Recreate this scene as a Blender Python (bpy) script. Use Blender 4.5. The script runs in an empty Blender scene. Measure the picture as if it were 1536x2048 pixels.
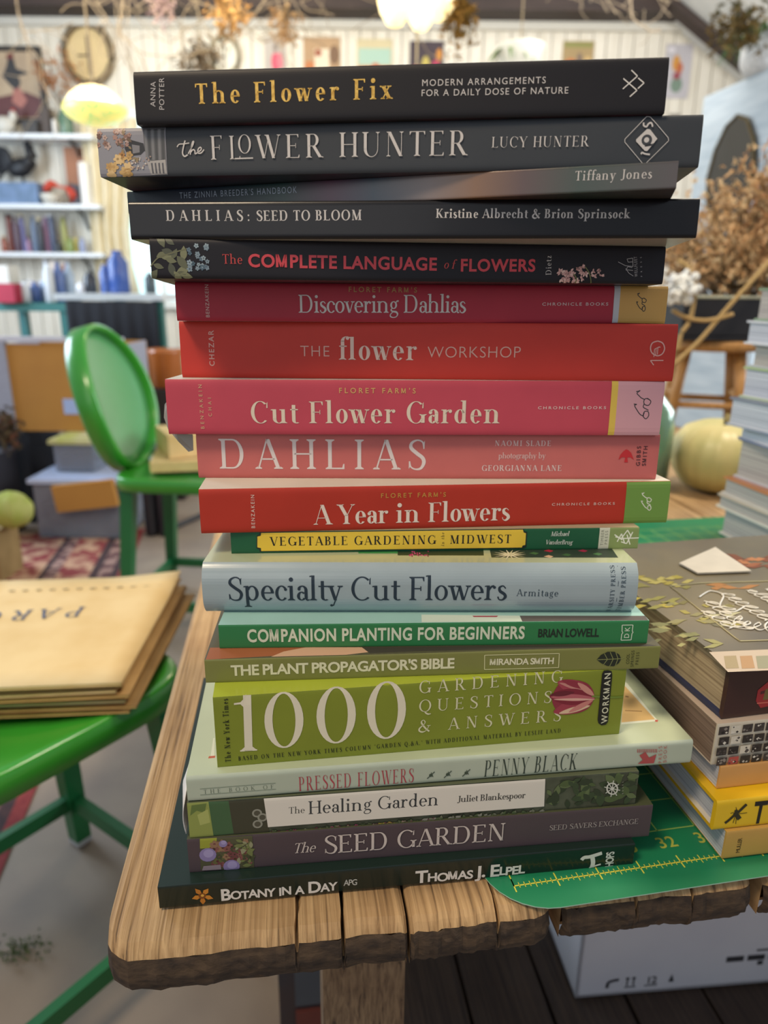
import bpy, math, random
from mathutils import Vector, Matrix
random.seed(7)
C = bpy.context.scene.collection
scene = bpy.context.scene
R = math.radians

# ---------------------------------------------------------------- camera, sky, lamps, exposure
TABLE = .70                                             # height of the table top
CAM = Vector((0, 0, TABLE + .3155578)); PITCH, ROLL, FOCAL = .3018029, .0094255, 1422.765
cd = bpy.data.cameras.new('camera'); cam = bpy.data.objects.new('camera', cd); C.objects.link(cam)
cd.sensor_fit = 'VERTICAL'; cd.sensor_height = 36; cd.lens = FOCAL / 2048 * 36; cd.clip_start = .02
cam.matrix_world = Matrix.Translation(CAM) @ Matrix.Rotation(math.pi / 2 - PITCH, 4, 'X') @ Matrix.Rotation(ROLL, 4, 'Z')
cd.dof.use_dof = True; cd.dof.focus_distance = .375; cd.dof.aperture_fstop = 7.0
scene.camera = cam
scene.view_settings.view_transform = 'Standard'; scene.view_settings.look = 'None'
scene.view_settings.exposure = 0.15; scene.view_settings.gamma = 1.0; scene.view_settings.use_curve_mapping = False
world = bpy.data.worlds.new('daylight'); scene.world = world; world.use_nodes = True
wn = world.node_tree.nodes; bg = wn['Background']; bg.inputs[0].default_value = (.80, .88, 1.0, 1); bg.inputs[1].default_value = .42
scene.cycles.max_bounces = 6; scene.cycles.diffuse_bounces = 3; scene.cycles.glossy_bounces = 3; scene.cycles.transmission_bounces = 6
scene.cycles.caustics_reflective = False; scene.cycles.caustics_refractive = False; scene.cycles.sample_clamp_indirect = 4
def lamp(name, kind, loc, target, power, col, size=.5, size_y=None):
    l = bpy.data.lights.new(name, kind); l.energy = power; l.color = col
    if kind == 'AREA':
        l.size = size
        if size_y: l.shape = 'RECTANGLE'; l.size_y = size_y
    else: l.shadow_soft_size = size
    o = bpy.data.objects.new(name, l); o.location = loc
    o.rotation_euler = (Vector(target) - Vector(loc)).to_track_quat('-Z', 'Y').to_euler(); C.objects.link(o); return o
lamp('ceiling_lamp_light', 'AREA', (-.75, -.35, 2.5), (0, .4, .75), 24, (1, .80, .56), .45)
lamp('ceiling_lamp_light', 'AREA', (.9, .9, 2.7), (.5, .9, .8), 30, (1, .86, .66), .4)
lamp('front_fill_light', 'AREA', (-1.2, -2.6, 1.7), (0, .5, .85), 9, (1, .95, .9), 2.2, 1.6)  # added frontal fill from behind the camera, not a real opening
lamp('side_window_daylight', 'AREA', (3.4, 2.6, 1.9), (.6, 2.4, 1.1), 95, (.86, .93, 1), 2.0, 1.6)
lamp('side_window_daylight', 'AREA', (-3.6, 3.2, 1.9), (-.8, 3.6, .9), 120, (.70, .84, 1), 2.0, 1.6)
lamp('hanging_lamp_light', 'POINT', (-.2, 3.3, 2.3), (0, 0, 0), 14, (1, .78, .5), .12)
lamp('wall_lamp_light', 'AREA', (-1.2, 4.2, 2.9), (-.6, 6, 2.1), 42, (1, .88, .68), 1.6)
lamp('wall_lamp_light', 'AREA', (1.6, 4.0, 2.9), (1.2, 6, 2.3), 40, (1, .96, .90), 1.6)

# ---------------------------------------------------------------- helpers
def ray(px, py):
    """Direction from the camera through a point of the 1536 x 2048 frame."""
    dx, dy = px - 768, py - 1024; c, s = math.cos(ROLL), math.sin(ROLL)
    a, b = (c * dx + s * dy) / FOCAL, (-s * dx + c * dy) / FOCAL
    return Vector((a, math.cos(PITCH) - b * math.sin(PITCH), -math.sin(PITCH) - b * math.cos(PITCH)))
def at(px, py, y): d = ray(px, py); return CAM + d * (y / d.y)          # the point at distance y
def on(px, py, z): d = ray(px, py); return CAM + d * ((z - CAM.z) / d.z)  # the point at height z
def lin(h):
    v = [int(h[i:i + 2], 16) / 255 for i in (1, 3, 5)]
    return tuple(c / 12.92 if c <= .04045 else ((c + .055) / 1.055) ** 2.4 for c in v) + (1,)
_m = {}
def M(name, col, rough=.5, col2=None, scale=60., bump=0., metal=0., spec=.5, emit=0., stretch=(1, 1, 1), trans=0., coat=0., detail=3., lo=.35, hi=.65, alpha=1.):
    if name in _m: return _m[name]
    m = bpy.data.materials.new(name); m.use_nodes = True; nt = m.node_tree; n, l = nt.nodes, nt.links; b = n['Principled BSDF']
    c1 = lin(col); c2 = lin(col2) if col2 else tuple(x * .93 for x in c1[:3]) + (1,)
    tc = n.new('ShaderNodeTexCoord'); mp = n.new('ShaderNodeMapping'); mp.inputs['Scale'].default_value = stretch
    no = n.new('ShaderNodeTexNoise'); no.inputs['Scale'].default_value = scale; no.inputs['Detail'].default_value = detail
    rp = n.new('ShaderNodeValToRGB'); rp.color_ramp.elements[0].position = lo; rp.color_ramp.elements[1].position = hi
    rp.color_ramp.elements[0].color = c1; rp.color_ramp.elements[1].color = c2
    l.new(tc.outputs['Object'], mp.inputs[0]); l.new(mp.outputs[0], no.inputs['Vector']); l.new(no.outputs['Fac'], rp.inputs[0]); l.new(rp.outputs[0], b.inputs['Base Color'])
    b.inputs['Roughness'].default_value = rough; b.inputs['Metallic'].default_value = metal; b.inputs['Specular IOR Level'].default_value = spec
    b.inputs['Coat Weight'].default_value = coat; b.inputs['Coat Roughness'].default_value = .12
    if trans: b.inputs['Transmission Weight'].default_value = trans
    if alpha < 1: b.inputs['Alpha'].default_value = alpha
    if emit: l.new(rp.outputs[0], b.inputs['Emission Color']); b.inputs['Emission Strength'].default_value = emit
    if bump:
        bp = n.new('ShaderNodeBump'); bp.inputs['Strength'].default_value = bump; bp.inputs['Distance'].default_value = .002
        l.new(no.outputs['Fac'], bp.inputs['Height']); l.new(bp.outputs[0], b.inputs['Normal'])
    _m[name] = m; return m
def H(col, rough=.55): return M('colour_' + col[1:] + ('' if rough == .55 else '_%d' % (rough * 100)), col, rough)
class MB:
    def __init__(s): s.v, s.f, s.mi, s.m = [], [], [], []
    def mat(s, m):
        if m not in s.m: s.m.append(m)
        return s.m.index(m)
    def add(s, vs, fs, m):
        b = len(s.v); k = s.mat(m); s.v += [tuple(p) for p in vs]
        for f in fs: s.f.append([b + i for i in f]); s.mi.append(k)
        return s
    def box(s, c, d, m, rot=0., tilt=None):
        x, y, z = d[0] / 2, d[1] / 2, d[2] / 2; q = Matrix.Rotation(rot, 3, 'Z')
        if tilt is not None: q = q @ tilt
        vs = [Vector(c) + q @ Vector((i * x, j * y, k * z)) for i in (-1, 1) for j in (-1, 1) for k in (-1, 1)]
        return s.add(vs, [(0, 1, 3, 2), (4, 6, 7, 5), (0, 4, 5, 1), (2, 3, 7, 6), (0, 2, 6, 4), (1, 5, 7, 3)], m)
    def bbox(s, lo, hi, m): return s.box([(a + b) / 2 for a, b in zip(lo, hi)], [b - a for a, b in zip(lo, hi)], m)
    def tube(s, pts, r, m, n=8, close=False):
        P = [Vector(p) for p in pts]; vs, fs = [], []; k = len(P); up = Vector((0, 0, 1))
        for i, p in enumerate(P):
            a = P[(i - 1) % k] if close or i else P[i]; b = P[(i + 1) % k] if close or i < k - 1 else P[i]
            d = (b - a).normalized() if (b - a).length > 1e-9 else Vector((0, 0, 1)); u = up if abs(d.z) < .95 else Vector((1, 0, 0))
            e1 = d.cross(u).normalized(); e2 = d.cross(e1); rr = r[i] if isinstance(r, (list, tuple)) else r
            vs += [p + (e1 * math.cos(6.2832 * j / n) + e2 * math.sin(6.2832 * j / n)) * rr for j in range(n)]
        for i in range(k if close else k - 1):
            for j in range(n): fs.append((i * n + j, i * n + (j + 1) % n, ((i + 1) % k) * n + (j + 1) % n, ((i + 1) % k) * n + j))
        if not close: fs += [tuple(range(n))[::-1], tuple(range((k - 1) * n, k * n))]
        return s.add(vs, fs, m)
    def lathe(s, prof, m, c=(0, 0, 0), n=20, sx=1., sy=1., ribs=0, rib=0.):
        vs, fs = [], []; k = len(prof)
        for r, z in prof:
            for j in range(n):
                a = 6.2832 * j / n; q = r * (1 + rib * abs(math.sin(a * ribs / 2)) if ribs else 1)
                vs.append((c[0] + q * math.cos(a) * sx, c[1] + q * math.sin(a) * sy, c[2] + z))
        for i in range(k - 1):
            for j in range(n): fs.append((i * n + j, i * n + (j + 1) % n, (i + 1) * n + (j + 1) % n, (i + 1) * n + j))
        if prof[0][0] > 1e-6: fs.append(tuple(range(n))[::-1])
        if prof[-1][0] > 1e-6: fs.append(tuple(range((k - 1) * n, k * n)))
        return s.add(vs, fs, m)
    def ball(s, c, r, m, n=10, rot=None):
        r = r if isinstance(r, (list, tuple)) else (r, r, r); vs, fs = [], []; q = rot or Matrix.Identity(3); h = n // 2 + 1
        for i in range(h + 1):
            t = math.pi * i / h
            for j in range(n):
                a = 6.2832 * j / n; vs.append(Vector(c) + q @ Vector((r[0] * math.sin(t) * math.cos(a), r[1] * math.sin(t) * math.sin(a), r[2] * math.cos(t))))
        for i in range(h):
            for j in range(n): fs.append((i * n + j, (i + 1) * n + j, (i + 1) * n + (j + 1) % n, i * n + (j + 1) % n))
        return s.add(vs, fs, m)
    def build(s, name, parent=None, smooth=False, loc=None):
        me = bpy.data.meshes.new(name); me.from_pydata(s.v, [], s.f)
        for m in s.m: me.materials.append(m)
        me.polygons.foreach_set('material_index', s.mi)
        if smooth: me.polygons.foreach_set('use_smooth', [True] * len(s.f))
        me.update(); o = bpy.data.objects.new(name, me); C.objects.link(o)
        if parent: o.parent = parent
        if loc is not None: o.location = loc
        return o
def tag(o, label, cat, group=None, kind=None):
    if label: o['label'] = label
    if cat: o['category'] = cat
    if group: o['group'] = group
    if kind: o['kind'] = kind
    return o
def struct(o): o['kind'] = 'structure'; return o
def empty(name, loc=(0, 0, 0), rot=(0, 0, 0)):
    o = bpy.data.objects.new(name, None); C.objects.link(o); o.location = loc; o.rotation_euler = rot; o.empty_display_size = .05; return o
def copy_tree(o, parent=None):
    c = o.copy(); C.objects.link(c)
    if parent: c.parent = parent
    for ch in list(o.children): copy_tree(ch, c)
    return c
def bez(pts, n=8):
    P = [Vector(p) for p in pts]; out = []; m = len(P)
    for i in range(m - 1):
        p0, p1, p2, p3 = P[max(i - 1, 0)], P[i], P[i + 1], P[min(i + 2, m - 1)]
        for k in range(n):
            t = k / n; out.append(.5 * (2 * p1 + (p2 - p0) * t + (2 * p0 - 5 * p1 + 4 * p2 - p3) * t * t + (3 * p1 - p0 - 3 * p2 + p3) * t ** 3))
    return out + [P[-1]]
# ---------------------------------------------------------------- the room
WALL = 6.0
concrete = M('concrete', '#86776a', .6, '#9a8a78', 6, .3, detail=6, lo=.3, hi=.7)
b = MB(); b.bbox((-5, -3.2, -.06), (5, WALL + .1, 0), concrete); struct(b.build('floor'))
boards = M('cream_boards', '#dcd6c8', .6, '#cfc8b8', 3, stretch=(8, 1, 1)); groove = M('board_groove', '#b9b1a2', .7)
b = MB(); b.bbox((-5, WALL + .02, 0), (5, WALL + .14, 3.3), groove)
x = -5
while x < 5: b.bbox((x, WALL, 0), (x + .093, WALL + .03, 3.3), boards); x += .1
struct(b.build('wall_back'))
bm_ = M('dark_beam', '#2c211d', .7, '#3a2c26', 5, stretch=(1, 12, 12))
b = MB(); q = at(0, 25, WALL - .12); b.bbox((-5, WALL - .26, q.z - .0), (5, WALL, q.z + .32), bm_); b.bbox((-5, WALL - .05, q.z - .05), (5, WALL, q.z), M('cream_trim', '#d6d2c6', .6)); struct(b.build('trim_1'))
# sloping rafter and boarded slope over the right half of the back wall
p0, p1 = at(1350, 10, WALL - .3), at(1535, 165, WALL - .3); d = (p1 - p0).normalized(); nn = Vector((d.z, 0, -d.x))
b = MB(); e = p0 + d * 2.2; s = p0 - d * .4
for w0, w1, y0, y1, m in ((-.02, .025, -.03, .1, bm_), (.03, .07, -2.2, .3, M('pale_slope_boards', '#d2d2ce', .7, '#c4c6c4', 4))):
    v = [p + nn * -w for p in (s, e) for w in (w0, w1)]
    vs = [Vector((p.x, p.y + y, p.z)) for p in v for y in (y0, y1)]
    b.add(vs, [(0, 1, 3, 2), (4, 6, 7, 5), (0, 2, 6, 4), (1, 5, 7, 3), (0, 4, 5, 1), (2, 3, 7, 6)], m)
struct(b.build('ceiling'))
# the window behind the stack: sash, lit pane, curtain
wl, wh = at(222, 600, WALL - .02), at(420, 240, WALL - .02)
b = MB(); m = M('window_paint', '#d9dcd6', .5)
for lo, hi in (((wl.x - .06, WALL - .06, wl.z - .06), (wl.x, WALL, wh.z + .06)), ((wh.x, WALL - .06, wl.z - .06), (wh.x + .06, WALL, wh.z + .06)), ((wl.x, WALL - .06, wl.z - .06), (wh.x, WALL, wl.z)), ((wl.x, WALL - .06, wh.z), (wh.x, WALL, wh.z + .06)), (((wl.x + wh.x) / 2 - .02, WALL - .05, wl.z), ((wl.x + wh.x) / 2 + .02, WALL, wh.z)), ((wl.x, WALL - .05, (wl.z + wh.z) / 2 - .02), (wh.x, WALL, (wl.z + wh.z) / 2 + .02))): b.bbox(lo, hi, m)
b.bbox((wl.x, WALL - .02, wl.z), (wh.x, WALL - .005, wh.z), M('daylit_glass', '#a9d4e0', .2, '#c9e4ea', 2, emit=1.25))
w = struct(b.build('window_1'))
b = MB(); vs, fs = [], []; cw0, cw1 = at(182, 600, WALL - .15), at(258, 235, WALL - .15); n = 40
for i in range(n + 1):
    t = i / n; y = WALL - .12 + .035 * math.sin(t * 26)
    for k in range(6): z = cw1.z - (cw1.z - cw0.z) * k / 5; vs.append((cw0.x + (cw1.x - cw0.x) * (t * (.62 + .38 * abs(k / 5 - .7) / .7) + .12), y, z))
for i in range(n):
    for k in range(5): fs.append((i * 6 + k, i * 6 + k + 1, i * 6 + k + 7, i * 6 + k + 6))
b.add(vs, fs, M('curtain_linen', '#e4dac0', .8, '#d8ccac', 10, stretch=(8, 1, 1)))
o = b.build('curtain', None, True); tag(o, 'beige linen curtain hanging beside the bright window', 'curtain'); sm = o.modifiers.new('thickness', 'SOLIDIFY'); sm.thickness = .004
# pale blue board partition on the right with the lobed mirror
pa, pb = at(1408, 195, 4.2), at(1600, 112, 3.5)
pv = [Vector((pa.x, pa.y, 0)), Vector((pb.x, pb.y, 0)), Vector((pb.x + .05, pb.y + .04, 0)), Vector((pa.x + .05, pa.y + .04, 0))]; zt = pa.z
b = MB(); b.add(pv + [Vector((p.x, p.y, zt)) for p in pv], [(0, 1, 5, 4), (1, 2, 6, 5), (2, 3, 7, 6), (3, 0, 4, 7), (4, 5, 6, 7), (3, 2, 1, 0)], M('blue_grey_boards', '#a9b6bf', .6, '#c0cad0', 4, stretch=(1, 1, 9)))
struct(b.build('wall_right'))
pd = (pb - pa); pd.z = 0; pd.normalize(); pn = Vector((-pd.y, pd.x, 0)) * (-1 if Vector((-pd.y, pd.x, 0)).y > 0 else 1)
def onp(px, py, off=0.):
    dr = ray(px, py); k = (pa - CAM).dot(pn) / dr.dot(pn); return CAM + dr * k + pn * off
mc = onp(1468, 345); mh = (onp(1475, 240) - onp(1475, 450)).length / 2; mw = (onp(1424, 345) - onp(1512, 345)).length / 2
mr = empty('wall_mirror', mc + pn * .004); tag(mr, 'black lobed wall mirror with thin gold rim on blue boards', 'mirror')
def lobed(k, y):
    out = []
    for i in range(72):
        a = 6.2832 * i / 72; q = k * (1 - .035 * abs(math.sin(a * 6))); r = abs(math.cos(a)) ** 1.0
        out.append(pd * math.cos(a) * mw * q * (1 - .12 * max(0, math.sin(a))) + Vector((0, 0, math.sin(a) * mh * q)) + pn * y)
    return out
def slab(b, o0, o1, m): n = len(o0); b.add(o0 + o1, [tuple(range(n))[::-1], tuple(range(n, 2 * n))] + [(i, (i + 1) % n, n + (i + 1) % n, n + i) for i in range(n)], m)
b = MB(); slab(b, lobed(.97, 0), lobed(.97, .02), M('black_mirror_glass', '#14181c', .08, spec=.5)); b.build('glass', mr)
b = MB(); b.tube(lobed(1., .02), .008, M('old_gold', '#5c4e30', .4, metal=.6), 6, True); b.build('frame', mr)

# ---------------------------------------------------------------- rug
rg = MB(); A0, A1 = on(290, 1058, 0), on(0, 1752, 0); dd = (A1 - A0).normalized(); nn = Vector((dd.y, -dd.x, 0)) * (1 if dd.y * -1 > 0 and Vector((dd.y, -dd.x, 0)).x < 0 else -1)
if nn.x > 0: nn = -nn
ln = 2.7
def strip(t0, t1, m, z): a = A0 + nn * t0; c = A0 + nn * t1; rg.add([p + Vector((0, 0, h)) for p in (a, a + dd * ln, c + dd * ln, c) for h in (0, z)], [(1, 3, 5, 7), (0, 6, 4, 2), (0, 2, 3, 1), (2, 4, 5, 3), (4, 6, 7, 5), (6, 0, 1, 7)], m)
rug_r = M('rug_red', '#7d2c30', .95, '#8f3c3a', 40); rug_d = M('rug_dark', '#3a2c30', .95, '#4c3434', 50); rug_p = M('rug_pattern', '#8a3a3a', .95, '#c49a7c', 16, detail=2, lo=.44, hi=.56); rug_c = M('rug_cream', '#a8867a', .95, '#5c3a3c', 22, detail=2, lo=.42, hi=.58)
for t0, t1, m in ((0, .03, rug_r), (.03, .055, rug_d), (.055, .10, rug_c), (.10, .13, rug_d), (.13, .25, rug_p), (.25, .29, rug_c), (.29, .31, rug_d), (.31, 1.9, rug_p)): strip(t0, t1, m, .003)
tag(rg.build('rug'), 'worn red Persian rug with patterned border on the concrete', 'rug')

# ---------------------------------------------------------------- the plank table
tb = empty('rustic_table', (-.130, .272, 0), (0, 0, R(8))); tag(tb, 'rough weathered plank table with dark cracked end grain', 'table')
def wood(name, c1, c2, c3, rough=.75):
    m = bpy.data.materials.new(name); m.use_nodes = True; nt = m.node_tree; n, l = nt.nodes, nt.links; bs = n['Principled BSDF']
    tc = n.new('ShaderNodeTexCoord'); mp = n.new('ShaderNodeMapping'); mp.inputs['Scale'].default_value = (380, 7, 60); l.new(tc.outputs['Object'], mp.inputs[0])
    n1 = n.new('ShaderNodeTexNoise'); n1.inputs['Scale'].default_value = 1.; n1.inputs['Detail'].default_value = 5; n1.inputs['Distortion'].default_value = .6; l.new(mp.outputs[0], n1.inputs['Vector'])
    r1 = n.new('ShaderNodeValToRGB'); e = r1.color_ramp.elements; e[0].position = .38; e[0].color = lin(c2); e[1].position = .62; e[1].color = lin(c1); k = e.new(.30); k.color = lin(c3); l.new(n1.outputs['Fac'], r1.inputs[0])
    n2 = n.new('ShaderNodeTexNoise'); n2.inputs['Scale'].default_value = 14; n2.inputs['Detail'].default_value = 4; l.new(tc.outputs['Object'], n2.inputs['Vector'])
    mx = n.new('ShaderNodeMix'); mx.data_type = 'RGBA'; mx.blend_type = 'MULTIPLY'; r2 = n.new('ShaderNodeValToRGB'); r2.color_ramp.elements[0].position = .35; r2.color_ramp.elements[1].position = .6
    r2.color_ramp.elements[0].color = (.72, .66, .62, 1); r2.color_ramp.elements[1].color = (1, 1, 1, 1); l.new(n2.outputs['Fac'], r2.inputs[0])
    mx.inputs['Factor'].default_value = .75; l.new(r1.outputs[0], mx.inputs['A']); l.new(r2.outputs[0], mx.inputs['B']); l.new(mx.outputs['Result'], bs.inputs['Base Color'])
    bp = n.new('ShaderNodeBump'); bp.inputs['Strength'].default_value = .9; bp.inputs['Distance'].default_value = .0016; l.new(n1.outputs['Fac'], bp.inputs['Height']); l.new(bp.outputs[0], bs.inputs['Normal'])
    bs.inputs['Roughness'].default_value = rough; return m
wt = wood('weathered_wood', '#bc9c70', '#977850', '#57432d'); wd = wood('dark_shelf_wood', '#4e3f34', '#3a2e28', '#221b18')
endg = M('end_grain', '#4a3a2a', .9, '#2a2019', 90, 1., detail=6, stretch=(1, 1, 2))
from mathutils import noise as NZ
def plank(name, x0, x1, front, back, thick, cracks=(), seed=0, r_left=.004, r_right=.004, top=TABLE):
    """A worn plank: rounded arrises, ragged front end, open cracks running back from the end."""
    xs = sorted(set([x0 + (x1 - x0) * i / 34 for i in range(35)] + [x0 + .0015, x0 + .004, x1 - .0015, x1 - .004] + [c[0] + e for c in cracks for e in (-.0011, -.0004, .0004, .0011)]))
    xs = [x for x in xs if x0 <= x <= x1]
    ys = [0, .0006, .0015, .003, .006, .012, .02, .03, .045, .06, .08, .11, .15, .2, .3, .5, .8, 1.2, back - front]
    def wob(x, y, k): return NZ.noise(Vector((x * 60 + seed * 9, y * 12, k)))
    vs, fs = [], []; nx = len(xs); ny = len(ys)
    def corner(x):                                      # plan rounding at the two front corners
        dl, dr = x - x0, x1 - x; o = 0
        if dl < r_left: o = max(o, r_left - math.sqrt(max(0, r_left ** 2 - (r_left - dl) ** 2)))
        if dr < r_right: o = max(o, r_right - math.sqrt(max(0, r_right ** 2 - (r_right - dr) ** 2)))
        return o
    for i, x in enumerate(xs):
        f0 = front + corner(x) + .0016 * wob(x, 0, 3) + .0012 * NZ.noise(Vector((x * 300, seed, 0)))
        for j, y in enumerate(ys):
            z = top + .0006 * wob(x, y, 1) - .0006
            e = min(y, 99); z -= .006 * max(0, 1 - e / .0095) ** 2.2
            ed = min(x - x0, x1 - x); z -= .003 * max(0, 1 - ed / .004) ** 2
            for cx, ln_, dp in cracks:
                if abs(x - cx - .0008 * math.sin(y * 40)) < .0007 and y < ln_: z -= dp * (1 - y / ln_) ** .5
            yy = f0 + y if y < .1 else front + y + (f0 - front) * max(0, 1 - y / .3)
            vs.append((x, yy, z))
    for i in range(nx - 1):
        for j in range(ny - 1): fs.append((i * ny + j, (i + 1) * ny + j, (i + 1) * ny + j + 1, i * ny + j + 1))
    b = MB(); b.add(vs, fs, wt); base = []                 # front end face
    rows = 7; ev = []
    for i, x in enumerate(xs):
        t = vs[i * ny]
        for k in range(rows + 1):
            f = k / rows; ev.append((x, t[1] - .0035 * math.sin(f * math.pi) + .004 * f * f + .0014 * NZ.noise(Vector((x * 260, f * 7, seed))), t[2] + (top - thick - t[2]) * f + (.0011 * NZ.noise(Vector((x * 70, 7, seed))) if k == rows else 0)))
    b.add(ev, [(i * (rows + 1) + k, i * (rows + 1) + k + 1, (i + 1) * (rows + 1) + k + 1, (i + 1) * (rows + 1) + k) for i in range(nx - 1) for k in range(rows)], endg)
    for x, sgn in ((x0, -1), (x1, 1)):
        i = 0 if sgn < 0 else nx - 1; sv = []
        for j in range(ny): t = vs[i * ny + j]; sv += [t, (x, t[1], top - thick)]
        b.add(sv, [(2 * j, 2 * j + 2, 2 * j + 3, 2 * j + 1) if sgn > 0 else (2 * j, 2 * j + 1, 2 * j + 3, 2 * j + 2) for j in range(ny - 1)], wt)
    b.bbox((x0 + .003, front + .012, top - thick), (x1 - .003, back, top - thick + .002), wt)
    return b.build(name, tb)
plank('tabletop_plank', -.010, .146, .000, 1.62, .031, ((.088, .10, .006), (.112, .30, .012)), 1, .020, .002)
plank('tabletop_plank', .1476, .2265, -.001, 1.62, .030, ((.195, .14, .008),), 2, .002, .012)
plank('tabletop_plank', .2335, .3475, .003, 1.62, .031, ((.275, .03, .006), (.308, .05, .008)), 3, .004, .008)
x = .3545
for k, w_ in enumerate((.11, .125, .10, .12, .115, .105)): plank('tabletop_plank', x, x + w_, .004 + .006 * (k % 2), 1.62, .031, ((x + w_ * .4, .08, .015),), 5 + k); x += w_ + .006
TW = x
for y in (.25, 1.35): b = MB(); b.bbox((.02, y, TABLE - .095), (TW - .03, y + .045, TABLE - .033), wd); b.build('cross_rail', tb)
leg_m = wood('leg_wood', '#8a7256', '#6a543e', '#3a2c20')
for lx, ly in ((.104, .09), (TW - .16, .09), (.08, 1.42), (TW - .14, 1.42)):
    b = MB(); b.bbox((lx, ly, .005), (lx + .058, ly + .06, TABLE - .033), leg_m); b.build('leg', tb)
sx = .19
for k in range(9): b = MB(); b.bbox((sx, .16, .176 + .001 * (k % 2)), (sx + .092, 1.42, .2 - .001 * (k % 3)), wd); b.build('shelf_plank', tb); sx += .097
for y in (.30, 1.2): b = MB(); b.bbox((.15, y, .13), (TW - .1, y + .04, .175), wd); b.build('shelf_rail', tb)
# ---------------------------------------------------------------- lettering: a drawn serif alphabet and the built-in sans
def _arc(cx, cy, rx, ry, a0, a1, w, t, n=None):
    n = n or max(6, int(abs(a1 - a0) / 12)); q = []
    for i in range(n + 1):
        a = math.radians(a0 + (a1 - a0) * i / n); c, s = math.cos(a), math.sin(a)
        q.append(((cx + rx * c, cy + ry * s), (cx + (rx - w) * c, cy + (ry - t) * s)))
    return [[q[i][0], q[i + 1][0], q[i + 1][1], q[i][1]] for i in range(n)]
def _path(pts, wd, n=8):
    P = [Vector((p[0], p[1])) for p in pts]; out = []; m = len(P)
    if not isinstance(wd, (list, tuple)): wd = [wd] * m
    for i in range(m - 1):
        p0, p1, p2, p3 = P[max(i - 1, 0)], P[i], P[i + 1], P[min(i + 2, m - 1)]
        for k in range(n):
            t = k / n
            out.append((.5 * (2 * p1 + (p2 - p0) * t + (2 * p0 - 5 * p1 + 4 * p2 - p3) * t * t + (3 * p1 - p0 - 3 * p2 + p3) * t ** 3), wd[i] + (wd[i + 1] - wd[i]) * t))
    out.append((P[-1], wd[-1])); q = []
    for i, (p, w) in enumerate(out):
        d = out[min(i + 1, len(out) - 1)][0] - out[max(i - 1, 0)][0]
        d = d.normalized() if d.length > 1e-9 else Vector((1, 0)); nn = Vector((-d.y, d.x)) * w * .5
        q.append(((p + nn)[:], (p - nn)[:]))
    return [[q[i][0], q[i + 1][0], q[i + 1][1], q[i][1]] for i in range(len(q) - 1)]
def _line(pts, w):
    o = []
    for a, b in zip(pts, pts[1:]): o += _path([a, b], w, 3)
    return o
def _disc(cx, cy, rx, ry=None, n=14):
    ry = ry or rx
    return [[(cx + rx * math.cos(6.2832 * i / n), cy + ry * math.sin(6.2832 * i / n)) for i in range(n)]]
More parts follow.
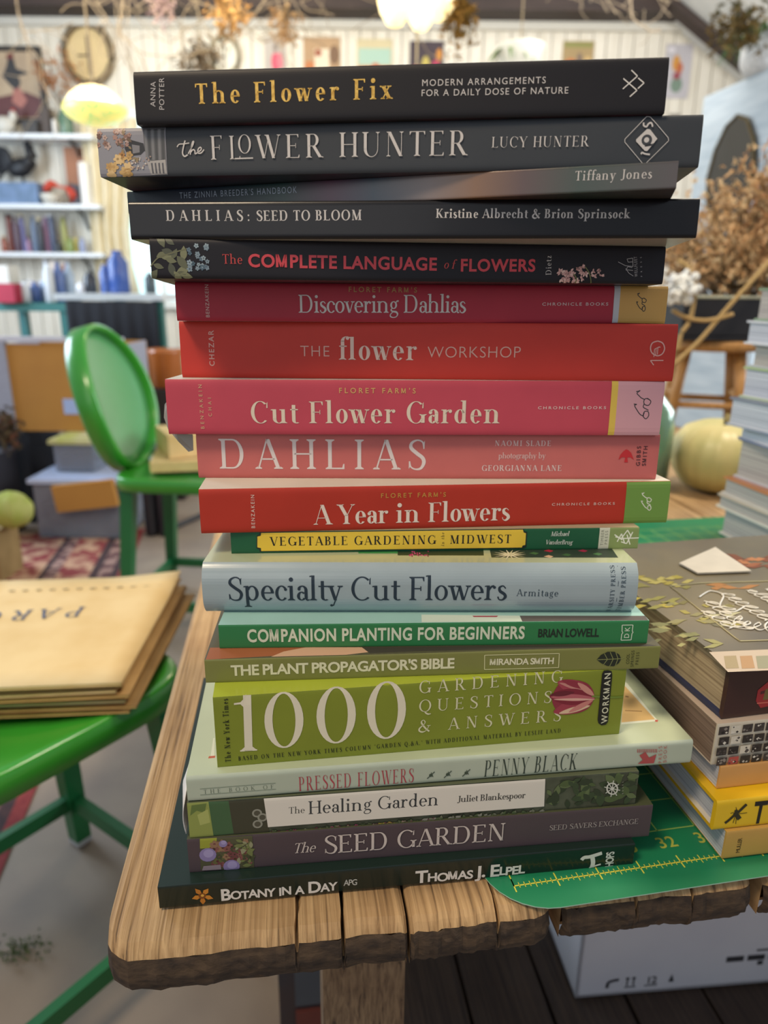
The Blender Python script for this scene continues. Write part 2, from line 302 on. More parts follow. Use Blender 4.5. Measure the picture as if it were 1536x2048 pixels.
def serif_glyph(ch, W, T, S, ST):
    X = .64                                             # x-height
    def st(x, y0, y1, w=None, lo='b', hi='b'):
        w = w or W; n = 6
        q = [[(x - w / 2, y0 + (y1 - y0) * i / n), (x + w / 2, y0 + (y1 - y0) * i / n), (x + w / 2, y0 + (y1 - y0) * (i + 1) / n), (x - w / 2, y0 + (y1 - y0) * (i + 1) / n)] for i in range(n)]
        if lo: q += sf(x, y0, w, lo, 1)
        if hi: q += sf(x, y1, w, hi, -1)
        return q
    def sf(x, y, w, side='b', up=1):
        if S <= 0: return []
        l = S if side in 'bl' else 0; r = S if side in 'br' else 0; k = up * ST; q = []
        q.append([(x - w / 2 - l, y), (x + w / 2 + r, y), (x + w / 2 + r, y + k), (x - w / 2 - l, y + k)])
        if l: q.append([(x - w / 2, y + k), (x - w / 2 - l * .75, y + k), (x - w / 2, y + k + up * S * .55)])
        if r: q.append([(x + w / 2, y + k), (x + w / 2 + r * .75, y + k), (x + w / 2, y + k + up * S * .55)])
        return q
    def fl(x, y):                                      # the slanted flag of a lower-case stem
        return [[(x - W / 2, y), (x - W / 2 - S * .9, y - ST * .4), (x - W / 2 - S * .9, y - ST * 1.5), (x - W / 2, y - S * .6)]] if S > 0 else []
    def dg(x0, y0, x1, y1, w):
        h = w * math.hypot(x1 - x0, y1 - y0) / abs(y1 - y0) / 2; n = 6; L = lambda a, b, t: a + (b - a) * t
        return [[(L(x0, x1, i / n) - h, L(y0, y1, i / n)), (L(x0, x1, i / n) + h, L(y0, y1, i / n)), (L(x0, x1, (i + 1) / n) + h, L(y0, y1, (i + 1) / n)), (L(x0, x1, (i + 1) / n) - h, L(y0, y1, (i + 1) / n))] for i in range(n)]
    def br(x0, x1, y, t=None):
        t = t or T; return [[(x0, y - t / 2), (x1, y - t / 2), (x1, y + t / 2), (x0, y + t / 2)]]
    def arm(x0, x1, y, up):                            # an arm with its vertical serif
        k = T * up; s = S * 1.5 * up
        q = [[(x0, y), (x1, y), (x1, y + k), (x0, y + k)]]
        if S > 0: q.append([(x1, y), (x1, y + k + s), (x1 - ST, y + k + s), (x1 - S * .9, y + k)])
        return q
    A = _arc; h = W / 2; s0 = S + h
    def bowl(x, yb, yt, r, w=None):                   # right-hand bowl of B D P R
        cy, ry = (yb + yt) / 2, (yt - yb) / 2
        return br(x, x + r * .45, yt - T / 2) + br(x, x + r * .45, yb + T / 2) + A(x + r * .45, cy, r * .55, ry, -90, 90, w or W, T)
    def O(cx, cy, rx, ry): return A(cx, cy, rx, ry, 0, 360, W, T)
    def ball(x, y): return _disc(x, y, max(W * .5, T * .8))
    c = ch
    if c == 'A': return dg(.38, 1, .08, 0, T) + dg(.40, 1, .74, 0, W) + br(.18, .62, .33) + sf(.08, 0, T) + sf(.74, 0, W), .84
    if c == 'B': return st(s0, 0, 1, None, 'l', 'l') + bowl(s0, .51, 1, .42) + bowl(s0, 0, .54, .48), .66 + h
    if c == 'C': return A(.46, .5, .44, .52, 48, 312, W, T) + [[(.74, .70), (.80, .70), (.80, .98), (.76, .92)]] * (S > 0), .86
    if c == 'D': return st(s0, 0, 1, None, 'l', 'l') + bowl(s0, 0, 1, .66), .86 + h
    if c == 'E': return st(s0, 0, 1, None, 'l', 'l') + arm(s0, s0 + .46, 1, -1) + arm(s0, s0 + .50, 0, 1) + br(s0, s0 + .34, .52) + ([[(s0 + .34, .42), (s0 + .34, .62), (s0 + .34 - ST, .62), (s0 + .34 - ST, .42)]] if S > 0 else []), .66 + h
    if c == 'F': return st(s0, 0, 1, None, 'b', 'l') + arm(s0, s0 + .46, 1, -1) + br(s0, s0 + .34, .51) + ([[(s0 + .34, .41), (s0 + .34, .61), (s0 + .34 - ST, .61), (s0 + .34 - ST, .41)]] if S > 0 else []), .60 + h
    if c == 'G': return A(.46, .5, .44, .52, 48, 325, W, T) + st(.78, .02, .42, None, '', 'b') + [[(.74, .70), (.80, .70), (.80, .98), (.76, .92)]] * (S > 0), .94
    if c == 'H': return st(s0, 0, 1) + st(.56 + s0, 0, 1) + br(s0, .56 + s0, .51), .56 + 2 * s0 + .03
    if c == 'I': return st(s0, 0, 1), 2 * s0 + .05
    if c == 'J': return st(.30, .18, 1, None, '') + A(.14, .18, .16 + h, .30, -110, 0, W, T) + ball(.07, -.06), .46
    if c == 'K': return st(s0, 0, 1) + dg(s0 + h, .40, s0 + .50, 1, T) + dg(s0 + .16, .58, s0 + .54, 0, W) + sf(s0 + .50, 1, T, 'b', -1) + sf(s0 + .54, 0, W), .72 + s0
    if c == 'L': return st(s0, 0, 1, None, 'l') + arm(s0, s0 + .48, 0, 1), .62 + h
    if c == 'M': return st(s0, 0, 1, T, 'b', 'l') + dg(s0 + .03, 1, s0 + .36, .02, W) + dg(s0 + .70, 1, s0 + .37, .02, T) + st(s0 + .70, 0, 1, None, 'b', 'r'), .78 + 2 * s0
    if c == 'N': return st(s0, 0, 1, T, 'b', 'l') + dg(s0 + .03, 1, s0 + .56, 0, W) + st(s0 + .58, 0, 1, T, '', 'b'), .62 + 2 * s0
    if c == 'O': return O(.47, .5, .45, .52), .96
    if c == 'P': return st(s0, 0, 1, None, 'b', 'l') + bowl(s0, .46, 1, .48), .64 + h
    if c == 'Q': return O(.47, .5, .45, .52) + _path([(.40, .05), (.55, -.12), (.72, -.22), (.92, -.20)], [T, W, W, T]), .96
    if c == 'R': return st(s0, 0, 1, None, 'b', 'l') + bowl(s0, .48, 1, .46) + dg(s0 + .22, .50, s0 + .54, 0, W) + sf(s0 + .54, 0, W, 'r'), .70 + s0
    if c == 'S': return _path([(.52, .76), (.47, .93), (.30, .99), (.12, .90), (.10, .73), (.29, .55), (.48, .40), (.53, .24), (.44, .05), (.26, .01), (.10, .09), (.05, .28)], [T, T, T, W * .7, W, W, W, W, W * .7, T, T, T]) + [[(.50, .70), (.54, .70), (.55, .98), (.50, .90)], [(.03, .28), (.07, .28), (.08, .10), (.03, .02)]] * (S > 0), .62
    if c == 'T': return st(.36, 0, 1, None, 'b', '') + arm(.36, .70, 1, -1) + arm(.36, .02, 1, -1)[:1] + ([[(.02, 1), (.02, 1 - T - S * 1.5), (.02 + ST, 1 - T - S * 1.5), (.02 + S * .9, 1 - T)]] if S > 0 else []), .74
    if c == 'U': return st(s0, .3, 1, None, '') + st(.56 + s0, .3, 1, T, '') + A(s0 + .28, .32, .28 + h, .34, 180, 270, W, T) + A(s0 + .28, .32, .28 + T / 2, .34, 270, 360, T, T), .6 + 2 * s0
    if c == 'V': return dg(.10, 1, .42, 0, W) + dg(.74, 1, .44, 0, T) + sf(.10, 1, W, 'b', -1) + sf(.74, 1, T, 'b', -1), .84
    if c == 'W': return dg(.10, 1, .38, 0, W) + dg(.62, .92, .40, 0, T) + dg(.56, 1, .84, 0, W) + dg(1.1, 1, .86, 0, T) + sf(.10, 1, W, 'b', -1) + sf(1.1, 1, T, 'b', -1) + sf(.56, 1, W, 'l', -1), 1.2
    if c == 'X': return dg(.12, 1, .66, 0, W) + dg(.64, 1, .10, 0, T) + sf(.12, 1, W, 'b', -1) + sf(.66, 0, W) + sf(.64, 1, T, 'b', -1) + sf(.10, 0, T), .80
    if c == 'Y': return dg(.08, 1, .38, .42, W) + dg(.70, 1, .41, .42, T) + st(.39, 0, .46, None, 'b', '') + sf(.08, 1, W, 'b', -1) + sf(.70, 1, T, 'b', -1), .80
    if c == 'Z': return dg(.58, .97, .10, .03, W) + arm(.08, .64, 0, 1) + br(.08, .62, 1 - T / 2), .70
    if c == 'a': return st(.40, .08, X * .72, None, '', '') + A(.25, X * .70, .15 + h, X * .32, 0, 150, W, T) + ball(.12, X * .78) + A(.22, .19, .19, .20, 40, 330, W * .95, T) + _path([(.40, .12), (.44, .01), (.53, .03)], [W * .8, T * 1.3, T]), .54
    if c == 'b': return st(s0, 0, 1.06, None, '', '') + fl(s0, 1.06) + A(s0 + .20, X / 2, .24 + h * .3, X / 2 + .01, -150, 150, W, T), .54 + s0
    if c == 'c': return A(.28, X / 2, .26, X / 2 + .015, 45, 320, W, T) + ball(.44, X * .76), .52
    if c == 'd': return st(.46, 0, 1.06, None, 'r', '') + fl(.46, 1.06) + A(.28, X / 2, .26, X / 2 + .01, 30, 330, W, T), .58 + S
    if c == 'e': return A(.28, X / 2, .26, X / 2 + .015, 0, 318, W, T) + br(.06, .53, X * .53), .57
    if c == 'f': return st(.18, 0, .88, None, 'b', '') + A(.35, .84, .17 + h, .24, 70, 180, W, T) + ball(.42, 1.0) + br(.02, .38, X - T / 2, max(T, .05)), .38
    if c == 'g': return A(.24, X * .67, .20, X * .34, 0, 360, W * .85, T) + _path([(.14, .24), (.09, .14), (.20, .07), (.38, .04), (.47, -.07), (.40, -.22), (.22, -.27), (.06, -.21), (.06, -.09), (.18, .03)], [T, T * 1.5, W * .7, W * .9, W * .7, T, T, W * .6, T, T]) + _path([(.38, X * .9), (.45, X + .02), (.53, X)], [T, T * 1.4, T * 2]), .55
    if c == 'h': return st(s0, 0, 1.06, None, 'b', '') + fl(s0, 1.06) + A(s0 + .20, X - .20, .20 + h, .21, 0, 150, W, T) + st(s0 + .40, 0, X - .19, None, 'b', ''), .46 + 2 * s0
    if c == 'i': return st(s0, 0, X, None, 'b', '') + fl(s0, X) + _disc(s0, .90, W * .62 + .01), 2 * s0 + .05
    if c == 'j': return st(.2, -.1, X, None, '', '') + fl(.2, X) + _disc(.2, .9, W * .62) + A(.06, -.1, .14 + h, .22, -90, 0, W, T), .34
    if c == 'k': return st(s0, 0, 1.06, None, 'b', '') + fl(s0, 1.06) + dg(s0 + h, .24, s0 + .34, X, T) + dg(s0 + .12, .36, s0 + .40, 0, W) + sf(s0 + .34, X, T, 'b', -1) + sf(s0 + .40, 0, W, 'r'), .54 + s0
    if c == 'l': return st(s0, 0, 1.06, None, 'b', '') + fl(s0, 1.06), 2 * s0 + .05
    if c in 'mn':
        q = st(s0, 0, X, None, 'b', '') + fl(s0, X); x = s0
        for _ in range(2 if c == 'm' else 1): q += A(x + .20, X - .20, .20 + h, .21, 0, 150, W, T) + st(x + .40, 0, X - .19, None, 'b', ''); x += .40
        return q, x + .08 + s0
    if c == 'o': return O(.29, X / 2, .27, X / 2 + .015), .60
    if c == 'p': return st(s0, -.34, X, None, 'b', '') + fl(s0, X) + A(s0 + .20, X / 2, .24 + h * .3, X / 2 + .01, -150, 150, W, T), .54 + s0
    if c == 'q': return st(.46, -.34, X, None, 'b', '') + A(.28, X / 2, .26, X / 2 + .01, 30, 330, W, T), .58
    if c == 'r': return st(s0, 0, X, None, 'b', '') + fl(s0, X) + _path([(s0 + h * .5, X - .22), (s0 + .12, X - .06), (s0 + .24, X - .02)], [T, T * 1.6, T * 1.6]) + ball(s0 + .25, X - .08), .36 + s0
    if c == 's': return _path([(.35, X * .80), (.24, X * .97), (.10, X * .86), (.13, X * .62), (.30, X * .42), (.35, X * .22), (.24, .01), (.10, .03), (.05, X * .24)], [T, T, W * .75, W, W, W, W * .6, T, T * 1.3]), .44
    if c == 't': return st(.18, .12, X + .20, None, '', '') + A(.30, .14, .12 + h, .155, 180, 310, W, T) + br(.02, .38, X - T / 2, max(T, .05)), .41
    if c == 'u': return st(s0, .18, X, None, '', '') + fl(s0, X) + A(s0 + .2, .2, .2 + h, .215, 180, 320, W, T) + st(s0 + .40, 0, X, None, 'r', '') + fl(s0 + .40, X), .46 + 2 * s0
    if c == 'v': return dg(.10, X, .28, 0, W) + dg(.48, X, .30, 0, T) + sf(.10, X, W, 'b', -1) + sf(.48, X, T, 'b', -1), .58
    if c == 'w': return dg(.10, X, .27, 0, W) + dg(.44, X, .29, 0, T) + dg(.42, X, .60, 0, W) + dg(.79, X, .62, 0, T) + sf(.10, X, W, 'b', -1) + sf(.79, X, T, 'b', -1) + sf(.42, X, W, 'l', -1), .88
    if c == 'x': return dg(.10, X, .46, 0, W) + dg(.44, X, .09, 0, T) + sf(.10, X, W, 'b', -1) + sf(.46, 0, W) + sf(.44, X, T, 'b', -1) + sf(.09, 0, T), .56
    if c == 'y': return dg(.10, X, .29, 0, W) + dg(.49, X, .20, -.28, T) + ball(.13, -.26) + sf(.10, X, W, 'b', -1) + sf(.49, X, T, 'b', -1), .58
    if c == 'z': return dg(.38, X - .03, .09, .03, W) + arm(.07, .44, 0, 1) + br(.07, .42, X - T / 2), .48
    if c == '1': return st(.28, 0, 1, None, 'b', '') + [[(.28 - h, .84), (.28 - h * .6, .84), (.28 - h * .2, 1.02), (.28 - h, .94)], [(.28 - h, .80), (.28 - h, .93), (.14, .885), (.01, .875), (.01, .845), (.14, .85)]], .60
    if c == '0': return O(.43, .5, .40, .52), .94
    if c == '&': return _path([(.80, .50), (.72, .28), (.55, .06), (.30, -.01), (.10, .10), (.09, .28), (.25, .46), (.46, .66), (.50, .84), (.38, .98), (.25, .90), (.25, .74), (.42, .46), (.62, .20), (.84, .0)], [T, T, T, W, W, W, W * .7, T, W * .6, T, W * .6, W, W, W, W]) + br(.66, .92, .50, T), .94
    if c == '.': return _disc(.10, .06, .07 + h * .3), .24
    if c == ':': return _disc(.12, .07, .08) + _disc(.12, .52, .08), .28
    if c in "'\u2019": return [[(.08, 1.0), (.18, 1.0), (.13, .72), (.09, .72)]], .24
    if c == '"': return [[(.06, 1.0), (.14, 1.0), (.11, .72), (.08, .72)], [(.2, 1.0), (.28, 1.0), (.25, .72), (.22, .72)]], .34
    return [], .34
SERIF = {'book': (.125, .050, .085, .040), 'didone': (.165, .030, .095, .026), 'bold': (.175, .060, .085, .045), 'fine': (.095, .032, .075, .026),
         'poster': (.13, .026, .075, .022), 'black': (.19, .075, .08, .05), 'stencil': (.125, .125, 0, 0)}
_gl = {}
def _sans(ch, off):
    if ('cap', off) not in _gl:
        _gl[('cap', off)] = None
    def ev(t):
        cu = bpy.data.curves.new('lettering', 'FONT'); cu.body = t; cu.offset = off; cu.resolution_u = 4
        o = bpy.data.objects.new('lettering', cu); bpy.context.scene.collection.objects.link(o)
        dg = bpy.context.evaluated_depsgraph_get(); me = bpy.data.meshes.new_from_object(o.evaluated_get(dg))
        v = [(p.co.x, p.co.y) for p in me.vertices]; f = [list(p.vertices) for p in me.polygons]
        bpy.data.objects.remove(o); bpy.data.curves.remove(cu); bpy.data.meshes.remove(me)
        return v, f
    if 'H' not in _gl:
        v, _ = ev('H'); _gl['H'] = max(p[1] for p in v)
        v, _ = ev('HH'); _gl['HH'] = max(p[0] for p in v) - min(p[0] for p in v)
    k = 1 / _gl['H']
    v, _ = ev('H' + ch + 'H'); adv = (max(p[0] for p in v) - min(p[0] for p in v) - _gl['HH']) * k
    if ch == ' ': return [], [], .35
    v, f = ev(ch)
    return [(p[0] * k, p[1] * k) for p in v], f, adv
def glyph(ch, font):
    key = (ch, font)
    if key not in _gl:
        if font in SERIF:
            polys, adv = serif_glyph(ch, *SERIF[font]); v, f = [], []
            for p in polys: f.append(list(range(len(v), len(v) + len(p)))); v += [tuple(q) for q in p]
            _gl[key] = (v, f, adv)
        elif ch == 'M' and font in ('semi', 'heavy'):
            w = .15 if font == 'semi' else .20; p, adv = serif_glyph('M', w, w, 0, 0); v, f = [], []
            for q in p: f.append(list(range(len(v), len(v) + len(q)))); v += [tuple(k) for k in q]
            _gl[key] = (v, f, adv + .06)
        else:
            _gl[key] = _sans(ch, min({'light': -.012, 'sans': 0., 'semi': .012, 'heavy': .028}[font], .012 if ch in 'M' else 1))
    return _gl[key]
def set_text(text, font, width, height, asp=1., slant=0., small=0., warp=0.):
    """2D vertices and faces of a line of text that is `width` long and `height` tall (capitals); spacing takes up the difference."""
    items = []
    for ch in text:
        k = 1.
        if small and ch.islower(): ch, k = ch.upper(), small
        items.append((glyph(ch, font), k))
    sx = height * asp
    nat = sum(g[2] * k for g, k in items) * sx
    gap = (width - nat) / max(1, len(items) - 1)
    low = -.04 * height
    if gap < low: sx *= (width - low * (len(items) - 1)) / nat; gap = low
    V, F, x = [], [], 0.
    for i, (g, k) in enumerate(items):
        b = len(V); dy = warp * height * math.sin(i * 2.4)
        V += [(x + p[0] * sx * k + slant * p[1] * height * k, p[1] * height * k + dy) for p in g[0]]; F += [[b + j for j in f] for f in g[1]]
        x += g[2] * sx * k + gap
    return V, F
PRINT = {
 'fix': [
  ('T','author_lettering','#b5b1b0','ANNA','sans',(9.9,7.31),(10.8,17.74),2.5,{}),
  ('T','author_lettering','#b5b1b0','POTTER','sans',(14.2,5.71),(15,19.29),2.5,{}),
  ('T','title_lettering','GOLD','The Flower Fix','bold',(29.6,8.09),(122.1,8.33),8.57,{}),
  ('T','subtitle_lettering','#c9c4c0','MODERN ARRANGEMENTS','sans',(135.8,13.26),(191.3,13.15),2.75,{}),
  ('T','subtitle_lettering','#c9c4c0','FOR A DAILY DOSE OF NATURE','sans',(135.6,9.12),(201.5,8.81),2.77,{}),
  ('L','publisher_mark','#dcd8d2',0.46,[(228.5,17.5),(231.3,15.09),(225.4,10.08)],0),
  ('L','publisher_mark','#dcd8d2',0.47,[(225.3,14.26),(231.6,9.4),(228.7,6.91)],0),
  ('L','publisher_mark','#dcd8d2',0.47,[(231.7,14.29),(234.4,12.28),(231.9,10.06)],0),
 ],
 'hunter': [
  ('P','spine_picture','#8a8a92',[(0.1,22.11),(34.7,21.89),(34.4,0.6),(-0.3,-0.26)]),
  ('P','spine_picture','#5f5f62',[(23.4,21.66),(34.3,21.71),(34.2,0.7),(28,0.56),(26.5,6.84),(23.6,11.52)]),
  ('P','spine_picture','#77787a',[(24,21.1),(25.2,21.18),(25.2,7.32),(24,7.33)]),
  ('P','spine_picture','#484a4c',[(25.7,21.08),(27,21.16),(26.8,7.31),(25.7,7.32)]),
  ('P','spine_picture','#77787a',[(27.5,21.06),(28.7,21.14),(28.5,7.29),(27.3,7.3)]),
  ('P','spine_picture','#484a4c',[(29.2,21.04),(30.4,21.12),(30.1,7.28),(29,7.29)]),
  ('P','spine_picture','#77787a',[(30.9,21.02),(32.2,21.1),(31.8,7.26),(30.6,7.27)]),
  ('P','spine_picture','#484a4c',[(32.7,21),(33.9,21.08),(33.4,7.25),(32.3,7.26)]),
  ('P','spine_picture','#2a2c30',[(14.1,15.78),(17.2,16.4),(23.3,14.76),(23.8,11.52),(21.5,9.68),(15.2,9.18),(13.6,12.55)]),
  ('P','spine_picture','#7d7c80',[(17.4,14.36),(21.3,13.77),(21.1,10.8),(17.6,10.28)]),
  ('P','spine_picture','#a7a3a0',[(24.4,6.68),(33.9,7.34),(34.2,0.98),(26.1,0.67)]),
  ('P','spine_picture','#55555a',[(26.4,5.91),(27.3,6),(27.6,1.22),(26.8,1.23)]),
  ('P','spine_picture','#55555a',[(28.3,5.9),(29.1,5.98),(29.4,1.21),(28.5,1.21)]),
  ('P','spine_picture','#55555a',[(30.1,5.88),(31,5.97),(31.1,1.19),(30.3,1.2)]),
  ('P','spine_picture','#55555a',[(32,5.86),(32.8,5.95),(32.9,1.18),(32.1,1.19)]),
  ('S','spine_picture',['#8b6a5c','#a88478','#6d4f45','#b7a097'],'flower',(-0.1,13.61),(17,21),26,0.94,2.05,3),
  ('S','spine_picture',['#6b5a48','#8c7a5c'],'leaf',(10.9,6.98),(20.1,20.78),10,0.95,1.87,4),
  ('S','spine_picture',['#c9a66c','#d8b984','#b8935a','#a97b45'],'flower',(4.3,1.4),(16.3,10.66),12,1.51,2.84,5),
  ('S','spine_picture',['#c9c2b8','#a58f84'],'disc',(15.9,3.19),(26.6,9.17),26,0.28,0.56,6),
  ('L','title_lettering','#c9c4c0',0.46,[(40.2,12.74),(41.3,13.93),(43.5,14.09),(46.4,14.43)],1),
  ('L','title_lettering','#c9c4c0',0.65,[(44.4,15.55),(43.4,12.71),(42.8,9.95),(43.7,8.55),(45.3,9.27)],1),
  ('L','title_lettering','#c9c4c0',0.56,[(45.6,9.64),(47.9,13.13),(48.7,14.96),(47.9,14.41),(46.6,9.26)],1),
  ('L','title_lettering','#c9c4c0',0.56,[(46.8,10.18),(48.1,11.47),(49,10.9),(49.1,9.61),(50.3,10.15)],1),
  ('L','title_lettering','#c9c4c0',0.56,[(50.3,10.15),(52.2,11.43),(51.9,12.44),(50.7,11.62),(50.6,9.96),(52.1,9.95),(53.6,11.41)],1),
  ('T','title_lettering','#c9c4c0','F','poster',(56.9,6.85),(64.1,6.88),10.5,{'asp':0.9}),
  ('T','title_lettering','#c9c4c0','L','poster',(66.3,6.86),(72.8,6.89),10.29,{'asp':0.8}),
  ('P','title_lettering','#c9c4c0',[(68.8,7.39),(77.7,7.5),(77.7,6.94),(68.8,6.84)]),
  ('T','title_lettering','#c9c4c0','O','poster',(70.5,9.41),(77.8,9.43),8.06,{'asp':0.86}),
  ('T','title_lettering','#c9c4c0','WER','poster',(79.2,7.02),(112.2,6.91),10.26,{}),
  ('T','title_lettering','#c9c4c0','HUNTER','poster',(119.7,6.93),(180.4,6.65),10.54,{}),
  ('T','author_lettering','#c9c4c0','LUCY HUNTER','poster',(191.1,9.7),(235.2,9.36),4.48,{}),
  ('L','publisher_mark','#c9c4c0',0.28,[(259.8,21.33),(261.3,21.11),(269.9,12.32),(270.2,11.05),(261,1.76),(259.7,1.77),(251,10.82),(250.9,12.1),(259.8,21.33)],0),
  ('P','publisher_mark','#c9c4c0',[(260.3,16.08),(261.6,15.93),(265.2,11.95),(261.2,6.89),(260.1,7.05),(255.9,11.06),(255.9,11.9)]),
  ('D','publisher_mark','#3a3c40',(260.6,11.5),2.35),
  ('D','publisher_mark','#c9c4c0',(260.5,11.57),1.13),
  ('L','publisher_mark','#3a3c40',0.86,[(262.5,9.86),(259.9,9.18),(263.6,9.56)],0),
  ('L','publisher_mark','#c9c4c0',0.71,[(258.6,18.76),(258.7,17.5),(260,17.07),(260.7,18.18),(261.8,18.59),(262.5,17.46),(262.4,16.9)],1),
  ('L','publisher_mark','#c9c4c0',0.72,[(262.5,5.46),(260.2,5.84),(259,6.35),(258.6,5.64)],1),
 ],
 'zinnia': [
  ('T','title_lettering','#c0cad8',"THE ZINNIA BREEDER'S HANDBOOK",'sans',(32.2,6.4),(99.3,6.23),3.08,{'asp':0.75}),
  ('T','author_lettering','#c9c4c0','Tiffany Jones','book',(236.1,5.23),(269.3,4.62),4.03,{}),
 ],
 'bloom': [
  ('T','title_lettering','#c9c4c0','DAHLIAS:','bold',(18.7,8.58),(61,8.39),4.96,{}),
  ('T','title_lettering','#c9c4c0','SEED TO BLOOM','bold',(64.3,8.4),(116.5,8.53),4.74,{}),
  ('T','author_lettering','#c9c4c0','Kristine Albrecht & Brion Sprinsock','bold',(152.4,9.41),(244.7,8.86),4.11,{}),
 ],
 'complete': [
  ('S','spine_picture',['#5d6048','#6d6f52','#4c5040','#7a7c5c'],'leaf',(-0.6,0.49),(18.5,18.74),16,2.64,4.25,11),
  ('L','spine_picture','#6a6a4c',0.6,[(-0.2,5.54),(3.6,9.61),(9.9,11.9),(18.8,14.32)],1),
  ('S','spine_picture',['#5f7280','#7b8d98','#8fa0a8','#49606e'],'flower',(18.8,3.88),(28.1,15.94),24,0.91,1.6,12),
  ('T','title_lettering','#c0413f','The','book',(35.4,7.37),(45.4,7.35),4.56,{}),
  ('T','title_lettering','#c8404a','COMPLETE LANGUAGE','heavy',(48,6.11),(144.1,5.52),6.13,{}),
  ('T','title_lettering','#c0413f','of','book',(147.6,6.46),(153.2,6.37),4.25,{'slant':0.2}),
  ('T','title_lettering','#c8404a','FLOWERS','heavy',(156.2,5.26),(195.8,5.63),5.99,{}),
  ('T','author_lettering','#c9c4c0','Dietz','book',(204.4,3.97),(203.9,13.49),2.9,{}),
  ('S','spine_picture',['#c99a94','#d8b0a8','#b98a84','#e0c0b6'],'petal',(208.9,-0.28),(231.8,8.78),30,1.36,2.52,13),
  ('L','spine_picture','#6a6a40',0.58,[(217.8,-0.1),(218,2.31),(216.3,4.68)],1),
  ('L','spine_picture','#6a6a40',0.58,[(226.3,0.08),(224.8,4.84),(222.3,8.13)],1),
  ('L','publisher_mark','#a9a6a8',0.29,[(239.8,10.81),(243.8,9),(248,8.6),(247.4,12.83),(244.4,12.31),(245.2,10.72),(247.7,10.95)],0),
  ('L','publisher_mark','#a9a6a8',0.3,[(244.3,6.64),(245.2,8.55),(247.6,8.12)],0),
  ('L','publisher_mark','#a9a6a8',0.28,[(244.1,7.59),(246.1,5.25),(248.6,3.88)],0),
  ('L','publisher_mark','#a9a6a8',0.28,[(244.8,6.94),(248.2,6.62)],0),
  ('T','publisher_mark','#a9a6a8','WELLFLEET','sans',(251,3.64),(249.6,13.61),1.7,{'asp':0.7}),
  ('T','publisher_mark','#a9a6a8','PRESS','sans',(253.6,3.5),(252.2,13.38),0.9,{}),
 ],
 'discovering': [
  ('T','author_lettering','#c9a29c','BENZAKEIN','semi',(17.7,1.8),(17.9,19.07),2,{}),
  ('T','subtitle_lettering','#a8804a',"FLORET FARM'S",'semi',(93.2,15.82),(130.6,15.75),2.75,{}),
  ('T','title_lettering','#c9c4c0','Discovering Dahlias','book',(66.1,4.71),(158.2,5.31),9.37,{}),
  ('T','publisher_lettering','#c9b0ae','CHRONICLE BOOKS','semi',(200.1,9.41),(237.2,9.72),1.63,{'asp':1.4}),
  ('P','spine_label','#bcbcc0',[(240.1,20.4),(243.5,20.42),(243.5,0.52),(240.3,0.49)]),
  ('P','spine_label','#c6994f',[(243.5,20.42),(270.3,20.17),(270.5,-0.2),(243.5,0.52)]),
  ('L','publisher_mark','#2a2620',0.43,[(253,16.07),(253.7,16.21),(254.3,16.41),(253.4,15.54),(254.3,14.61),(255.3,13.82),(256.3,13.43)],1),
  ('L','publisher_mark','#2a2620',0.43,[(257,13.83),(258.4,12.78),(257.9,11.44),(256.5,11.69),(256,12.89),(256.6,13.7),(257.7,13.44)],1),
  ('L','publisher_mark','#2a2620',0.44,[(256.2,11.82),(256.2,10.75),(257.3,10.09),(258,9.7)],1),
  ('L','publisher_mark','#2a2620',0.44,[(252.8,11.8),(253.8,11.67),(253.2,11.27),(254.2,9.67),(255.3,8.34),(256.5,7.67)],1),
  ('L','publisher_mark','#2a2620',0.43,[(256.5,7.54),(256.7,9.15),(258,9.23),(258.3,7.82),(257.6,6.74),(256.6,7.54),(256.8,8.88)],1),
 ],
 'workshop': [
  ('T','author_lettering','#d9a79c','CHEZAR','semi',(19.1,6.44),(19.5,25.98),3,{}),
  ('T','title_lettering','#d8a79a','THE','light',(68.1,12.32),(84.4,12.29),6.14,{}),
  ('T','title_lettering','#e0c3b4','flower','didone',(90.1,10.68),(134.3,10.65),11.81,{}),
  ('T','title_lettering','#d8a79a','WORKSHOP','light',(139.9,12.06),(191.5,12.46),6.36,{}),
  ('L','publisher_mark','#e0a79c',0.67,[(267,22.03),(264.2,20.89),(263.5,18),(264.8,15.35),(267.7,14.05),(270.3,15.2),(271.2,18.1),(269.8,20.96),(267,22.03)],1),
  ('L','publisher_mark','#e0a79c',0.56,[(264.1,11.44),(271.3,11.53)],0),
  ('L','publisher_mark','#e0a79c',0.56,[(264.1,11.44),(266.2,8.9)],0),
  ('L','publisher_mark','#e0a79c',0.45,[(265.8,13.36),(265.7,17.59),(268.3,18.95)],0),
  ('L','publisher_mark','#e0a79c',0.45,[(266.7,14.04),(266.6,18.15),(268.6,18.84)],0),
  ('L','publisher_mark','#e0a79c',0.44,[(267.6,14.72),(267.5,18.72),(268.9,18.73)],0),
 ],
 'cut': [
  ('T','author_lettering','#cf9f7c','BENZAKEIN','semi',(20.4,3.02),(20.3,27.96),2,{}),
  ('T','author_lettering','#cf9f7c','CHAI','semi',(25,10.13),(25.1,20.66),1.9,{}),
  ('T','subtitle_lettering','#d0a464',"FLORET FARM'S",'semi',(96.4,23.56),(139.5,23.53),2.95,{}),
  ('T','title_lettering','#dccdb8','Cut Flower Garden','didone',(46.7,6.55),(188.5,6.88),12.15,{}),
  ('T','publisher_lettering','#e0c0bc','CHRONICLE BOOKS','semi',(208.9,14.93),(247.7,15.16),1.6,{'asp':1.4}),
  ('P','spine_label','#d9b94e',[(250,30.78),(253.9,30.81),(254.4,0.1),(250.2,0.19)]),
  ('P','spine_label','#cf9aa2',[(253.7,30.81),(280,30.58),(279.9,0.12),(253.8,0.1)]),
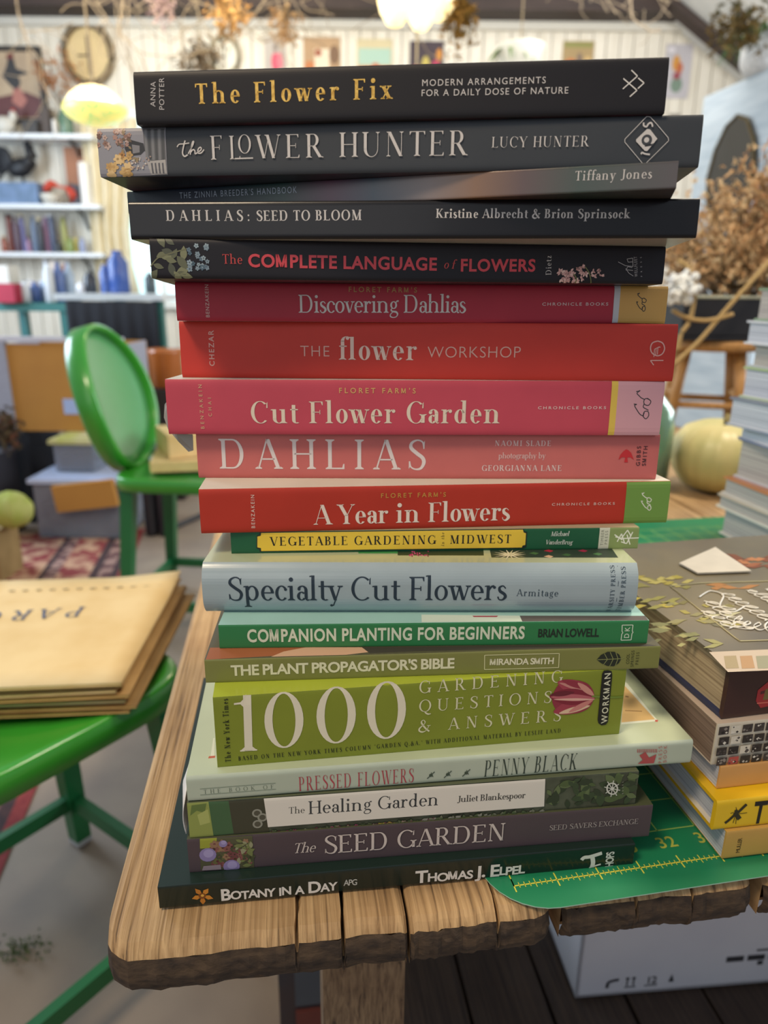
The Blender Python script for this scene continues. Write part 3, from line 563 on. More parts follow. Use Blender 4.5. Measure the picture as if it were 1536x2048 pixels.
  ('L','publisher_mark','#3a3438',0.54,[(264,25.01),(265.2,25.24),(266.2,25.57),(264.6,24.14),(266,22.62),(267.6,21.32),(269.4,20.68)],1),
  ('L','publisher_mark','#3a3438',0.55,[(270.7,21.34),(272.9,19.6),(271.9,17.41),(269.6,17.83),(268.9,19.8),(269.9,21.12),(271.8,20.69)],1),
  ('L','publisher_mark','#3a3438',0.54,[(269.2,18.05),(269,16.29),(270.8,15.21),(272.1,14.56)],1),
  ('L','publisher_mark','#3a3438',0.55,[(263.3,18.01),(265,17.8),(263.9,17.14),(265.6,14.52),(267.4,12.33),(269.3,11.25)],1),
  ('L','publisher_mark','#3a3438',0.53,[(269.3,11.03),(269.8,13.66),(271.9,13.79),(272.5,11.48),(271.1,9.72),(269.5,11.03),(269.8,13.23)],1),
 ],
 'dahlias': [
  ('T','title_lettering','#dcd0cc','DAHLIAS','book',(12.8,5.73),(133.4,5.55),17.5,{}),
  ('T','author_lettering','#dcc0bc','NAOMI SLADE','bold',(172.8,19.75),(205.7,19.81),3.15,{}),
  ('T','author_lettering','#dcc0bc','photography by','book',(175.3,12.34),(202.9,12.53),3.38,{}),
  ('T','author_lettering','#dcc8c4','GEORGIANNA LANE','bold',(165.9,4.91),(212.9,5.09),3.41,{}),
  ('P','publisher_mark','#c0262c',[(245.7,11.82),(246.5,14.71),(248.2,16.93),(249.7,18.05),(250.9,17.61),(252.8,15.97),(254.8,11.89),(252.4,13.42),(250.8,13.19),(251.4,10.31),(249.2,10.29),(249.6,13.18),(247.8,13.39)]),
  ('T','publisher_mark','#3c2024','GIBBS','semi',(258.7,8.25),(258.2,19.86),2.4,{}),
  ('T','publisher_mark','#3c2024','SMITH','semi',(262.1,8.28),(262.1,20.1),2.4,{}),
 ],
 'year': [
  ('T','author_lettering','#dcb8ac','BENZAKEIN','semi',(29.7,2.52),(30.1,21.93),2,{}),
  ('T','subtitle_lettering','#c08a3c',"FLORET FARM'S",'semi',(100.3,18.71),(137.6,18.67),2.68,{}),
  ('T','title_lettering','#e4d4c6','A Year in Flowers','didone',(62.7,3.86),(175.7,3.91),11.49,{}),
  ('T','publisher_lettering','#dcb8ac','CHRONICLE BOOKS','semi',(200.1,12.06),(238.1,11.86),1.53,{'asp':1.4}),
  ('P','spine_label','#6d9440',[(244.4,25.1),(271.2,25.27),(271.4,-0.11),(244.6,-0.35)]),
  ('L','publisher_mark','#dfe0d0',0.48,[(253.9,18.39),(254.7,18.52),(255.4,18.72),(254.4,17.8),(255.4,16.76),(256.6,15.86),(257.9,15.4)],1),
  ('L','publisher_mark','#dfe0d0',0.48,[(258.6,15.82),(260.2,14.62),(259.7,13.16),(258.2,13.49),(257.5,14.82),(258.2,15.68),(259.4,15.36)],1),
  ('L','publisher_mark','#dfe0d0',0.48,[(257.9,13.65),(257.9,12.47),(259.2,11.71),(260.1,11.25)],1),
  ('L','publisher_mark','#dfe0d0',0.49,[(254,13.73),(255.1,13.56),(254.5,13.14),(255.8,11.35),(257.1,9.85),(258.5,9.08)],1),
  ('L','publisher_mark','#dfe0d0',0.49,[(258.5,8.93),(258.6,10.69),(260,10.73),(260.6,9.17),(259.8,8.01),(258.6,8.92),(258.7,10.4)],1),
 ],
 'vegetable': [
  ('P','spine_label','#16251c',[(16.1,12.62),(167.5,12.92),(167.3,11.82),(169.4,10.9),(169.4,1.77),(167.4,0.9),(15.7,1.01),(15.9,2.34),(14.1,3.14),(14.6,10.66),(16.2,11.41)]),
  ('P','spine_label','#e2bf3c',[(17.2,12.16),(166.8,12.38),(167.3,10.71),(168.7,10.13),(168.7,3.12),(167.1,2.69),(166.8,1.58),(16.8,1.44),(16.7,3.22),(14.7,3.69),(15,10.1),(16.9,10.51)]),
  ('T','title_lettering','#141210','VEGETABLE GARDENING','bold',(22,4.48),(116.7,4.31),5.3,{}),
  ('T','title_lettering','#141210','in the','bold',(121.4,2.96),(121.2,11.18),1.8,{'slant':0.2}),
  ('T','title_lettering','#141210','MIDWEST','bold',(124.5,4.39),(160.3,4.35),5.17,{}),
  ('T','author_lettering','#c8d0c4','Michael','bold',(183.2,8.26),(194.1,8.32),2.76,{'slant':0.2}),
  ('T','author_lettering','#c8d0c4','VanderBrug','bold',(180.4,3.3),(196.4,3.08),2.78,{'slant':0.2}),
  ('P','spine_label','#cbccb8',[(212,13.66),(218.1,13.56),(218,0.02),(211.9,-0.12)]),
  ('P','spine_label','#84965a',[(218.1,13.56),(235.5,12.96),(235.6,0.02),(218,0.02)]),
  ('T','publisher_lettering','#6d7060','TIMBER','sans',(214.8,2.28),(214.6,11.65),1.7,{}),
  ('T','publisher_lettering','#6d7060','PRESS','sans',(217.2,2.8),(217,11.06),1.7,{}),
  ('L','publisher_mark','#e6e8d8',0.67,[(221.6,7.48),(225.6,6.32),(235.7,6.62)],0),
  ('L','publisher_mark','#e6e8d8',0.66,[(223,4.38),(225.1,9.29),(227.6,3.21)],0),
  ('L','publisher_mark','#e6e8d8',0.66,[(225.2,6.33),(228.5,11.43),(231,7.56)],0),
  ('L','publisher_mark','#e6e8d8',0.66,[(225.3,4.35),(228.7,3.2),(231.7,10.29)],0),
  ('L','publisher_mark','#e6e8d8',0.66,[(228.4,8.7),(230.8,2.62)],0),
  ('L','publisher_mark','#e6e8d8',0.65,[(221,8.81),(225.9,5.44)],0),
 ],
 'specialty': [
  ('T','title_lettering','#1a2c3a','Specialty Cut Flowers','book',(14.1,8.63),(167.6,9.06),13.56,{}),
  ('T','author_lettering','#2c404c','Armitage','book',(172.6,11.6),(195.7,11.28),4,{}),
  ('T','publisher_lettering','#3c4c56','VARSITY PRESS','bold',(227,0.34),(226.4,28.14),2.4,{}),
  ('L','publisher_lettering','#4c5c66',0.31,[(228.5,0.34),(228.3,27.85)],0),
  ('T','publisher_lettering','#3c4c56','TIMBER PRESS','bold',(232.3,0.57),(232.5,27.56),2.5,{}),
  ('Q','cover_picture','#c04858',[(11.8,23.3),(81.1,24.1),(81.5,12.5),(13.8,11.3)]),
  ('Q','cover_picture','#c3cca4',[(12.7,23.4),(80.4,24.1),(80.7,13.8),(14.4,12.6)]),
  ('Q','cover_picture','#3f8a4a',[(84.9,24.2),(107.6,25),(107.2,13.3),(85.3,13.1)]),
  ('Q','cover_picture','#2a3a24',[(107.6,25),(157.6,27.8),(155.8,13),(107.2,13.3)]),
  ('Q','cover_picture','#2c3c30',[(161.3,28.4),(233.4,29.2),(231.7,11.9),(160,12.8)]),
  ('Q','cover_picture','#b02a68',[(122.7,17.5),(123.3,19.1),(123.7,17.5),(123.1,15.9)]),
  ('Q','cover_picture','#d04c88',[(113.8,16.6),(114.4,18.2),(114.9,16.6),(114.3,15)]),
  ('Q','cover_picture','#8a1c4c',[(123.9,15.8),(124.6,17.4),(125,15.8),(124.4,14.2)]),
  ('Q','cover_picture','#b02a68',[(115.2,19.4),(115.8,21),(116.3,19.4),(115.7,17.8)]),
  ('Q','cover_picture','#d04c88',[(115.4,23.5),(116,25.2),(116.5,23.6),(115.9,21.9)]),
  ('Q','cover_picture','#8a1c4c',[(119.9,17.6),(120.6,19.2),(121,17.6),(120.4,16.1)]),
  ('Q','cover_picture','#b02a68',[(122,16.9),(122.6,18.5),(123.1,16.9),(122.4,15.3)]),
  ('Q','cover_picture','#d04c88',[(116.5,23.1),(117.1,24.7),(117.6,23.1),(116.9,21.5)]),
  ('Q','cover_picture','#8a1c4c',[(114.9,15.5),(115.5,17.1),(116,15.6),(115.3,14)]),
  ('Q','cover_picture','#b02a68',[(118.1,21),(118.8,22.6),(119.2,21),(118.6,19.4)]),
  ('Q','cover_picture','#d04c88',[(119.5,20.5),(120.1,22.1),(120.5,20.5),(119.9,18.9)]),
  ('Q','cover_picture','#8a1c4c',[(117.9,19.3),(118.5,20.9),(119,19.3),(118.3,17.7)]),
  ('Q','cover_picture','#b02a68',[(118.1,18.4),(118.7,20),(119.2,18.4),(118.6,16.8)]),
  ('Q','cover_picture','#d04c88',[(115.4,18.1),(116,19.7),(116.5,18.1),(115.9,16.5)]),
  ('Q','cover_picture','#8a1c4c',[(113.5,17.9),(114.1,19.5),(114.6,17.9),(114,16.3)]),
  ('Q','cover_picture','#b02a68',[(124.7,24.5),(125.3,26.2),(125.8,24.5),(125.1,22.9)]),
  ('Q','cover_picture','#d04c88',[(116.8,20),(117.4,21.6),(117.9,20),(117.2,18.4)]),
  ('Q','cover_picture','#8a1c4c',[(118.6,17),(119.3,18.6),(119.7,17),(119.1,15.4)]),
  ('Q','cover_picture','#b02a68',[(114.5,18.3),(115.1,19.9),(115.5,18.3),(114.9,16.7)]),
  ('Q','cover_picture','#d04c88',[(120.6,17.2),(121.2,18.8),(121.6,17.2),(121,15.7)]),
  ('Q','cover_picture','#8a1c4c',[(123.5,18.2),(124.1,19.8),(124.5,18.2),(123.9,16.6)]),
  ('Q','cover_picture','#b02a68',[(114.2,18),(114.9,19.6),(115.3,18.1),(114.7,16.5)]),
  ('Q','cover_picture','#e0dcc0',[(171,17.8),(181,19),(171.4,20)]),
  ('Q','cover_picture','#c8c4a0',[(170.7,17.9),(179.3,15.1),(171.7,19.9)]),
  ('Q','cover_picture','#e0dcc0',[(170.5,18.2),(175.9,11.9),(171.9,19.6)]),
  ('Q','cover_picture','#c8c4a0',[(170.4,18.6),(171.8,10.2),(172,19.2)]),
  ('Q','cover_picture','#e0dcc0',[(170.5,19.1),(167.5,10.2),(171.9,18.7)]),
  ('Q','cover_picture','#c8c4a0',[(170.8,19.6),(163.9,11.8),(171.7,18.2)]),
  ('Q','cover_picture','#e0dcc0',[(171.1,19.9),(161.8,14.9),(171.4,17.9)]),
  ('Q','cover_picture','#c8c4a0',[(171.4,20),(161.4,18.8),(171,17.8)]),
  ('Q','cover_picture','#e0dcc0',[(171.7,19.9),(163,22.8),(170.7,17.9)]),
  ('Q','cover_picture','#c8c4a0',[(171.9,19.6),(166.3,26.1),(170.5,18.2)]),
  ('Q','cover_picture','#e0dcc0',[(172,19.2),(170.7,28),(170.4,18.6)]),
  ('Q','cover_picture','#c8c4a0',[(171.9,18.7),(175.1,28),(170.5,19.1)]),
  ('Q','cover_picture','#e0dcc0',[(171.7,18.2),(178.8,26.2),(170.8,19.6)]),
  ('Q','cover_picture','#c8c4a0',[(171.4,17.9),(180.9,23),(171.1,19.9)]),
  ('Q','cover_picture','#b02a40',[(192.3,25.3),(195.7,27.9),(198,25.4),(195.5,22.8)]),
  ('Q','cover_picture','#a02848',[(212.2,25.5),(215.8,28.1),(218,25.6),(215.3,23)]),
  ('Q','cover_picture','#d0b08c',[(190,15.5),(193.4,18),(195.6,15.6),(193.2,13.1)]),
  ('Q','cover_picture','#4a7040',[(182.8,21),(186.2,23.5),(188.5,21),(186.1,18.5)]),
  ('Q','cover_picture','#3c6438',[(200.9,18.4),(204.4,20.9),(206.6,18.5),(204,16)]),
  ('Q','cover_picture','#4a7848',[(219.1,20),(222.7,22.5),(224.8,20),(222.1,17.5)]),
 ],
 'companion': [
  ('T','title_lettering','#cfd6bc','COMPANION PLANTING FOR BEGINNERS','heavy',(15,3.83),(166,3.98),7.37,{'asp':0.72}),
  ('T','author_lettering','#16261a','BRIAN LOWELL','heavy',(173.2,4.72),(207.1,4.65),4.87,{'asp':0.72}),
  ('L','publisher_mark','#c8d8c0',0.49,[(219.6,11.35),(225.6,11.36),(225.6,7.61),(226.2,6.91),(225.6,6.33),(225.5,2.37),(219.9,2.23),(219.9,6),(220.5,6.78),(219.9,7.59),(219.6,11.35)],0),
  ('T','publisher_mark','#c8d8c0','DK','semi',(224.1,3.38),(224.1,9.9),2.8,{}),
  ('Q','cover_picture','#c8d4c4',[(110.1,10.9),(164.5,8.2),(164.4,0.6),(109.4,1)]),
  ('Q','cover_picture','#5a5450',[(164.7,8.2),(235.4,6.3),(234.2,0.4),(164.4,0.6)]),
  ('Q','cover_picture','#a03848',[(138.2,8.7),(152.7,8.4),(151.5,6.7),(138.8,7)]),
 ],
 'propagator': [
  ('T','title_lettering','#d8d4b4',"THE PLANT PROPAGATOR'S BIBLE",'heavy',(13.5,4.02),(132.7,4.33),6.02,{}),
  ('L','author_lettering','#cfcc9c',0.41,[(149,11.42),(190.2,11.13),(190.5,2.54),(149.3,2.79),(149,11.42)],0),
  ('T','author_lettering','#d8d4b4','MIRANDA SMITH','heavy',(152,5.4),(187.7,4.95),3.74,{}),
  ('P','publisher_mark','#1c2416',[(211.6,6.61),(213.7,9.48),(217.3,11.24),(221,11.12),(224,9.33),(225.3,6.76),(224.3,4.06),(221.5,2.26),(217.8,2.6),(214.2,4.42)]),
  ('L','publisher_mark','#8a8f56',0.34,[(211.9,6.6),(225.5,6.76),(227.1,7.75)],0),
  ('L','publisher_mark','#8a8f56',0.31,[(215.5,10.26),(217.6,6.61),(215.7,3.52)],0),
  ('L','publisher_mark','#8a8f56',0.31,[(218.7,10.99),(220.8,6.71),(219.2,2.34)],0),
  ('L','publisher_mark','#8a8f56',0.32,[(221.9,10.66),(223.5,6.82),(222.4,2.65)],0),
  ('T','publisher_mark','#2c3018','COOL','sans',(230.2,3.42),(229.9,9.44),1.8,{'asp':0.8}),
  ('T','publisher_mark','#2c3018','SPRINGS','sans',(232.8,1.64),(232.4,11.46),1.8,{'asp':0.8}),
  ('T','publisher_mark','#2c3018','PRESS','sans',(235.5,2.81),(235.3,10.31),1.8,{'asp':0.8}),
  ('Q','cover_picture','#9a5a38',[(0.9,13.9),(57.5,10.8),(34.6,2.1),(0.7,-0.6)]),
  ('Q','cover_picture','#c9a184',[(52.5,11.1),(83,9.2),(89.5,3.9),(74.3,1),(34.6,1.4),(40.9,6.9)]),
  ('Q','cover_picture','#3c3630',[(83,9.2),(241.2,3),(245.2,-0.4),(114.1,2.6),(86.9,2)]),
 ],
 'thousand': [
  ('T','title_lettering','#dcd4bc','1','didone',(9.6,8.81),(24.5,8.51),33.15,{'asp':1.05}),
  ('T','title_lettering','#dcd4bc','0','didone',(24.5,9.49),(48.3,9.31),32.18,{'asp':1}),
  ('T','title_lettering','#dcd4bc','0','didone',(51.5,9.76),(76,9.52),32.91,{'asp':1}),
  ('T','title_lettering','#dcd4bc','0','didone',(78.5,9.95),(103.2,10.02),33.64,{'asp':1}),
  ('T','title_lettering','#d4d0ac','GARDENING','book',(107.2,35.74),(187.6,36.43),7.2,{}),
  ('T','title_lettering','#d4d0ac','QUESTIONS','book',(107.3,24.37),(182,24.09),7.29,{}),
  ('T','title_lettering','#d4d0ac','& ANSWERS','book',(107.2,11.96),(188.5,11.95),7.39,{}),
  ('T','subtitle_lettering','#1c240c','BASED ON THE NEW YORK TIMES COLUMN "GARDEN Q.&A." WITH ADDITIONAL MATERIAL BY LESLIE LAND','bold',(11,3.26),(189,4.38),2.58,{'asp':0.75}),
  ('T','author_lettering','#141a0a','The New York Times','black',(7.1,3.04),(7.5,40.65),2.92,{'asp':0.8}),
  ('P','spine_picture','#8a2c3c',[(182.1,26.74),(182.1,28.01),(182.4,29.25),(182.8,30.45),(183.3,31.58),(183.8,32.62),(184.3,33.61),(184.9,34.56),(185.5,35.42),(186.2,36.15),(187,36.71),(187.9,37.09),(189,37.29),(190.2,37.37),(191.4,37.35),(192.6,37.28),(193.9,37.16),(195.2,36.95),(196.5,36.67),(197.8,36.31),(199,35.88),(200.1,35.39),(201.2,34.86),(202.1,34.23),(203,33.5),(203.8,32.62),(204.6,31.56),(205.4,30.34),(206,29.02),(206.5,27.65),(206.7,26.3),(206.7,24.9),(206.4,23.42),(206,21.95),(205.4,20.59),(204.6,19.44),(203.7,18.49),(202.5,17.68),(201.3,17.01),(199.9,16.5),(198.4,16.13),(196.9,15.94),(195.2,15.91),(193.5,16.02),(191.8,16.25),(190.3,16.58),(189,17),(187.7,17.52),(186.6,18.16),(185.6,18.93),(184.7,19.87),(183.9,21.03),(183.2,22.41),(182.6,23.89),(182.3,25.37)]),
  ('P','spine_picture','#a03c4c',[(184.5,36.65),(184.7,35.7),(185.6,34.42),(186.9,32.99),(188.3,31.6),(189.7,30.45),(191,29.53),(192.4,28.71),(193.8,28.01),(195.3,27.43),(196.8,26.99),(198.5,26.69),(200.4,26.54),(202.2,26.5),(203.8,26.59),(205,26.77),(205.7,27.03),(206.1,27.39),(206.2,27.86),(206.1,28.47),(205.6,29.23),(204.8,30.24),(203.5,31.51),(202,32.85),(200.5,34.11),(199,35.13),(197.6,35.92),(196.1,36.58),(194.6,37.11),(193.1,37.49),(191.6,37.72),(190,37.82),(188.2,37.8),(186.5,37.62),(185.1,37.24)]),
  ('P','spine_picture','#c08078',[(185.4,36.1),(185.8,35.73),(186.7,35.11),(188.1,34.35),(189.5,33.56),(190.9,32.88),(192.1,32.29),(193.5,31.71),(194.8,31.15),(196.2,30.63),(197.6,30.15),(199.1,29.69),(200.7,29.23),(202.3,28.82),(203.6,28.5),(204.6,28.31),(205.2,28.24),(205.5,28.27),(205.5,28.4),(205.3,28.64),(204.8,29),(203.9,29.53),(202.6,30.23),(201.1,31),(199.6,31.77),(198.1,32.44),(196.8,33.01),(195.4,33.56),(194,34.06),(192.7,34.52),(191.4,34.92),(190,35.31),(188.4,35.7),(187,36.01),(185.9,36.17)]),
  ('P','spine_picture','#8c2c3c',[(187,37.44),(187.2,36.96),(188,36.25),(189.2,35.44),(190.4,34.62),(191.6,33.93),(192.7,33.36),(193.9,32.83),(195.1,32.34),(196.3,31.91),(197.5,31.54),(198.9,31.23),(200.3,30.96),(201.7,30.76),(202.9,30.63),(203.8,30.6),(204.3,30.65),(204.6,30.78),(204.7,30.99),(204.5,31.3),(204.1,31.71),(203.3,32.28),(202.2,33.01),(200.9,33.8),(199.6,34.57),(198.3,35.21),(197.1,35.73),(195.9,36.2),(194.7,36.61),(193.5,36.95),(192.4,37.21),(191.1,37.43),(189.7,37.61),(188.4,37.7),(187.4,37.66)]),
  ('P','spine_picture','#9c3848',[(183.6,17.88),(184.3,17.21),(185.7,16.64),(187.5,16.2),(189.5,15.9),(191.2,15.75),(192.7,15.75),(194.3,15.89),(195.9,16.18),(197.4,16.6),(198.8,17.15),(200.3,17.92),(201.9,18.9),(203.4,19.98),(204.6,21.02),(205.4,21.87),(205.9,22.53),(206,23.09),(205.8,23.57),(205.4,23.98),(204.6,24.34),(203.4,24.69),(201.7,25.01),(199.8,25.25),(197.8,25.38),(196.1,25.35),(194.5,25.16),(193,24.83),(191.5,24.37),(190.1,23.8),(188.8,23.11),(187.4,22.2),(186,21.08),(184.7,19.89),(183.8,18.78)]),
  ('P','spine_picture','#d8b898',[(186.9,16.88),(187.3,16.64),(188.3,16.48),(189.6,16.4),(191.1,16.38),(192.4,16.41),(193.6,16.49),(194.8,16.63),(196,16.83),(197.2,17.08),(198.4,17.38),(199.7,17.77),(201,18.25),(202.3,18.76),(203.4,19.24),(204.2,19.63),(204.6,19.92),(204.8,20.15),(204.7,20.34),(204.4,20.48),(203.9,20.58),(203,20.66),(201.7,20.7),(200.3,20.7),(198.9,20.66),(197.5,20.55),(196.3,20.39),(195,20.18),(193.8,19.92),(192.7,19.61),(191.6,19.26),(190.4,18.82),(189.1,18.29),(188,17.74),(187.1,17.25)]),
  ('P','spine_picture','#7c1e30',[(180.4,28.07),(181,27.09),(182.4,25.95),(184.3,24.8),(186.3,23.74),(188.2,22.92),(189.9,22.33),(191.7,21.89),(193.6,21.6),(195.4,21.46),(197.3,21.49),(199.2,21.73),(201.3,22.18),(203.4,22.76),(205.1,23.39),(206.3,23.99),(207,24.53),(207.4,25.07),(207.4,25.64),(207,26.26),(206.2,26.95),(204.9,27.79),(203.1,28.77),(201,29.77),(198.9,30.64),(196.9,31.27),(195.1,31.66),(193.2,31.9),(191.4,31.98),(189.6,31.9),(187.9,31.66),(186.1,31.22),(184.1,30.58),(182.3,29.8),(180.9,28.95)]),
  ('P','spine_picture','#b05a62',[(181.2,27.65),(181.7,27.19),(183.1,26.63),(184.9,26.01),(186.8,25.44),(188.6,24.97),(190.3,24.61),(192,24.3),(193.8,24.06),(195.6,23.88),(197.3,23.77),(199.2,23.75),(201.2,23.8),(203.2,23.92),(204.9,24.07),(206.1,24.24),(206.8,24.42),(207.1,24.63),(207.1,24.87),(206.8,25.16),(206.1,25.5),(204.8,25.94),(203.1,26.47),(201.1,27.02),(199.1,27.53),(197.2,27.93),(195.4,28.22),(193.7,28.44),(191.9,28.59),(190.2,28.67),(188.5,28.68),(186.8,28.61),(184.8,28.47),(183,28.26),(181.7,27.99)]),
  ('P','spine_picture','#d8a898',[(183,25.94),(183.5,25.76),(184.7,25.52),(186.4,25.24),(188.3,24.97),(190,24.74),(191.5,24.56),(193.1,24.39),(194.8,24.24),(196.5,24.12),(198.1,24.02),(199.9,23.95),(201.8,23.9),(203.7,23.87),(205.2,23.87),(206.4,23.89),(207,23.93),(207.4,23.99),(207.3,24.07),(207,24.19),(206.3,24.33),(205.2,24.53),(203.6,24.77),(201.7,25.04),(199.8,25.29),(198,25.49),(196.4,25.66),(194.7,25.8),(193,25.91),(191.4,26),(189.9,26.06),(188.2,26.09),(186.4,26.11),(184.7,26.1),(183.5,26.04)]),
  ('P','spine_picture','#c88a7c',[(196.2,35.35),(196.2,34.93),(196.5,34.21),(197.1,33.33),(197.7,32.43),(198.3,31.64),(198.9,30.96),(199.6,30.29),(200.2,29.65),(201,29.04),(201.7,28.48),(202.6,27.94),(203.5,27.41),(204.5,26.93),(205.3,26.55),(205.9,26.32),(206.3,26.23),(206.6,26.26),(206.7,26.41),(206.6,26.68),(206.5,27.08),(206.1,27.69),(205.6,28.48),(205,29.37),(204.3,30.25),(203.6,31.02),(202.9,31.69),(202.2,32.33),(201.5,32.91),(200.7,33.45),(200,33.92),(199.2,34.38),(198.2,34.84),(197.3,35.22),(196.6,35.42)]),
  ('P','spine_picture','#c47c74',[(192.6,17.12),(193,17),(193.9,17.06),(195,17.27),(196.2,17.55),(197.2,17.84),(198.2,18.16),(199.1,18.55),(200.1,18.98),(201,19.47),(202,19.99),(202.9,20.61),(203.9,21.33),(204.8,22.06),(205.6,22.73),(206.1,23.24),(206.4,23.6),(206.5,23.85),(206.4,24.01),(206.2,24.07),(205.7,24.06),(204.9,23.95),(203.9,23.73),(202.8,23.44),(201.6,23.09),(200.5,22.72),(199.5,22.32),(198.6,21.87),(197.6,21.37),(196.7,20.85),(195.9,20.3),(195,19.65),(194.1,18.9),(193.3,18.15),(192.7,17.52)]),
  ('P','spine_picture','#641828',[(180.8,29),(181.1,28.73),(181.9,28.45),(182.9,28.2),(184,27.98),(185,27.82),(185.9,27.73),(186.9,27.68),(187.8,27.68),(188.8,27.73),(189.7,27.82),(190.7,27.99),(191.8,28.22),(192.8,28.49),(193.7,28.76),(194.3,29),(194.6,29.2),(194.8,29.37),(194.8,29.54),(194.6,29.71),(194.1,29.88),(193.5,30.07),(192.5,30.28),(191.4,30.48),(190.3,30.65),(189.3,30.74),(188.3,30.78),(187.4,30.76),(186.4,30.7),(185.5,30.59),(184.6,30.44),(183.7,30.22),(182.7,29.93),(181.7,29.61),(181.1,29.29)]),
  ('L','spine_picture','#6d8430',1.11,[(205.4,26.15),(217.9,24.57),(224.1,24.46)],1),
  ('P','publisher_mark','#12140c',[(210.9,41.63),(213.2,42.45),(215.4,41.1),(216,38.86),(216.6,9.07),(215.5,7.15),(212.9,6.88),(210.9,8.57),(210.2,10.88),(210,39.86)]),
  ('T','publisher_mark','#d4d4b8','WORKMAN','semi',(216.1,8.35),(215,40.15),3.62,{}),
 ],
 'pressed': [
  ('T','subtitle_lettering','#5a6a58','THE BOOK OF','fine',(8.4,4.89),(44.5,4.92),2.4,{}),
  ('L','subtitle_lettering','#6a7a68',0.25,[(6.7,8),(45.6,8.13)],0),
  ('L','subtitle_lettering','#6a7a68',0.25,[(6.6,4.3),(45.6,4.36)],0),
  ('T','title_lettering','#a83c48','PRESSED FLOWERS','poster',(57.7,1.91),(119.4,2.14),8.8,{'asp':0.5}),
  ('T','author_lettering','#2c3a30','PENNY BLACK','poster',(158.4,1.95),(211.3,2.35),10.38,{'asp':0.5,'slant':0.05}),
  ('D','spine_picture','#3c4a3c',(128.7,5.66),1),
  ('L','spine_picture','#3c4a3c',0.5,[(126.7,3.63),(128.7,5.66),(130.7,7.71)],1),
  ('L','spine_picture','#3c4a3c',0.37,[(128.8,7.38),(129.9,4.55)],1),
  ('D','spine_picture','#3c4a3c',(138,5.41),1),
  ('L','spine_picture','#3c4a3c',0.51,[(136,3.34),(138,5.41),(140.1,7.48)],1),
  ('L','spine_picture','#3c4a3c',0.37,[(138.2,7.15),(139.4,4.28)],1),
  ('D','spine_picture','#3c4a3c',(148.3,5.47),1.03),
  ('L','spine_picture','#3c4a3c',0.52,[(146.2,3.38),(148.3,5.47),(150.4,7.58)],1),
  ('L','spine_picture','#3c4a3c',0.38,[(148.4,7.24),(149.6,4.33)],1),
  ('L','publisher_mark','#b05a5a',0.43,[(246.1,12.59),(246.3,10.24)],0),
  ('L','publisher_mark','#b05a5a',0.44,[(247.1,12.51),(247.3,10.17)],0),
  ('L','publisher_mark','#b05a5a',0.44,[(248.1,12.44),(248.3,10.09)],0),
  ('L','publisher_mark','#b05a5a',0.45,[(249.2,12.37),(249.4,10.02)],0),
  ('L','publisher_mark','#b05a5a',0.45,[(250.2,12.3),(250.4,9.94)],0),
  ('L','publisher_mark','#b05a5a',0.44,[(251.2,12.23),(251.4,9.87)],0),
  ('L','publisher_mark','#b05a5a',0.44,[(252.2,12.16),(252.4,9.79)],0),
  ('L','publisher_mark','#b05a5a',0.45,[(253.3,12.09),(253.5,9.72)],0),
  ('L','publisher_mark','#b05a5a',0.45,[(254.3,12.01),(254.5,9.64)],0),
  ('L','publisher_mark','#b05a5a',0.44,[(255.3,11.94),(255.6,9.57)],0),
  ('L','publisher_mark','#b05a5a',0.44,[(256.4,11.87),(256.6,9.49)],0),
  ('L','publisher_mark','#b05a5a',0.45,[(257.4,11.79),(257.6,9.41)],0),
  ('P','publisher_mark','#a84a4a',[(247.5,8.41),(250.9,10.34),(253.5,6.48),(257.7,8.37),(256.8,2.52),(247.2,2.87),(249.9,5.29)]),
  ('T','publisher_mark','#b06a64','PRESS','sans',(261.7,2.11),(260.4,13.36),2.11,{}),
  ('T','publisher_mark','#b06a64','BOOK','sans',(264.4,2.34),(263.4,13.46),2.11,{}),
  ('Q','cover_picture','#d8dcc8',[(269.1,65.6),(269.9,64.1),(268.7,20.5),(245.5,19.8)]),
  ('Q','cover_picture','#d6b070',[(267,61.3),(267.8,22.5),(246.4,21.7)]),
  ('Q','cover_picture','#b8493c',[(267.7,22.1),(269.3,21.5),(267.9,19.8),(266.6,20.3)]),
  ('Q','cover_picture','#8a6030',[(254.4,33.8),(264.2,31.9),(264,31.1),(254,33.1)]),
  ('Q','cover_picture','#8a6030',[(262,49.5),(263.7,48.5),(263.1,47.2),(261.2,47.9)]),
  ('Q','cover_picture','#c8ccb8',[(10.6,33.7),(11.4,33.6),(12.9,15.9),(10.8,16.1)]),
  ('Q','cover_picture','#b0563c',[(9.9,17),(13.3,17.1),(13.3,15.3),(9.7,15.1)]),
 ],
 'healing': [
  ('P','spine_picture','#88924a',[(-0,22.31),(11,22.06),(12.3,0.32),(0,0.2)]),
  ('P','spine_picture','#5d7038',[(1.1,14.19),(2.3,20.67),(10,21.19),(8.6,15.34),(4.7,17.12)]),
  ('P','spine_picture','#a2a860',[(4.8,14.47),(10.4,17.57),(11.1,9.11),(5.8,7.77)]),
  ('P','spine_picture','#3c5c3a',[(11,22.06),(21.3,21.62),(22.9,0.83),(12.3,0.32)]),
  ('P','spine_picture','#3a3a2a',[(21.3,21.62),(39.7,21.56),(41.6,0.13),(22.9,0.58)]),
  ('S','spine_picture',['#4a5a34','#34442a','#5c6a44','#2c3824'],'leaf',(195.7,3.6),(245.1,19.66),60,2.2,5.48,21),
  ('D','spine_picture','#8a8a7c',(35.7,12.94),2.66),
  ('D','spine_picture','#4c4a3c',(35.7,12.94),1.69),
  ('D','spine_picture','#8a8a7c',(35.7,5.97),2.67),
  ('D','spine_picture','#4c4a3c',(35.7,5.97),1.7),
  ('D','spine_picture','#8a8a7c',(38.4,10.06),2.67),
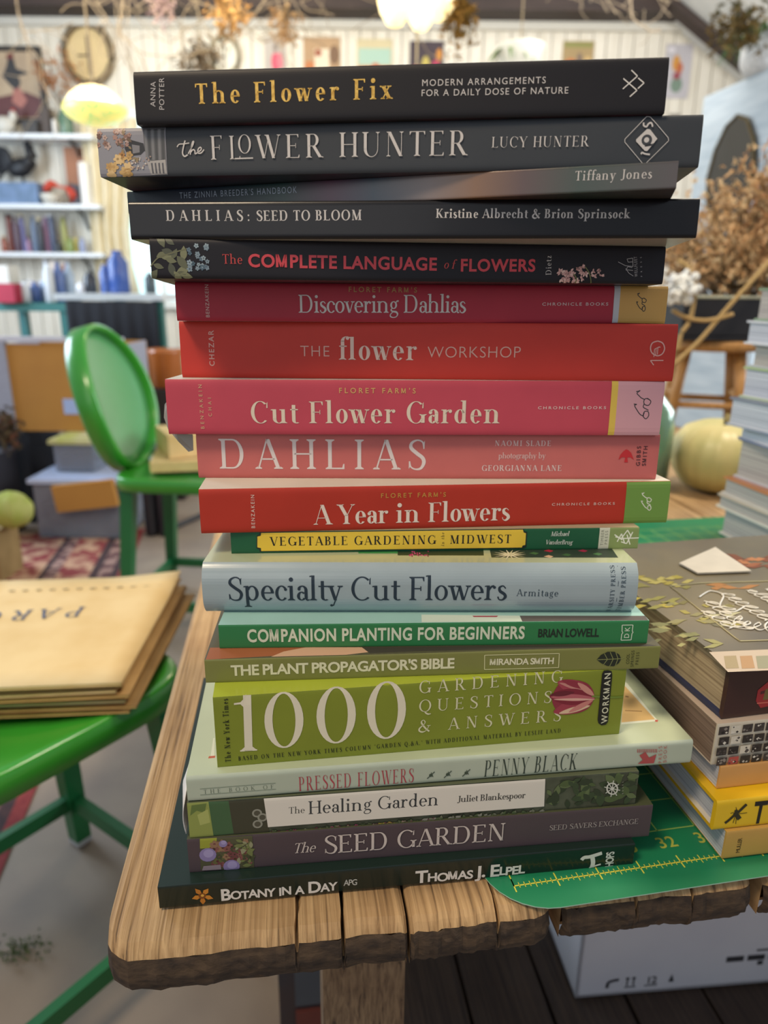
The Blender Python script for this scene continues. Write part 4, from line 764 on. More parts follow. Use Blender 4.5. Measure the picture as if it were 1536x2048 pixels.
  ('D','spine_picture','#4c4a3c',(38.4,10.06),1.69),
  ('S','spine_picture',['#6a3040','#a04068','#4c5c3c','#8a8a6c','#3c4a30'],'flower',(43.6,0.19),(98.1,-1.26),60,0.73,1.71,22),
  ('S','spine_picture',['#6d5a50','#a08a7c','#4c5c3c','#7a4050','#c0a840'],'flower',(98.1,-1.26),(133.9,0.41),50,0.73,1.71,23),
  ('S','spine_picture',['#4c5c3c','#6d705c','#88887c'],'leaf',(124.6,1.24),(193.4,0.36),50,0.89,1.97,24),
  ('P','spine_label','#d6d0c4',[(39.6,22.17),(192.9,21.85),(193.6,3.79),(41.1,3.79)]),
  ('T','title_lettering','#3c3c38','The','book',(52.3,11.47),(60.9,11.2),4.12,{}),
  ('T','title_lettering','#34383a','Healing Garden','book',(62.8,10.19),(133.8,9.9),8.24,{}),
  ('T','author_lettering','#4a4844','Juliet Blankespoor','bold',(143.9,10.84),(182.4,10.36),4.13,{}),
  ('L','publisher_mark','#c8c8bc',0.55,[(233.1,12.19),(237.2,10.9)],0),
  ('L','publisher_mark','#c8c8bc',0.55,[(232.9,11.67),(235.6,7.49)],0),
  ('L','publisher_mark','#c8c8bc',0.55,[(232.4,11.59),(232.2,6.98)],0),
  ('L','publisher_mark','#c8c8bc',0.54,[(231.8,12),(228.8,9.66)],0),
  ('L','publisher_mark','#c8c8bc',0.55,[(231.6,12.66),(227.6,13.95)],0),
  ('L','publisher_mark','#c8c8bc',0.55,[(231.9,13.19),(229.1,17.35)],0),
  ('L','publisher_mark','#c8c8bc',0.55,[(232.4,13.27),(232.6,17.86)],0),
  ('L','publisher_mark','#c8c8bc',0.55,[(232.9,12.85),(235.9,15.2)],0),
  ('L','publisher_mark','#c8c8bc',0.87,[(235.5,12.16),(235.3,10.35),(234.4,9.1),(232.9,8.74),(231.3,9.37),(229.9,10.82),(229.3,12.7),(229.4,14.51),(230.4,15.75),(231.9,16.11),(233.5,15.48),(234.8,14.04),(235.5,12.16)],1),
  ('D','publisher_mark','#c8c8bc',(232.4,12.43),1.1),
  ('T','publisher_mark','#9a9a8c','BOOKS','sans',(239.4,8.38),(238.5,16.5),0.9,{}),
 ],
 'seed': [
  ('P','spine_picture','#4c4c34',[(6.7,22.01),(34.2,21.32),(34.3,-0.21),(6,1.1)]),
  ('P','spine_picture','#8f9430',[(6.8,21.67),(15.6,21.61),(14.9,15.28),(6.5,15.58)]),
  ('S','spine_picture',['#6a3a3c','#7c4c48','#8a6a50','#40442c','#5c5c34'],'flower',(13.2,3.46),(34,18.48),44,1.38,2.99,31),
  ('S','spine_picture',['#8c8c6c','#6c7444'],'leaf',(23.1,2.29),(34.5,19.58),20,1.4,3.03,34),
  ('D','spine_picture','#8478a4',(10.3,11.24),4.49),
  ('D','spine_picture','#9a90b8',(10.7,12.11),2.69),
  ('D','spine_picture','#8478a4',(22.3,2.39),4.41),
  ('D','spine_picture','#9a90b8',(22.7,3.28),2.65),
  ('D','spine_picture','#8478a4',(18.7,17.72),2.24),
  ('D','spine_picture','#9a90b8',(19,18.58),1.35),
  ('P','spine_picture','#8a7c84',[(7.6,4.13),(16.6,4.23),(16.8,0.94),(6.6,1.25)]),
  ('T','title_lettering','#c4b8b0','The','book',(55.2,7.91),(67.4,7.81),6.64,{'slant':0.25}),
  ('T','title_lettering','#c8bcb4','SEED GARDEN','book',(72.4,5.95),(174.1,5.65),11.83,{}),
  ('T','publisher_lettering','#a89c98','SEED SAVERS EXCHANGE','book',(199,9.96),(251.6,9.97),3.47,{}),
 ],
 'botany': [
  ('P','spine_picture','#c4802c',[(23.4,6.34),(26.3,6.1),(28.1,3.69),(25.4,3.32),(23.1,5.34)]),
  ('P','spine_picture','#b87428',[(23.1,5.31),(24,2.43),(22.5,0.09),(21.1,2.74),(22,5.42)]),
  ('P','spine_picture','#c4802c',[(22,5.46),(19.7,3.92),(17,4.89),(18.9,6.89),(21.7,6.53)]),
  ('P','spine_picture','#b87428',[(21.7,6.58),(19.4,8.5),(19.1,11.42),(21.7,10.03),(22.5,7.14)]),
  ('P','spine_picture','#c4802c',[(22.6,7.13),(23.4,9.85),(26,10.7),(25.7,7.83),(23.4,6.4)]),
  ('D','spine_picture','#7c4416',(22.5,6.17),1.93),
  ('D','spine_picture','#d8a848',(22.6,6.41),0.84),
  ('T','title_lettering','#d8d4cc','Botany in a Day','heavy',(31.8,1.87),(94.1,1.5),7.53,{'small':0.72,'warp':0.04}),
  ('T','title_lettering','#b8b8b0','APG','semi',(97.8,4.18),(105.2,3.93),3.99,{}),
  ('T','author_lettering','#d8d4cc','Thomas J. Elpel','heavy',(137.5,1.37),(200,1.03),8.18,{'small':0.7,'warp':0.04}),
  ('L','publisher_mark','#ccccc4',2.36,[(233.1,6.63),(234.6,8.21),(238.1,8.42),(244.9,10.25)],1),
  ('L','publisher_mark','#ccccc4',2.6,[(239.3,8.28),(240.2,4.09),(239.8,0.6)],1),
  ('L','publisher_mark','#ccccc4',1.06,[(238.2,0.44),(242.5,1.83),(245,2.38)],1),
  ('T','publisher_mark','#ccccc4','HOPS','heavy',(252.5,-0.23),(252.2,10.63),4.73,{'asp':0.7}),
 ],
}
# ---------------------------------------------------------------- books: cover, page block, printing
GOLD = M('gold_foil', '#e6bf62', .35, '#b88c36', 400, metal=.35)
def ink(c): return GOLD if c == 'GOLD' else M('ink_' + c[1:], c, .5, c)
def clip(poly, v0, v1):
    def half(p, sgn, lim):
        o = []
        for i in range(len(p)):
            a, c = p[i], p[(i + 1) % len(p)]; fa, fc = sgn * (a[1] - lim), sgn * (c[1] - lim)
            if fa >= 0: o.append(a)
            if fa * fc < 0: t = fa / (fa - fc); o.append((a[0] + (c[0] - a[0]) * t, a[1] + (c[1] - a[1]) * t))
        return o
    p = half(poly, 1, v0); return half(p, -1, v1) if len(p) > 2 else []
def flower(x, y, r, rnd, n=5):
    o = []; a0 = rnd.random() * 6
    for i in range(n * 4): a = a0 + 6.2832 * i / (n * 4); q = r * (.62 + .38 * abs(math.cos(a * n / 2 - a0 * n / 2))); o.append((x + q * math.cos(a), y + q * math.sin(a)))
    return o
def leaf(x, y, l, a, w=.28):
    o = []; n = 7
    for s in (1, -1):
        for i in range(n): t = (i if s > 0 else n - i) / n; q = s * w * l * math.sin(math.pi * t) * (1 - .3 * t); o.append((x + (t - .5) * l * math.cos(a) - q * math.sin(a), y + (t - .5) * l * math.sin(a) + q * math.cos(a)))
    return o
KIND = {'paper': (.0003, 14, .0005, .0004), 'hard': (.0009, 10, .0024, .003), 'round': (.0055, 3.2, .0026, .004), 'jacket': (.0014, 9, .0024, .003)}
PAGES = M('page_edges', '#d6cdb8', .8, '#bcb198', 1., stretch=(3, 3, 900), lo=.4, hi=.6)
def make_book(key, name, label, o, L, T, yaw, phi, taper, W, kind, spine, top, back, group=None, endpaper='#cfc8b8', rough=.45, coat=0., pages=None, extra=None):
    dep, pw, c, inset = KIND[kind]; root = empty(name, o, (-phi, 0, yaw)); tag(root, label, 'book', group)
    tt = math.tan(taper); topz = lambda y: T - max(0, y) * tt
    def front(v): s = max(-1, min(1, 2 * v / T - 1)); return dep * abs(s) ** pw
    prof, mats = [(W, 0)], []; n = 26
    ms, mt, mb_, mi_ = [x if not isinstance(x, str) else M('cover_' + key + '_' + k, x, rough, None, 30, .05, coat=coat, spec=.3) for x, k in ((spine, 'spine'), (top, 'top'), (back, 'back'), (endpaper, 'inside'))]
    prof.append((W * .5, 0)); mats.append(mb_)
    for i in range(n + 1):
        s = -math.cos(math.pi * i / n); v = T * (s + 1) / 2; prof.append((front(v), v)); mats.append(mb_ if i == 0 else ms)
    prof.append((W * .5, topz(W * .5))); mats.append(mt); prof.append((W, topz(W))); mats.append(mt)
    k = len(prof); ins = max(dep + c, .002) if kind != 'paper' else .0012
    prof += [(W, topz(W) - c), (ins, T - c), (ins, c), (W, c)]; mats += [mt, mi_, mi_, mi_, mb_]
    N = len(prof); vs = [(x, p[0], p[1]) for x in (0, L) for p in prof]; b = MB()
    for i in range(N): j = (i + 1) % N; b.add([vs[i], vs[j], vs[N + j], vs[N + i]], [(0, 3, 2, 1)], mats[i])
    # the two ends are shown as strips so that the concave outline is filled cleanly
    for xo, fl in ((0, 1), (L, -1)):
        q = lambda pts, m: b.add([(xo, p[0], p[1]) for p in pts], [tuple(range(len(pts)))[::fl]], m)
        q([(W, 0), (W, c), (ins, c), (ins, c)][:3] + [prof[2]], mb_ if kind != 'jacket' else mi_); q([prof[k - 3], (ins, T - c), (W, topz(W) - c), (W, topz(W))], mt if kind != 'jacket' else mi_)
        q([prof[i] for i in range(2, k - 2)] + [(ins, T - c), (ins, c)], ms)
    cov = b.build('cover', root)
    b = MB(); x0, x1 = inset, L - inset; y0, y1 = ins + .0002, W - inset
    b.add([(x, y, z) for x in (x0, x1) for y, z in ((y0, c + .0001), (y1, c + .0001), (y1, topz(y1) - c - .0001), (y0, T - c - .0001))], [(0, 1, 2, 3), (7, 6, 5, 4), (0, 4, 5, 1), (1, 5, 6, 2), (2, 6, 7, 3), (3, 7, 4, 0)], pages or PAGES)
    b.build('page_block', root)
    # printing: part name -> mesh
    parts = {}; eps = [.00016, .00002]
    def P3(u, v): return (u, front(v) - eps[0], v)
    def poly(part, col, pts):
        lv = [T * (1 - math.cos(math.pi * i / 12)) / 2 for i in range(13)]; mb = parts.setdefault(part, MB()); m = ink(col)
        pts = [(max(-.0001, min(L + .0001, u)), max(0, min(T, v))) for u, v in pts]
        for a, c_ in zip(lv, lv[1:]):
            p = clip(pts, a, c_)
            if len(p) > 2: mb.add([P3(u, v) for u, v in p], [tuple(range(len(p)))], m)
    for it in PRINT.get(key, []):
        eps[0] += .000009; kd, part, col = it[0], it[1], it[2]; mm = lambda p: (p[0] / 1000, p[1] / 1000)
        if kd == 'T':
            _, _, _, text, font, a, e, h, opt = it; a, e = Vector(mm(a)), Vector(mm(e)); d = e - a; w = d.length; d.normalize(); up = Vector((-d.y, d.x))
            V, Fc = set_text(text, font, w, h / 1000, **opt); parts.setdefault(part, MB()).add([P3(*(a + d * p[0] + up * p[1])) for p in V], Fc, ink(col))
        elif kd == 'P': poly(part, col, [mm(p) for p in it[3]])
        elif kd == 'Q':
            eps[1] += .000001; z = eps[1]; pts = [mm(p) for p in it[3]]; pts = [(max(0, min(L, u)), max(dep, w_)) for u, w_ in pts]
            parts.setdefault(part, MB()).add([(u, w_, topz(w_) + z) for u, w_ in pts], [tuple(range(len(pts)))], ink(col))
        elif kd == 'L':
            pts = [mm(p) for p in it[4]]; w = it[3] / 1000
            for q in (_path(pts, w, 6) if it[5] else _line(pts, w)): parts.setdefault(part, MB()).add([P3(*p) for p in q], [(0, 1, 2, 3)], ink(col))
        elif kd == 'D':
            u, v = mm(it[3]); poly(part, col, _disc(u, v, it[4] / 1000)[0])
        elif kd == 'S':
            _, _, cols, sk, a, e, cnt, r0, r1, seed = it; a, e = mm(a), mm(e); rn = random.Random(seed)
            for _ in range(cnt):
                eps[0] += .000002; x, y = rn.uniform(a[0], e[0]), rn.uniform(a[1], e[1]); r = rn.uniform(r0, r1) / 1000; cc = rn.choice(cols)
                if sk == 'flower': poly(part, cc, flower(x, y, r, rn)); poly(part, rn.choice(cols), _disc(x, y, r * .3, n=7)[0])
                elif sk == 'petal':
                    for k_ in range(4): an = rn.random() * 6.28; poly(part, rn.choice(cols), leaf(x + r * .4 * math.cos(an), y + r * .4 * math.sin(an), r, an, .3))
                elif sk == 'leaf': poly(part, cc, leaf(x, y, r * 2, rn.uniform(-1.6, 1.6)))
                else: poly(part, cc, _disc(x, y, r, n=9)[0])
    for pn_, mb in parts.items(): mb.build(pn_, root)
    if extra: extra(root, L, T, W)
    return root
def bands(name, stops, rough=.25, scale=1., coat=.2):
    """A printed cover whose colour changes along the spine (object X, metres)."""
    m = bpy.data.materials.new(name); m.use_nodes = True; nt = m.node_tree; n, l = nt.nodes, nt.links; b = n['Principled BSDF']
    tc = n.new('ShaderNodeTexCoord'); sp = n.new('ShaderNodeSeparateXYZ'); ml = n.new('ShaderNodeMath'); ml.operation = 'MULTIPLY'; ml.inputs[1].default_value = scale; rp = n.new('ShaderNodeValToRGB')
    l.new(tc.outputs['Object'], sp.inputs[0]); l.new(sp.outputs['X'], ml.inputs[0]); l.new(ml.outputs[0], rp.inputs[0]); l.new(rp.outputs[0], b.inputs['Base Color'])
    e = rp.color_ramp.elements; e[0].position, e[0].color = stops[0][0], lin(stops[0][1]); e[1].position, e[1].color = stops[-1][0], lin(stops[-1][1])
    for p, c in stops[1:-1]: q = e.new(p); q.color = lin(c)
    b.inputs['Roughness'].default_value = rough; b.inputs['Coat Weight'].default_value = coat; b.inputs['Coat Roughness'].default_value = .2; return m
zin = bands('zinnia_print', [(0, '#1c2a30'), (.15, '#2a3244'), (.33, '#3c5450'), (.42, '#6a4a5c'), (.5, '#4c5a66'), (.6, '#7a6e6c'), (.68, '#7c5c44'), (.76, '#54403e'), (.85, '#33423a'), (1, '#4a4344')], .3, 3.57)
photo_d = M('dark_photo', '#2a2626', .4, '#4c2a34', 25, lo=.45, hi=.6); photo_r = M('red_photo', '#8a8480', .4, '#7c2430', 22, lo=.45, hi=.55)
foliage = M('foliage_print', '#2f3426', .45, '#545a48', 45, detail=5)
def torn_flap(root, L, T, W):
    b = MB(); m = M('jacket_inside', '#8b8680', .6, '#a09a90', 20); pts = [(0, .004, T * .62), (-.0045, .012, T * .5), (-.006, .014, T * .25), (-.0035, .012, .001), (.003, .009, -.006), (.0085, .008, -.0115), (.0115, .007, -.0105), (.012, .006, -.001), (.003, .005, -.0006)]
    n = len(pts); b.add([(x, y, z) for x, y, z in pts] + [(x, y + .0006, z) for x, y, z in pts], [tuple(range(n)), tuple(range(n, 2 * n))[::-1]] + [(i, n + i, n + (i + 1) % n, (i + 1) % n) for i in range(n)], m); b.build('torn_jacket_flap', root)
def curled_page(root, L, T, W):
    b = MB(); m = M('white_page', '#d9d8d6', .6); vs = []
    for i in range(9):
        t = i / 8; z = .002 + (T + .0005 - .004) * t
        for y, k in ((.001, 0), (.03, 1), (.075, 0)): vs.append((-.0012 - .0058 * math.sin(math.pi * (.12 + .8 * t)) * (k or .25), y, z))
    b.add(vs, [(i * 3 + k, i * 3 + k + 1, i * 3 + k + 4, i * 3 + k + 3) for i in range(8) for k in range(2)], m); o = b.build('curled_page', root, True); s = o.modifiers.new('thickness', 'SOLIDIFY'); s.thickness = .0004
G = 'books in the tall front stack'
BK = [
 ('botany', 'paperback_book', 'thin dark green plant book at the very bottom of the tall stack', [-.1171, .2977, 0], .2645, .0145, .1291, 0, 0, .213, 'paper', '#15241f', '#1c2c26', '#15241f'),
 ('seed', 'paperback_book', 'mauve brown seed garden book, second from the bottom of the tall stack', [-.1027, .3074, .0145], .2593, .02187, .1166, 0, .00285, .20, 'paper', '#4f4347', '#4c5038', '#4f4347'),
 ('healing', 'paperback_book', 'foliage photo spine with a white title panel and a curled page', [-.1013, .3086, .0364], .2475, .02208, .1189, .0028, .00384, .20, 'paper', foliage, '#5a6048', foliage),
 ('pressed', 'hardcover_book', 'wide shiny pale green jacketed book with red and black narrow capitals', [-.1009, .3090, .0584], .2792, .01545, .1302, .0067, .00268, .22, 'jacket', '#afb9a6', '#b8c2a4', '#afb9a6'),
 ('thousand', 'paperback_book', 'thick lime green paperback with a huge white number and a tulip', [-.0864, .3175, .0739], .2244, .04184, .149, .0094, .00726, .152, 'paper', '#7f8a2c', '#a5b23a', '#7f8a2c'),
 ('propagator', 'paperback_book', 'olive green book with bold white title and a black leaf emblem', [-.0934, .3322, .1156], .2472, .01364, .0794, .0166, .00234, .205, 'paper', '#7c7e44', '#54503c', '#7c7e44'),
 ('companion', 'paperback_book', 'bright mid green book with chunky pale capitals and black author name', [-.0882, .3453, .129], .2346, .01389, .0413, .019, .00237, .19, 'paper', '#2f7a48', '#9cc4bc', '#2f7a48'),
 ('specialty', 'hardcover_book', 'grey blue jacketed hardcover with a rounded spine and navy title', [-.099, .3582, .1426], .2394, .02922, .0161, .0213, .00501, .19, 'round', '#9cabb0', '#b6bf9c', '#9cabb0'),
 ('vegetable', 'paperback_book', 'slim dark green paperback with a yellow title panel', [-.0863, .3782, .1714], .2356, .01297, .0613, .0264, .00227, .185, 'paper', '#1f5a3c', '#a89c80', '#1f5a3c'),
 ('year', 'hardcover_book', 'orange red hardcover with a green spine end, above the yellow panelled paperback', [-.1017, .3745, .1845], .2714, .0255, .105, .0286, .00429, .20, 'hard', '#b23424', '#d6cec0', '#b23424'),
 ('dahlias', 'hardcover_book', 'salmon pink book with large spaced white capitals and a red bird', [-.1088, .4035, .2091], .269, .02681, .0126, .0329, .0047, .20, 'hard', '#c46a66', '#b8b0a4', '#c46a66'),
 ('cut', 'hardcover_book', 'raspberry pink book with a pale pink spine end and a torn jacket corner', [-.1223, .3972, .2362], .28, .03081, .0217, .0376, .00527, .20, 'hard', '#bf4858', '#d0ccc4', '#8a8680'),
 ('workshop', 'hardcover_book', 'thick vermilion red book with mixed thin and bold title lettering', [-.1163, .4117, .2665], .2776, .03121, -.0306, .0429, .00552, .20, 'hard', '#c43a30', photo_r, '#a83028'),
 ('discovering', 'hardcover_book', 'crimson book with an ochre spine end and white stripe', [-.1136, .4003, .2982], .2702, .02026, .0457, .0484, .00374, .20, 'hard', '#a52c3c', '#3c2026', '#b8b4b0'),
 ('complete', 'hardcover_book', 'black book with red capitals, leafy sprig and pink blossom on the spine', [-.1176, .3754, .3197], .2652, .0189, .0812, .0522, .00323, .20, 'hard', '#1d1b21', '#26242a', photo_d),
 ('bloom', 'hardcover_book', 'glossy black book with two lines of white serif names, below the thin rainbow one', [-.1282, .3812, .3382], .2767, .01767, -.0633, .0554, .00272, .215, 'hard', '#110f13', '#17151a', '#b4b0a8'),
 ('zinnia', 'paperback_book', 'thin glossy book with blurred green, purple and brown spine', [-.1413, .4198, .3538], .2798, .01133, -.2807, .0581, .00232, .20, 'paper', zin, zin, zin),
 ('hunter', 'hardcover_book', 'wide charcoal grey book with a still life picture at the spine end', [-.1417, .3847, .3672], .2846, .02193, -.1037, .0604, .00386, .225, 'hard', '#3a3e43', '#55585c', photo_d),
 ('fix', 'hardcover_book', 'black book with gold foil title lying on top of the tall stack', [-.1199, .3788, .3894], .2445, .02269, -.0925, .0643, 0, .195, 'hard', '#1b191d', '#242126', photo_d),
]
EXTRA = {'cut': torn_flap, 'healing': curled_page}
GLOSS = {'pressed': (.22, .9), 'specialty': (.25, .8), 'bloom': (.3, .25), 'botany': (.3, .4), 'thousand': (.35, .3), 'companion': (.35, .3), 'propagator': (.35, .3)}
prev = None
for r_ in BK:                                              # each book lies on the top plane of the one below
    key, nm, lab, o, L, T, yaw, phi, tap, W, kd, sp, tp, bk = r_; T -= .0001; rg_, ct = GLOSS.get(key, (.5, .0))
    if prev is None: nz = Vector((0, 0, 1)); P = Vector((o[0], o[1], TABLE + .0010))
    else: P0, nz = prev; P = Vector((o[0], o[1], P0.z - ((o[0] - P0.x) * nz.x + (o[1] - P0.y) * nz.y) / nz.z)) + nz * .0001
    ex = Vector((math.cos(yaw), math.sin(yaw), 0)); ex = (ex - nz * ex.dot(nz)).normalized(); ey = nz.cross(ex)
    rt = make_book(key, nm, lab, (0, 0, 0), L, T, yaw, phi, tap, W, kd, sp, tp, bk, G, rough=rg_, coat=ct, extra=EXTRA.get(key))
    q = Matrix((ex, ey, nz)).transposed(); rt.location = P; rt.rotation_euler = q.to_euler()
    prev = (P + nz * T, (nz + ey * math.tan(tap)).normalized())
# ---------------------------------------------------------------- things on and around the table
def flat_text(b, text, font, p0, p1, h, m, up=None, **k):
    """Lettering lying on a horizontal sheet from p0 to p1 (left end to right end of the line)."""
    d = (p1 - p0); w = d.length; d.normalize(); up = up or Vector((-d.y, d.x, 0)); V, F = set_text(text, font, w, h, **k)
    b.add([p0 + d * v[0] + up * v[1] for v in V], F, m)
# cutting mat
my = R(10.6); mo = Vector((.0625, .295, TABLE + .0002)); mat = empty('cutting_mat', mo, (0, 0, my)); tag(mat, 'green self healing cutting mat with yellow ruler marks on the table', 'cutting mat')
MW, MD, mr_ = .90, .615, .035; o = []
for cx, cy, a0 in ((MW - mr_, mr_, -90), (MW - mr_, MD - mr_, 0), (mr_, MD - mr_, 90), (mr_, mr_, 180)):
    for i in range(9): a = R(a0 + i * 11.25); o.append((cx + mr_ * math.cos(a), cy + mr_ * math.sin(a)))
b = MB(); g1 = M('mat_green', '#1f7d55', .35, '#1b7049', 8); g2 = M('mat_rim', '#9fc4b0', .5); k = len(o)
b.add([(x, y, 0) for x, y in o] + [(x, y, .0007) for x, y in o], [tuple(range(k))[::-1], tuple(range(k, 2 * k))], g1); b.add([(x, y, 0) for x, y in o] + [(x, y, .0007) for x, y in o], [(i, (i + 1) % k, k + (i + 1) % k, k + i) for i in range(k)], g2); b.build('sheet', mat)
b = MB(); yl = M('mat_yellow', '#d9d04a', .5); z = .00085; X0, Y0 = .0150, .0177; inch = .0254; nx, ny = 33, 22
def ln(x0, y0, x1, y1, w=.0006): b.bbox((min(x0, x1) - w / 2, min(y0, y1) - w / 2, z - .0001), (max(x0, x1) + w / 2, max(y0, y1) + w / 2, z), yl)
ln(X0, Y0, X0 + nx * inch, Y0, .0007); ln(X0, Y0, X0, Y0 + ny * inch, .0007)
for i in range(nx * 8 + 1):
    l = .0085 if i % 8 == 0 else .0055 if i % 4 == 0 else .0032
    if i < 110: ln(X0 + i * inch / 8, Y0 - l * .45, X0 + i * inch / 8, Y0 + l * .55, .0004 if i % 8 else .0007)
b.build('ruler_scale', mat)
b = MB(); gl = M('mat_grid', '#93b458', .5)
def ln2(x0, y0, x1, y1, w=.0008): b.bbox((min(x0, x1) - w / 2, min(y0, y1) - w / 2, z - .0002), (max(x0, x1) + w / 2, max(y0, y1) + w / 2, z - .00005), gl)
for i in range(2, nx, 1): ln2(X0 + i * inch, Y0 + inch, X0 + i * inch, Y0 + ny * inch)
for j in range(1, ny + 1): ln2(X0 + inch, Y0 + j * inch, X0 + nx * inch, Y0 + j * inch)
b.build('grid', mat)
b = MB()
for i in range(1, 9): flat_text(b, str(36 - i), 'semi', Vector((X0 + i * inch - .006, Y0 + .0115, z)), Vector((X0 + i * inch + .006, Y0 + .0115, z)), .0085, M('mat_figures', '#a8b04a', .5))
b.build('ruler_figures', mat)

# the near stack at the right edge of the frame
PRINT.update({'tan_low': [('T', 'author_lettering', '#4a3a20', 'MULLER', 'sans', (10.5, 3.2), (10.5, 13.6), 2.6, {})],
 'bee': [('T', 'title_lettering', '#14120e', 'T', 'heavy', (24.0, 2.2), (33, 2.2), 15.2, {'asp': .62}), ('D', 'spine_picture', '#2c2810', (12.8, 10.4), 1.7), ('D', 'spine_picture', '#2c2810', (12.6, 12.4), 1.1)]
  + [('L', 'spine_picture', '#2c2810', w * 1.25, [((u - 10.2) * 1.35 + 12.8, (v - 9.4) * 1.3 + 10.4) for u, v in p], 0) for w, p in ((1.5, [(11, 10), (13.2, 12.6), (14.4, 14)]), (1.4, [(9.6, 8.9), (7.6, 6.6), (5.8, 5)]), (2.2, [(10.8, 8.6), (12.4, 6.4)]), (.3, [(9, 10.4), (7.6, 10)]), (.3, [(11.6, 9.3), (15.4, 9.4)]), (.3, [(10.2, 11.6), (9.6, 13)]), (.3, [(10.6, 8), (11, 4)]), (.3, [(10, 8), (9.6, 4.6)]))],
 'dark_cover': [('P', 'spine_picture', '#a32a2e', [(20, 17), (26, 22), (34, 24), (34, 6), (24, 5), (20, 10)]), ('P', 'spine_picture', '#5c2024', [(22, 16), (34, 18), (34, 15.5), (22, 14)]), ('P', 'spine_picture', '#7a6a3a', [(24.5, 10), (34, 10.5), (34, 19), (25, 17)]), ('P', 'spine_picture', '#d06a5a', [(21, 8), (34, 7.6), (34, 8.4), (21, 8.8)])]})
grid = []; rn = random.Random(5)
for j in range(4):
    for i in range(9):
        u0, v0 = 1.2 + i * 7.4 + (j % 2) * .8, 25.2 - j * 6.6 - 5.4; c0 = ['#2a2624', '#d0c9b8', '#3a3432', '#1e1c1c'][rn.randrange(4)]
        if j == 3 and i == 1: c0 = '#b04a44'
        grid.append(('P', 'spine_picture', c0, [(u0, v0), (u0 + 6.3, v0 + .2), (u0 + 6.3, v0 + 5.4), (u0, v0 + 5.2)]))
        for _ in range(5): x, y, s = u0 + rn.uniform(.8, 5.4), v0 + rn.uniform(.8, 4.4), rn.uniform(.4, 1.4); grid.append(('P', 'spine_picture', ['#8a827a', '#d8d2c4', '#4a4442', '#181616'][rn.randrange(4)], [(max(u0, x - s), y), (x, min(v0 + 5, y + s * .8)), (min(u0 + 6, x + s), y), (x, max(v0 + .2, y - s * .8))]))
PRINT['photo_grid'] = grid
cream_pages = M('grey_page_edges', '#b4aea6', .8, '#8f8a86', 1., stretch=(3, 3, 700), lo=.4, hi=.6); tan_pages = M('tan_page_edges', '#b8a788', .8, '#8c7a60', 1., stretch=(3, 3, 500), lo=.4, hi=.6); brown_pages = M('brown_page_edges', '#8c7868', .8, '#6c5a4e', 1., stretch=(3, 3, 600), lo=.4, hi=.6); blue_pages = M('cool_page_edges', '#c4c8d0', .8, '#9ca0ac', 1., stretch=(3, 3, 600), lo=.4, hi=.6)
NS = [('tan_low', 'paperback_book', 'tan paperback on the green mat, lowest of the pile with the yellow bee book', (1444, 1718), .0190, .245, 'paper', '#c49a50', '#c49a50', '#a8803c', blue_pages, .19, 9),
 ('bee', 'hardcover_book', 'bright yellow book with a drawn bee on its spine', (1425, 1662), .0200, .235, 'hard', '#e0b822', '#e0b41c', '#d0a41c', blue_pages, .2, 9),
 ('peach', 'paperback_book', 'peach orange paperback lying on the yellow bee book', (1434, 1578), .0150, .21, 'paper', '#cf9a5a', '#cf9a5a', '#cf9a5a', blue_pages, .2, 10),
 ('photo_grid', 'paperback_book', 'thick book with a grid of black and white pictures on its spine', (1422, 1530), .0270, .24, 'paper', '#cfc6b2', '#c9b6a4', '#c9b6a4', brown_pages, .2, 10),
 ('dark_cover', 'hardcover_book', 'big floral hardcover with handwritten white title under a cream paper scrap', (1444, 1440), .0345, .30, 'hard', '#3c2220', M('floral_cover', '#5a544a', .35, '#7c7052', 9, coat=.4), '#2c3450', tan_pages, .192, 12)]
zb = TABLE + .002; gp = 'books piled at the mat edge'; tops = {}
for key, nm, lab, (qx, qy), T, L, kd, sp, tp, bk, pg, W, yw in NS:
    p = on(qx, qy, zb); tops[key] = (p, R(yw), zb + T); make_book(key, nm, lab, (p.x, p.y, zb), L, T, R(yw), 0, 0, W, kd, sp, tp, bk, gp, endpaper='#283258' if key == 'dark_cover' else '#cfc8b8', pages=pg, coat=.3); zb += T + .0003
big = [o_ for o_ in C.objects if o_.get('label', '').startswith('big floral')][0]; zc = tops['dark_cover'][2] + .0002
def onbig(px, py, dz=0.): v = on(px, py, zc + dz) - big.location; q = Matrix.Rotation(-tops['dark_cover'][1], 3, 'Z'); return q @ v
bp_ = MB(); rn = random.Random(9)
def bigpoly(pts, col, dz, mb=None): (mb or bp_).add([onbig(x, y, dz) for x, y in pts], [tuple(range(len(pts)))], ink(col))
for cx, cy, w, h, cols, n in ((1330, 1165, 55, 12, ['#a89a3c', '#8a8440', '#b8ac5c'], 14), (1310, 1205, 40, 10, ['#b8a840', '#9a9448'], 10), (1400, 1225, 70, 30, ['#7c7440', '#8a8458', '#9a9048'], 14), (1370, 1270, 60, 22, ['#7a7a4c', '#94905a', '#68683c'], 16), (1500, 1122, 45, 12, ['#9a5a34', '#b87848', '#7c4428'], 16), (1440, 1230, 30, 20, ['#b4b08c', '#6c6850'], 12), (1470, 1170, 40, 6, ['#a8743c'], 4)):
    for i in range(n):
        x, y = cx + rn.uniform(-w, w), cy + rn.uniform(-h, h); l = rn.uniform(10, 26); a = rn.uniform(-.6, .6)
        bigpoly([(x - l * math.cos(a), y - l * .4 * math.sin(a)), (x, y - 4), (x + l * math.cos(a), y + l * .4 * math.sin(a)), (x, y + 4)], rn.choice(cols), .00004 + i * .000004)
bp_.build('cover_picture', big)
b = MB()
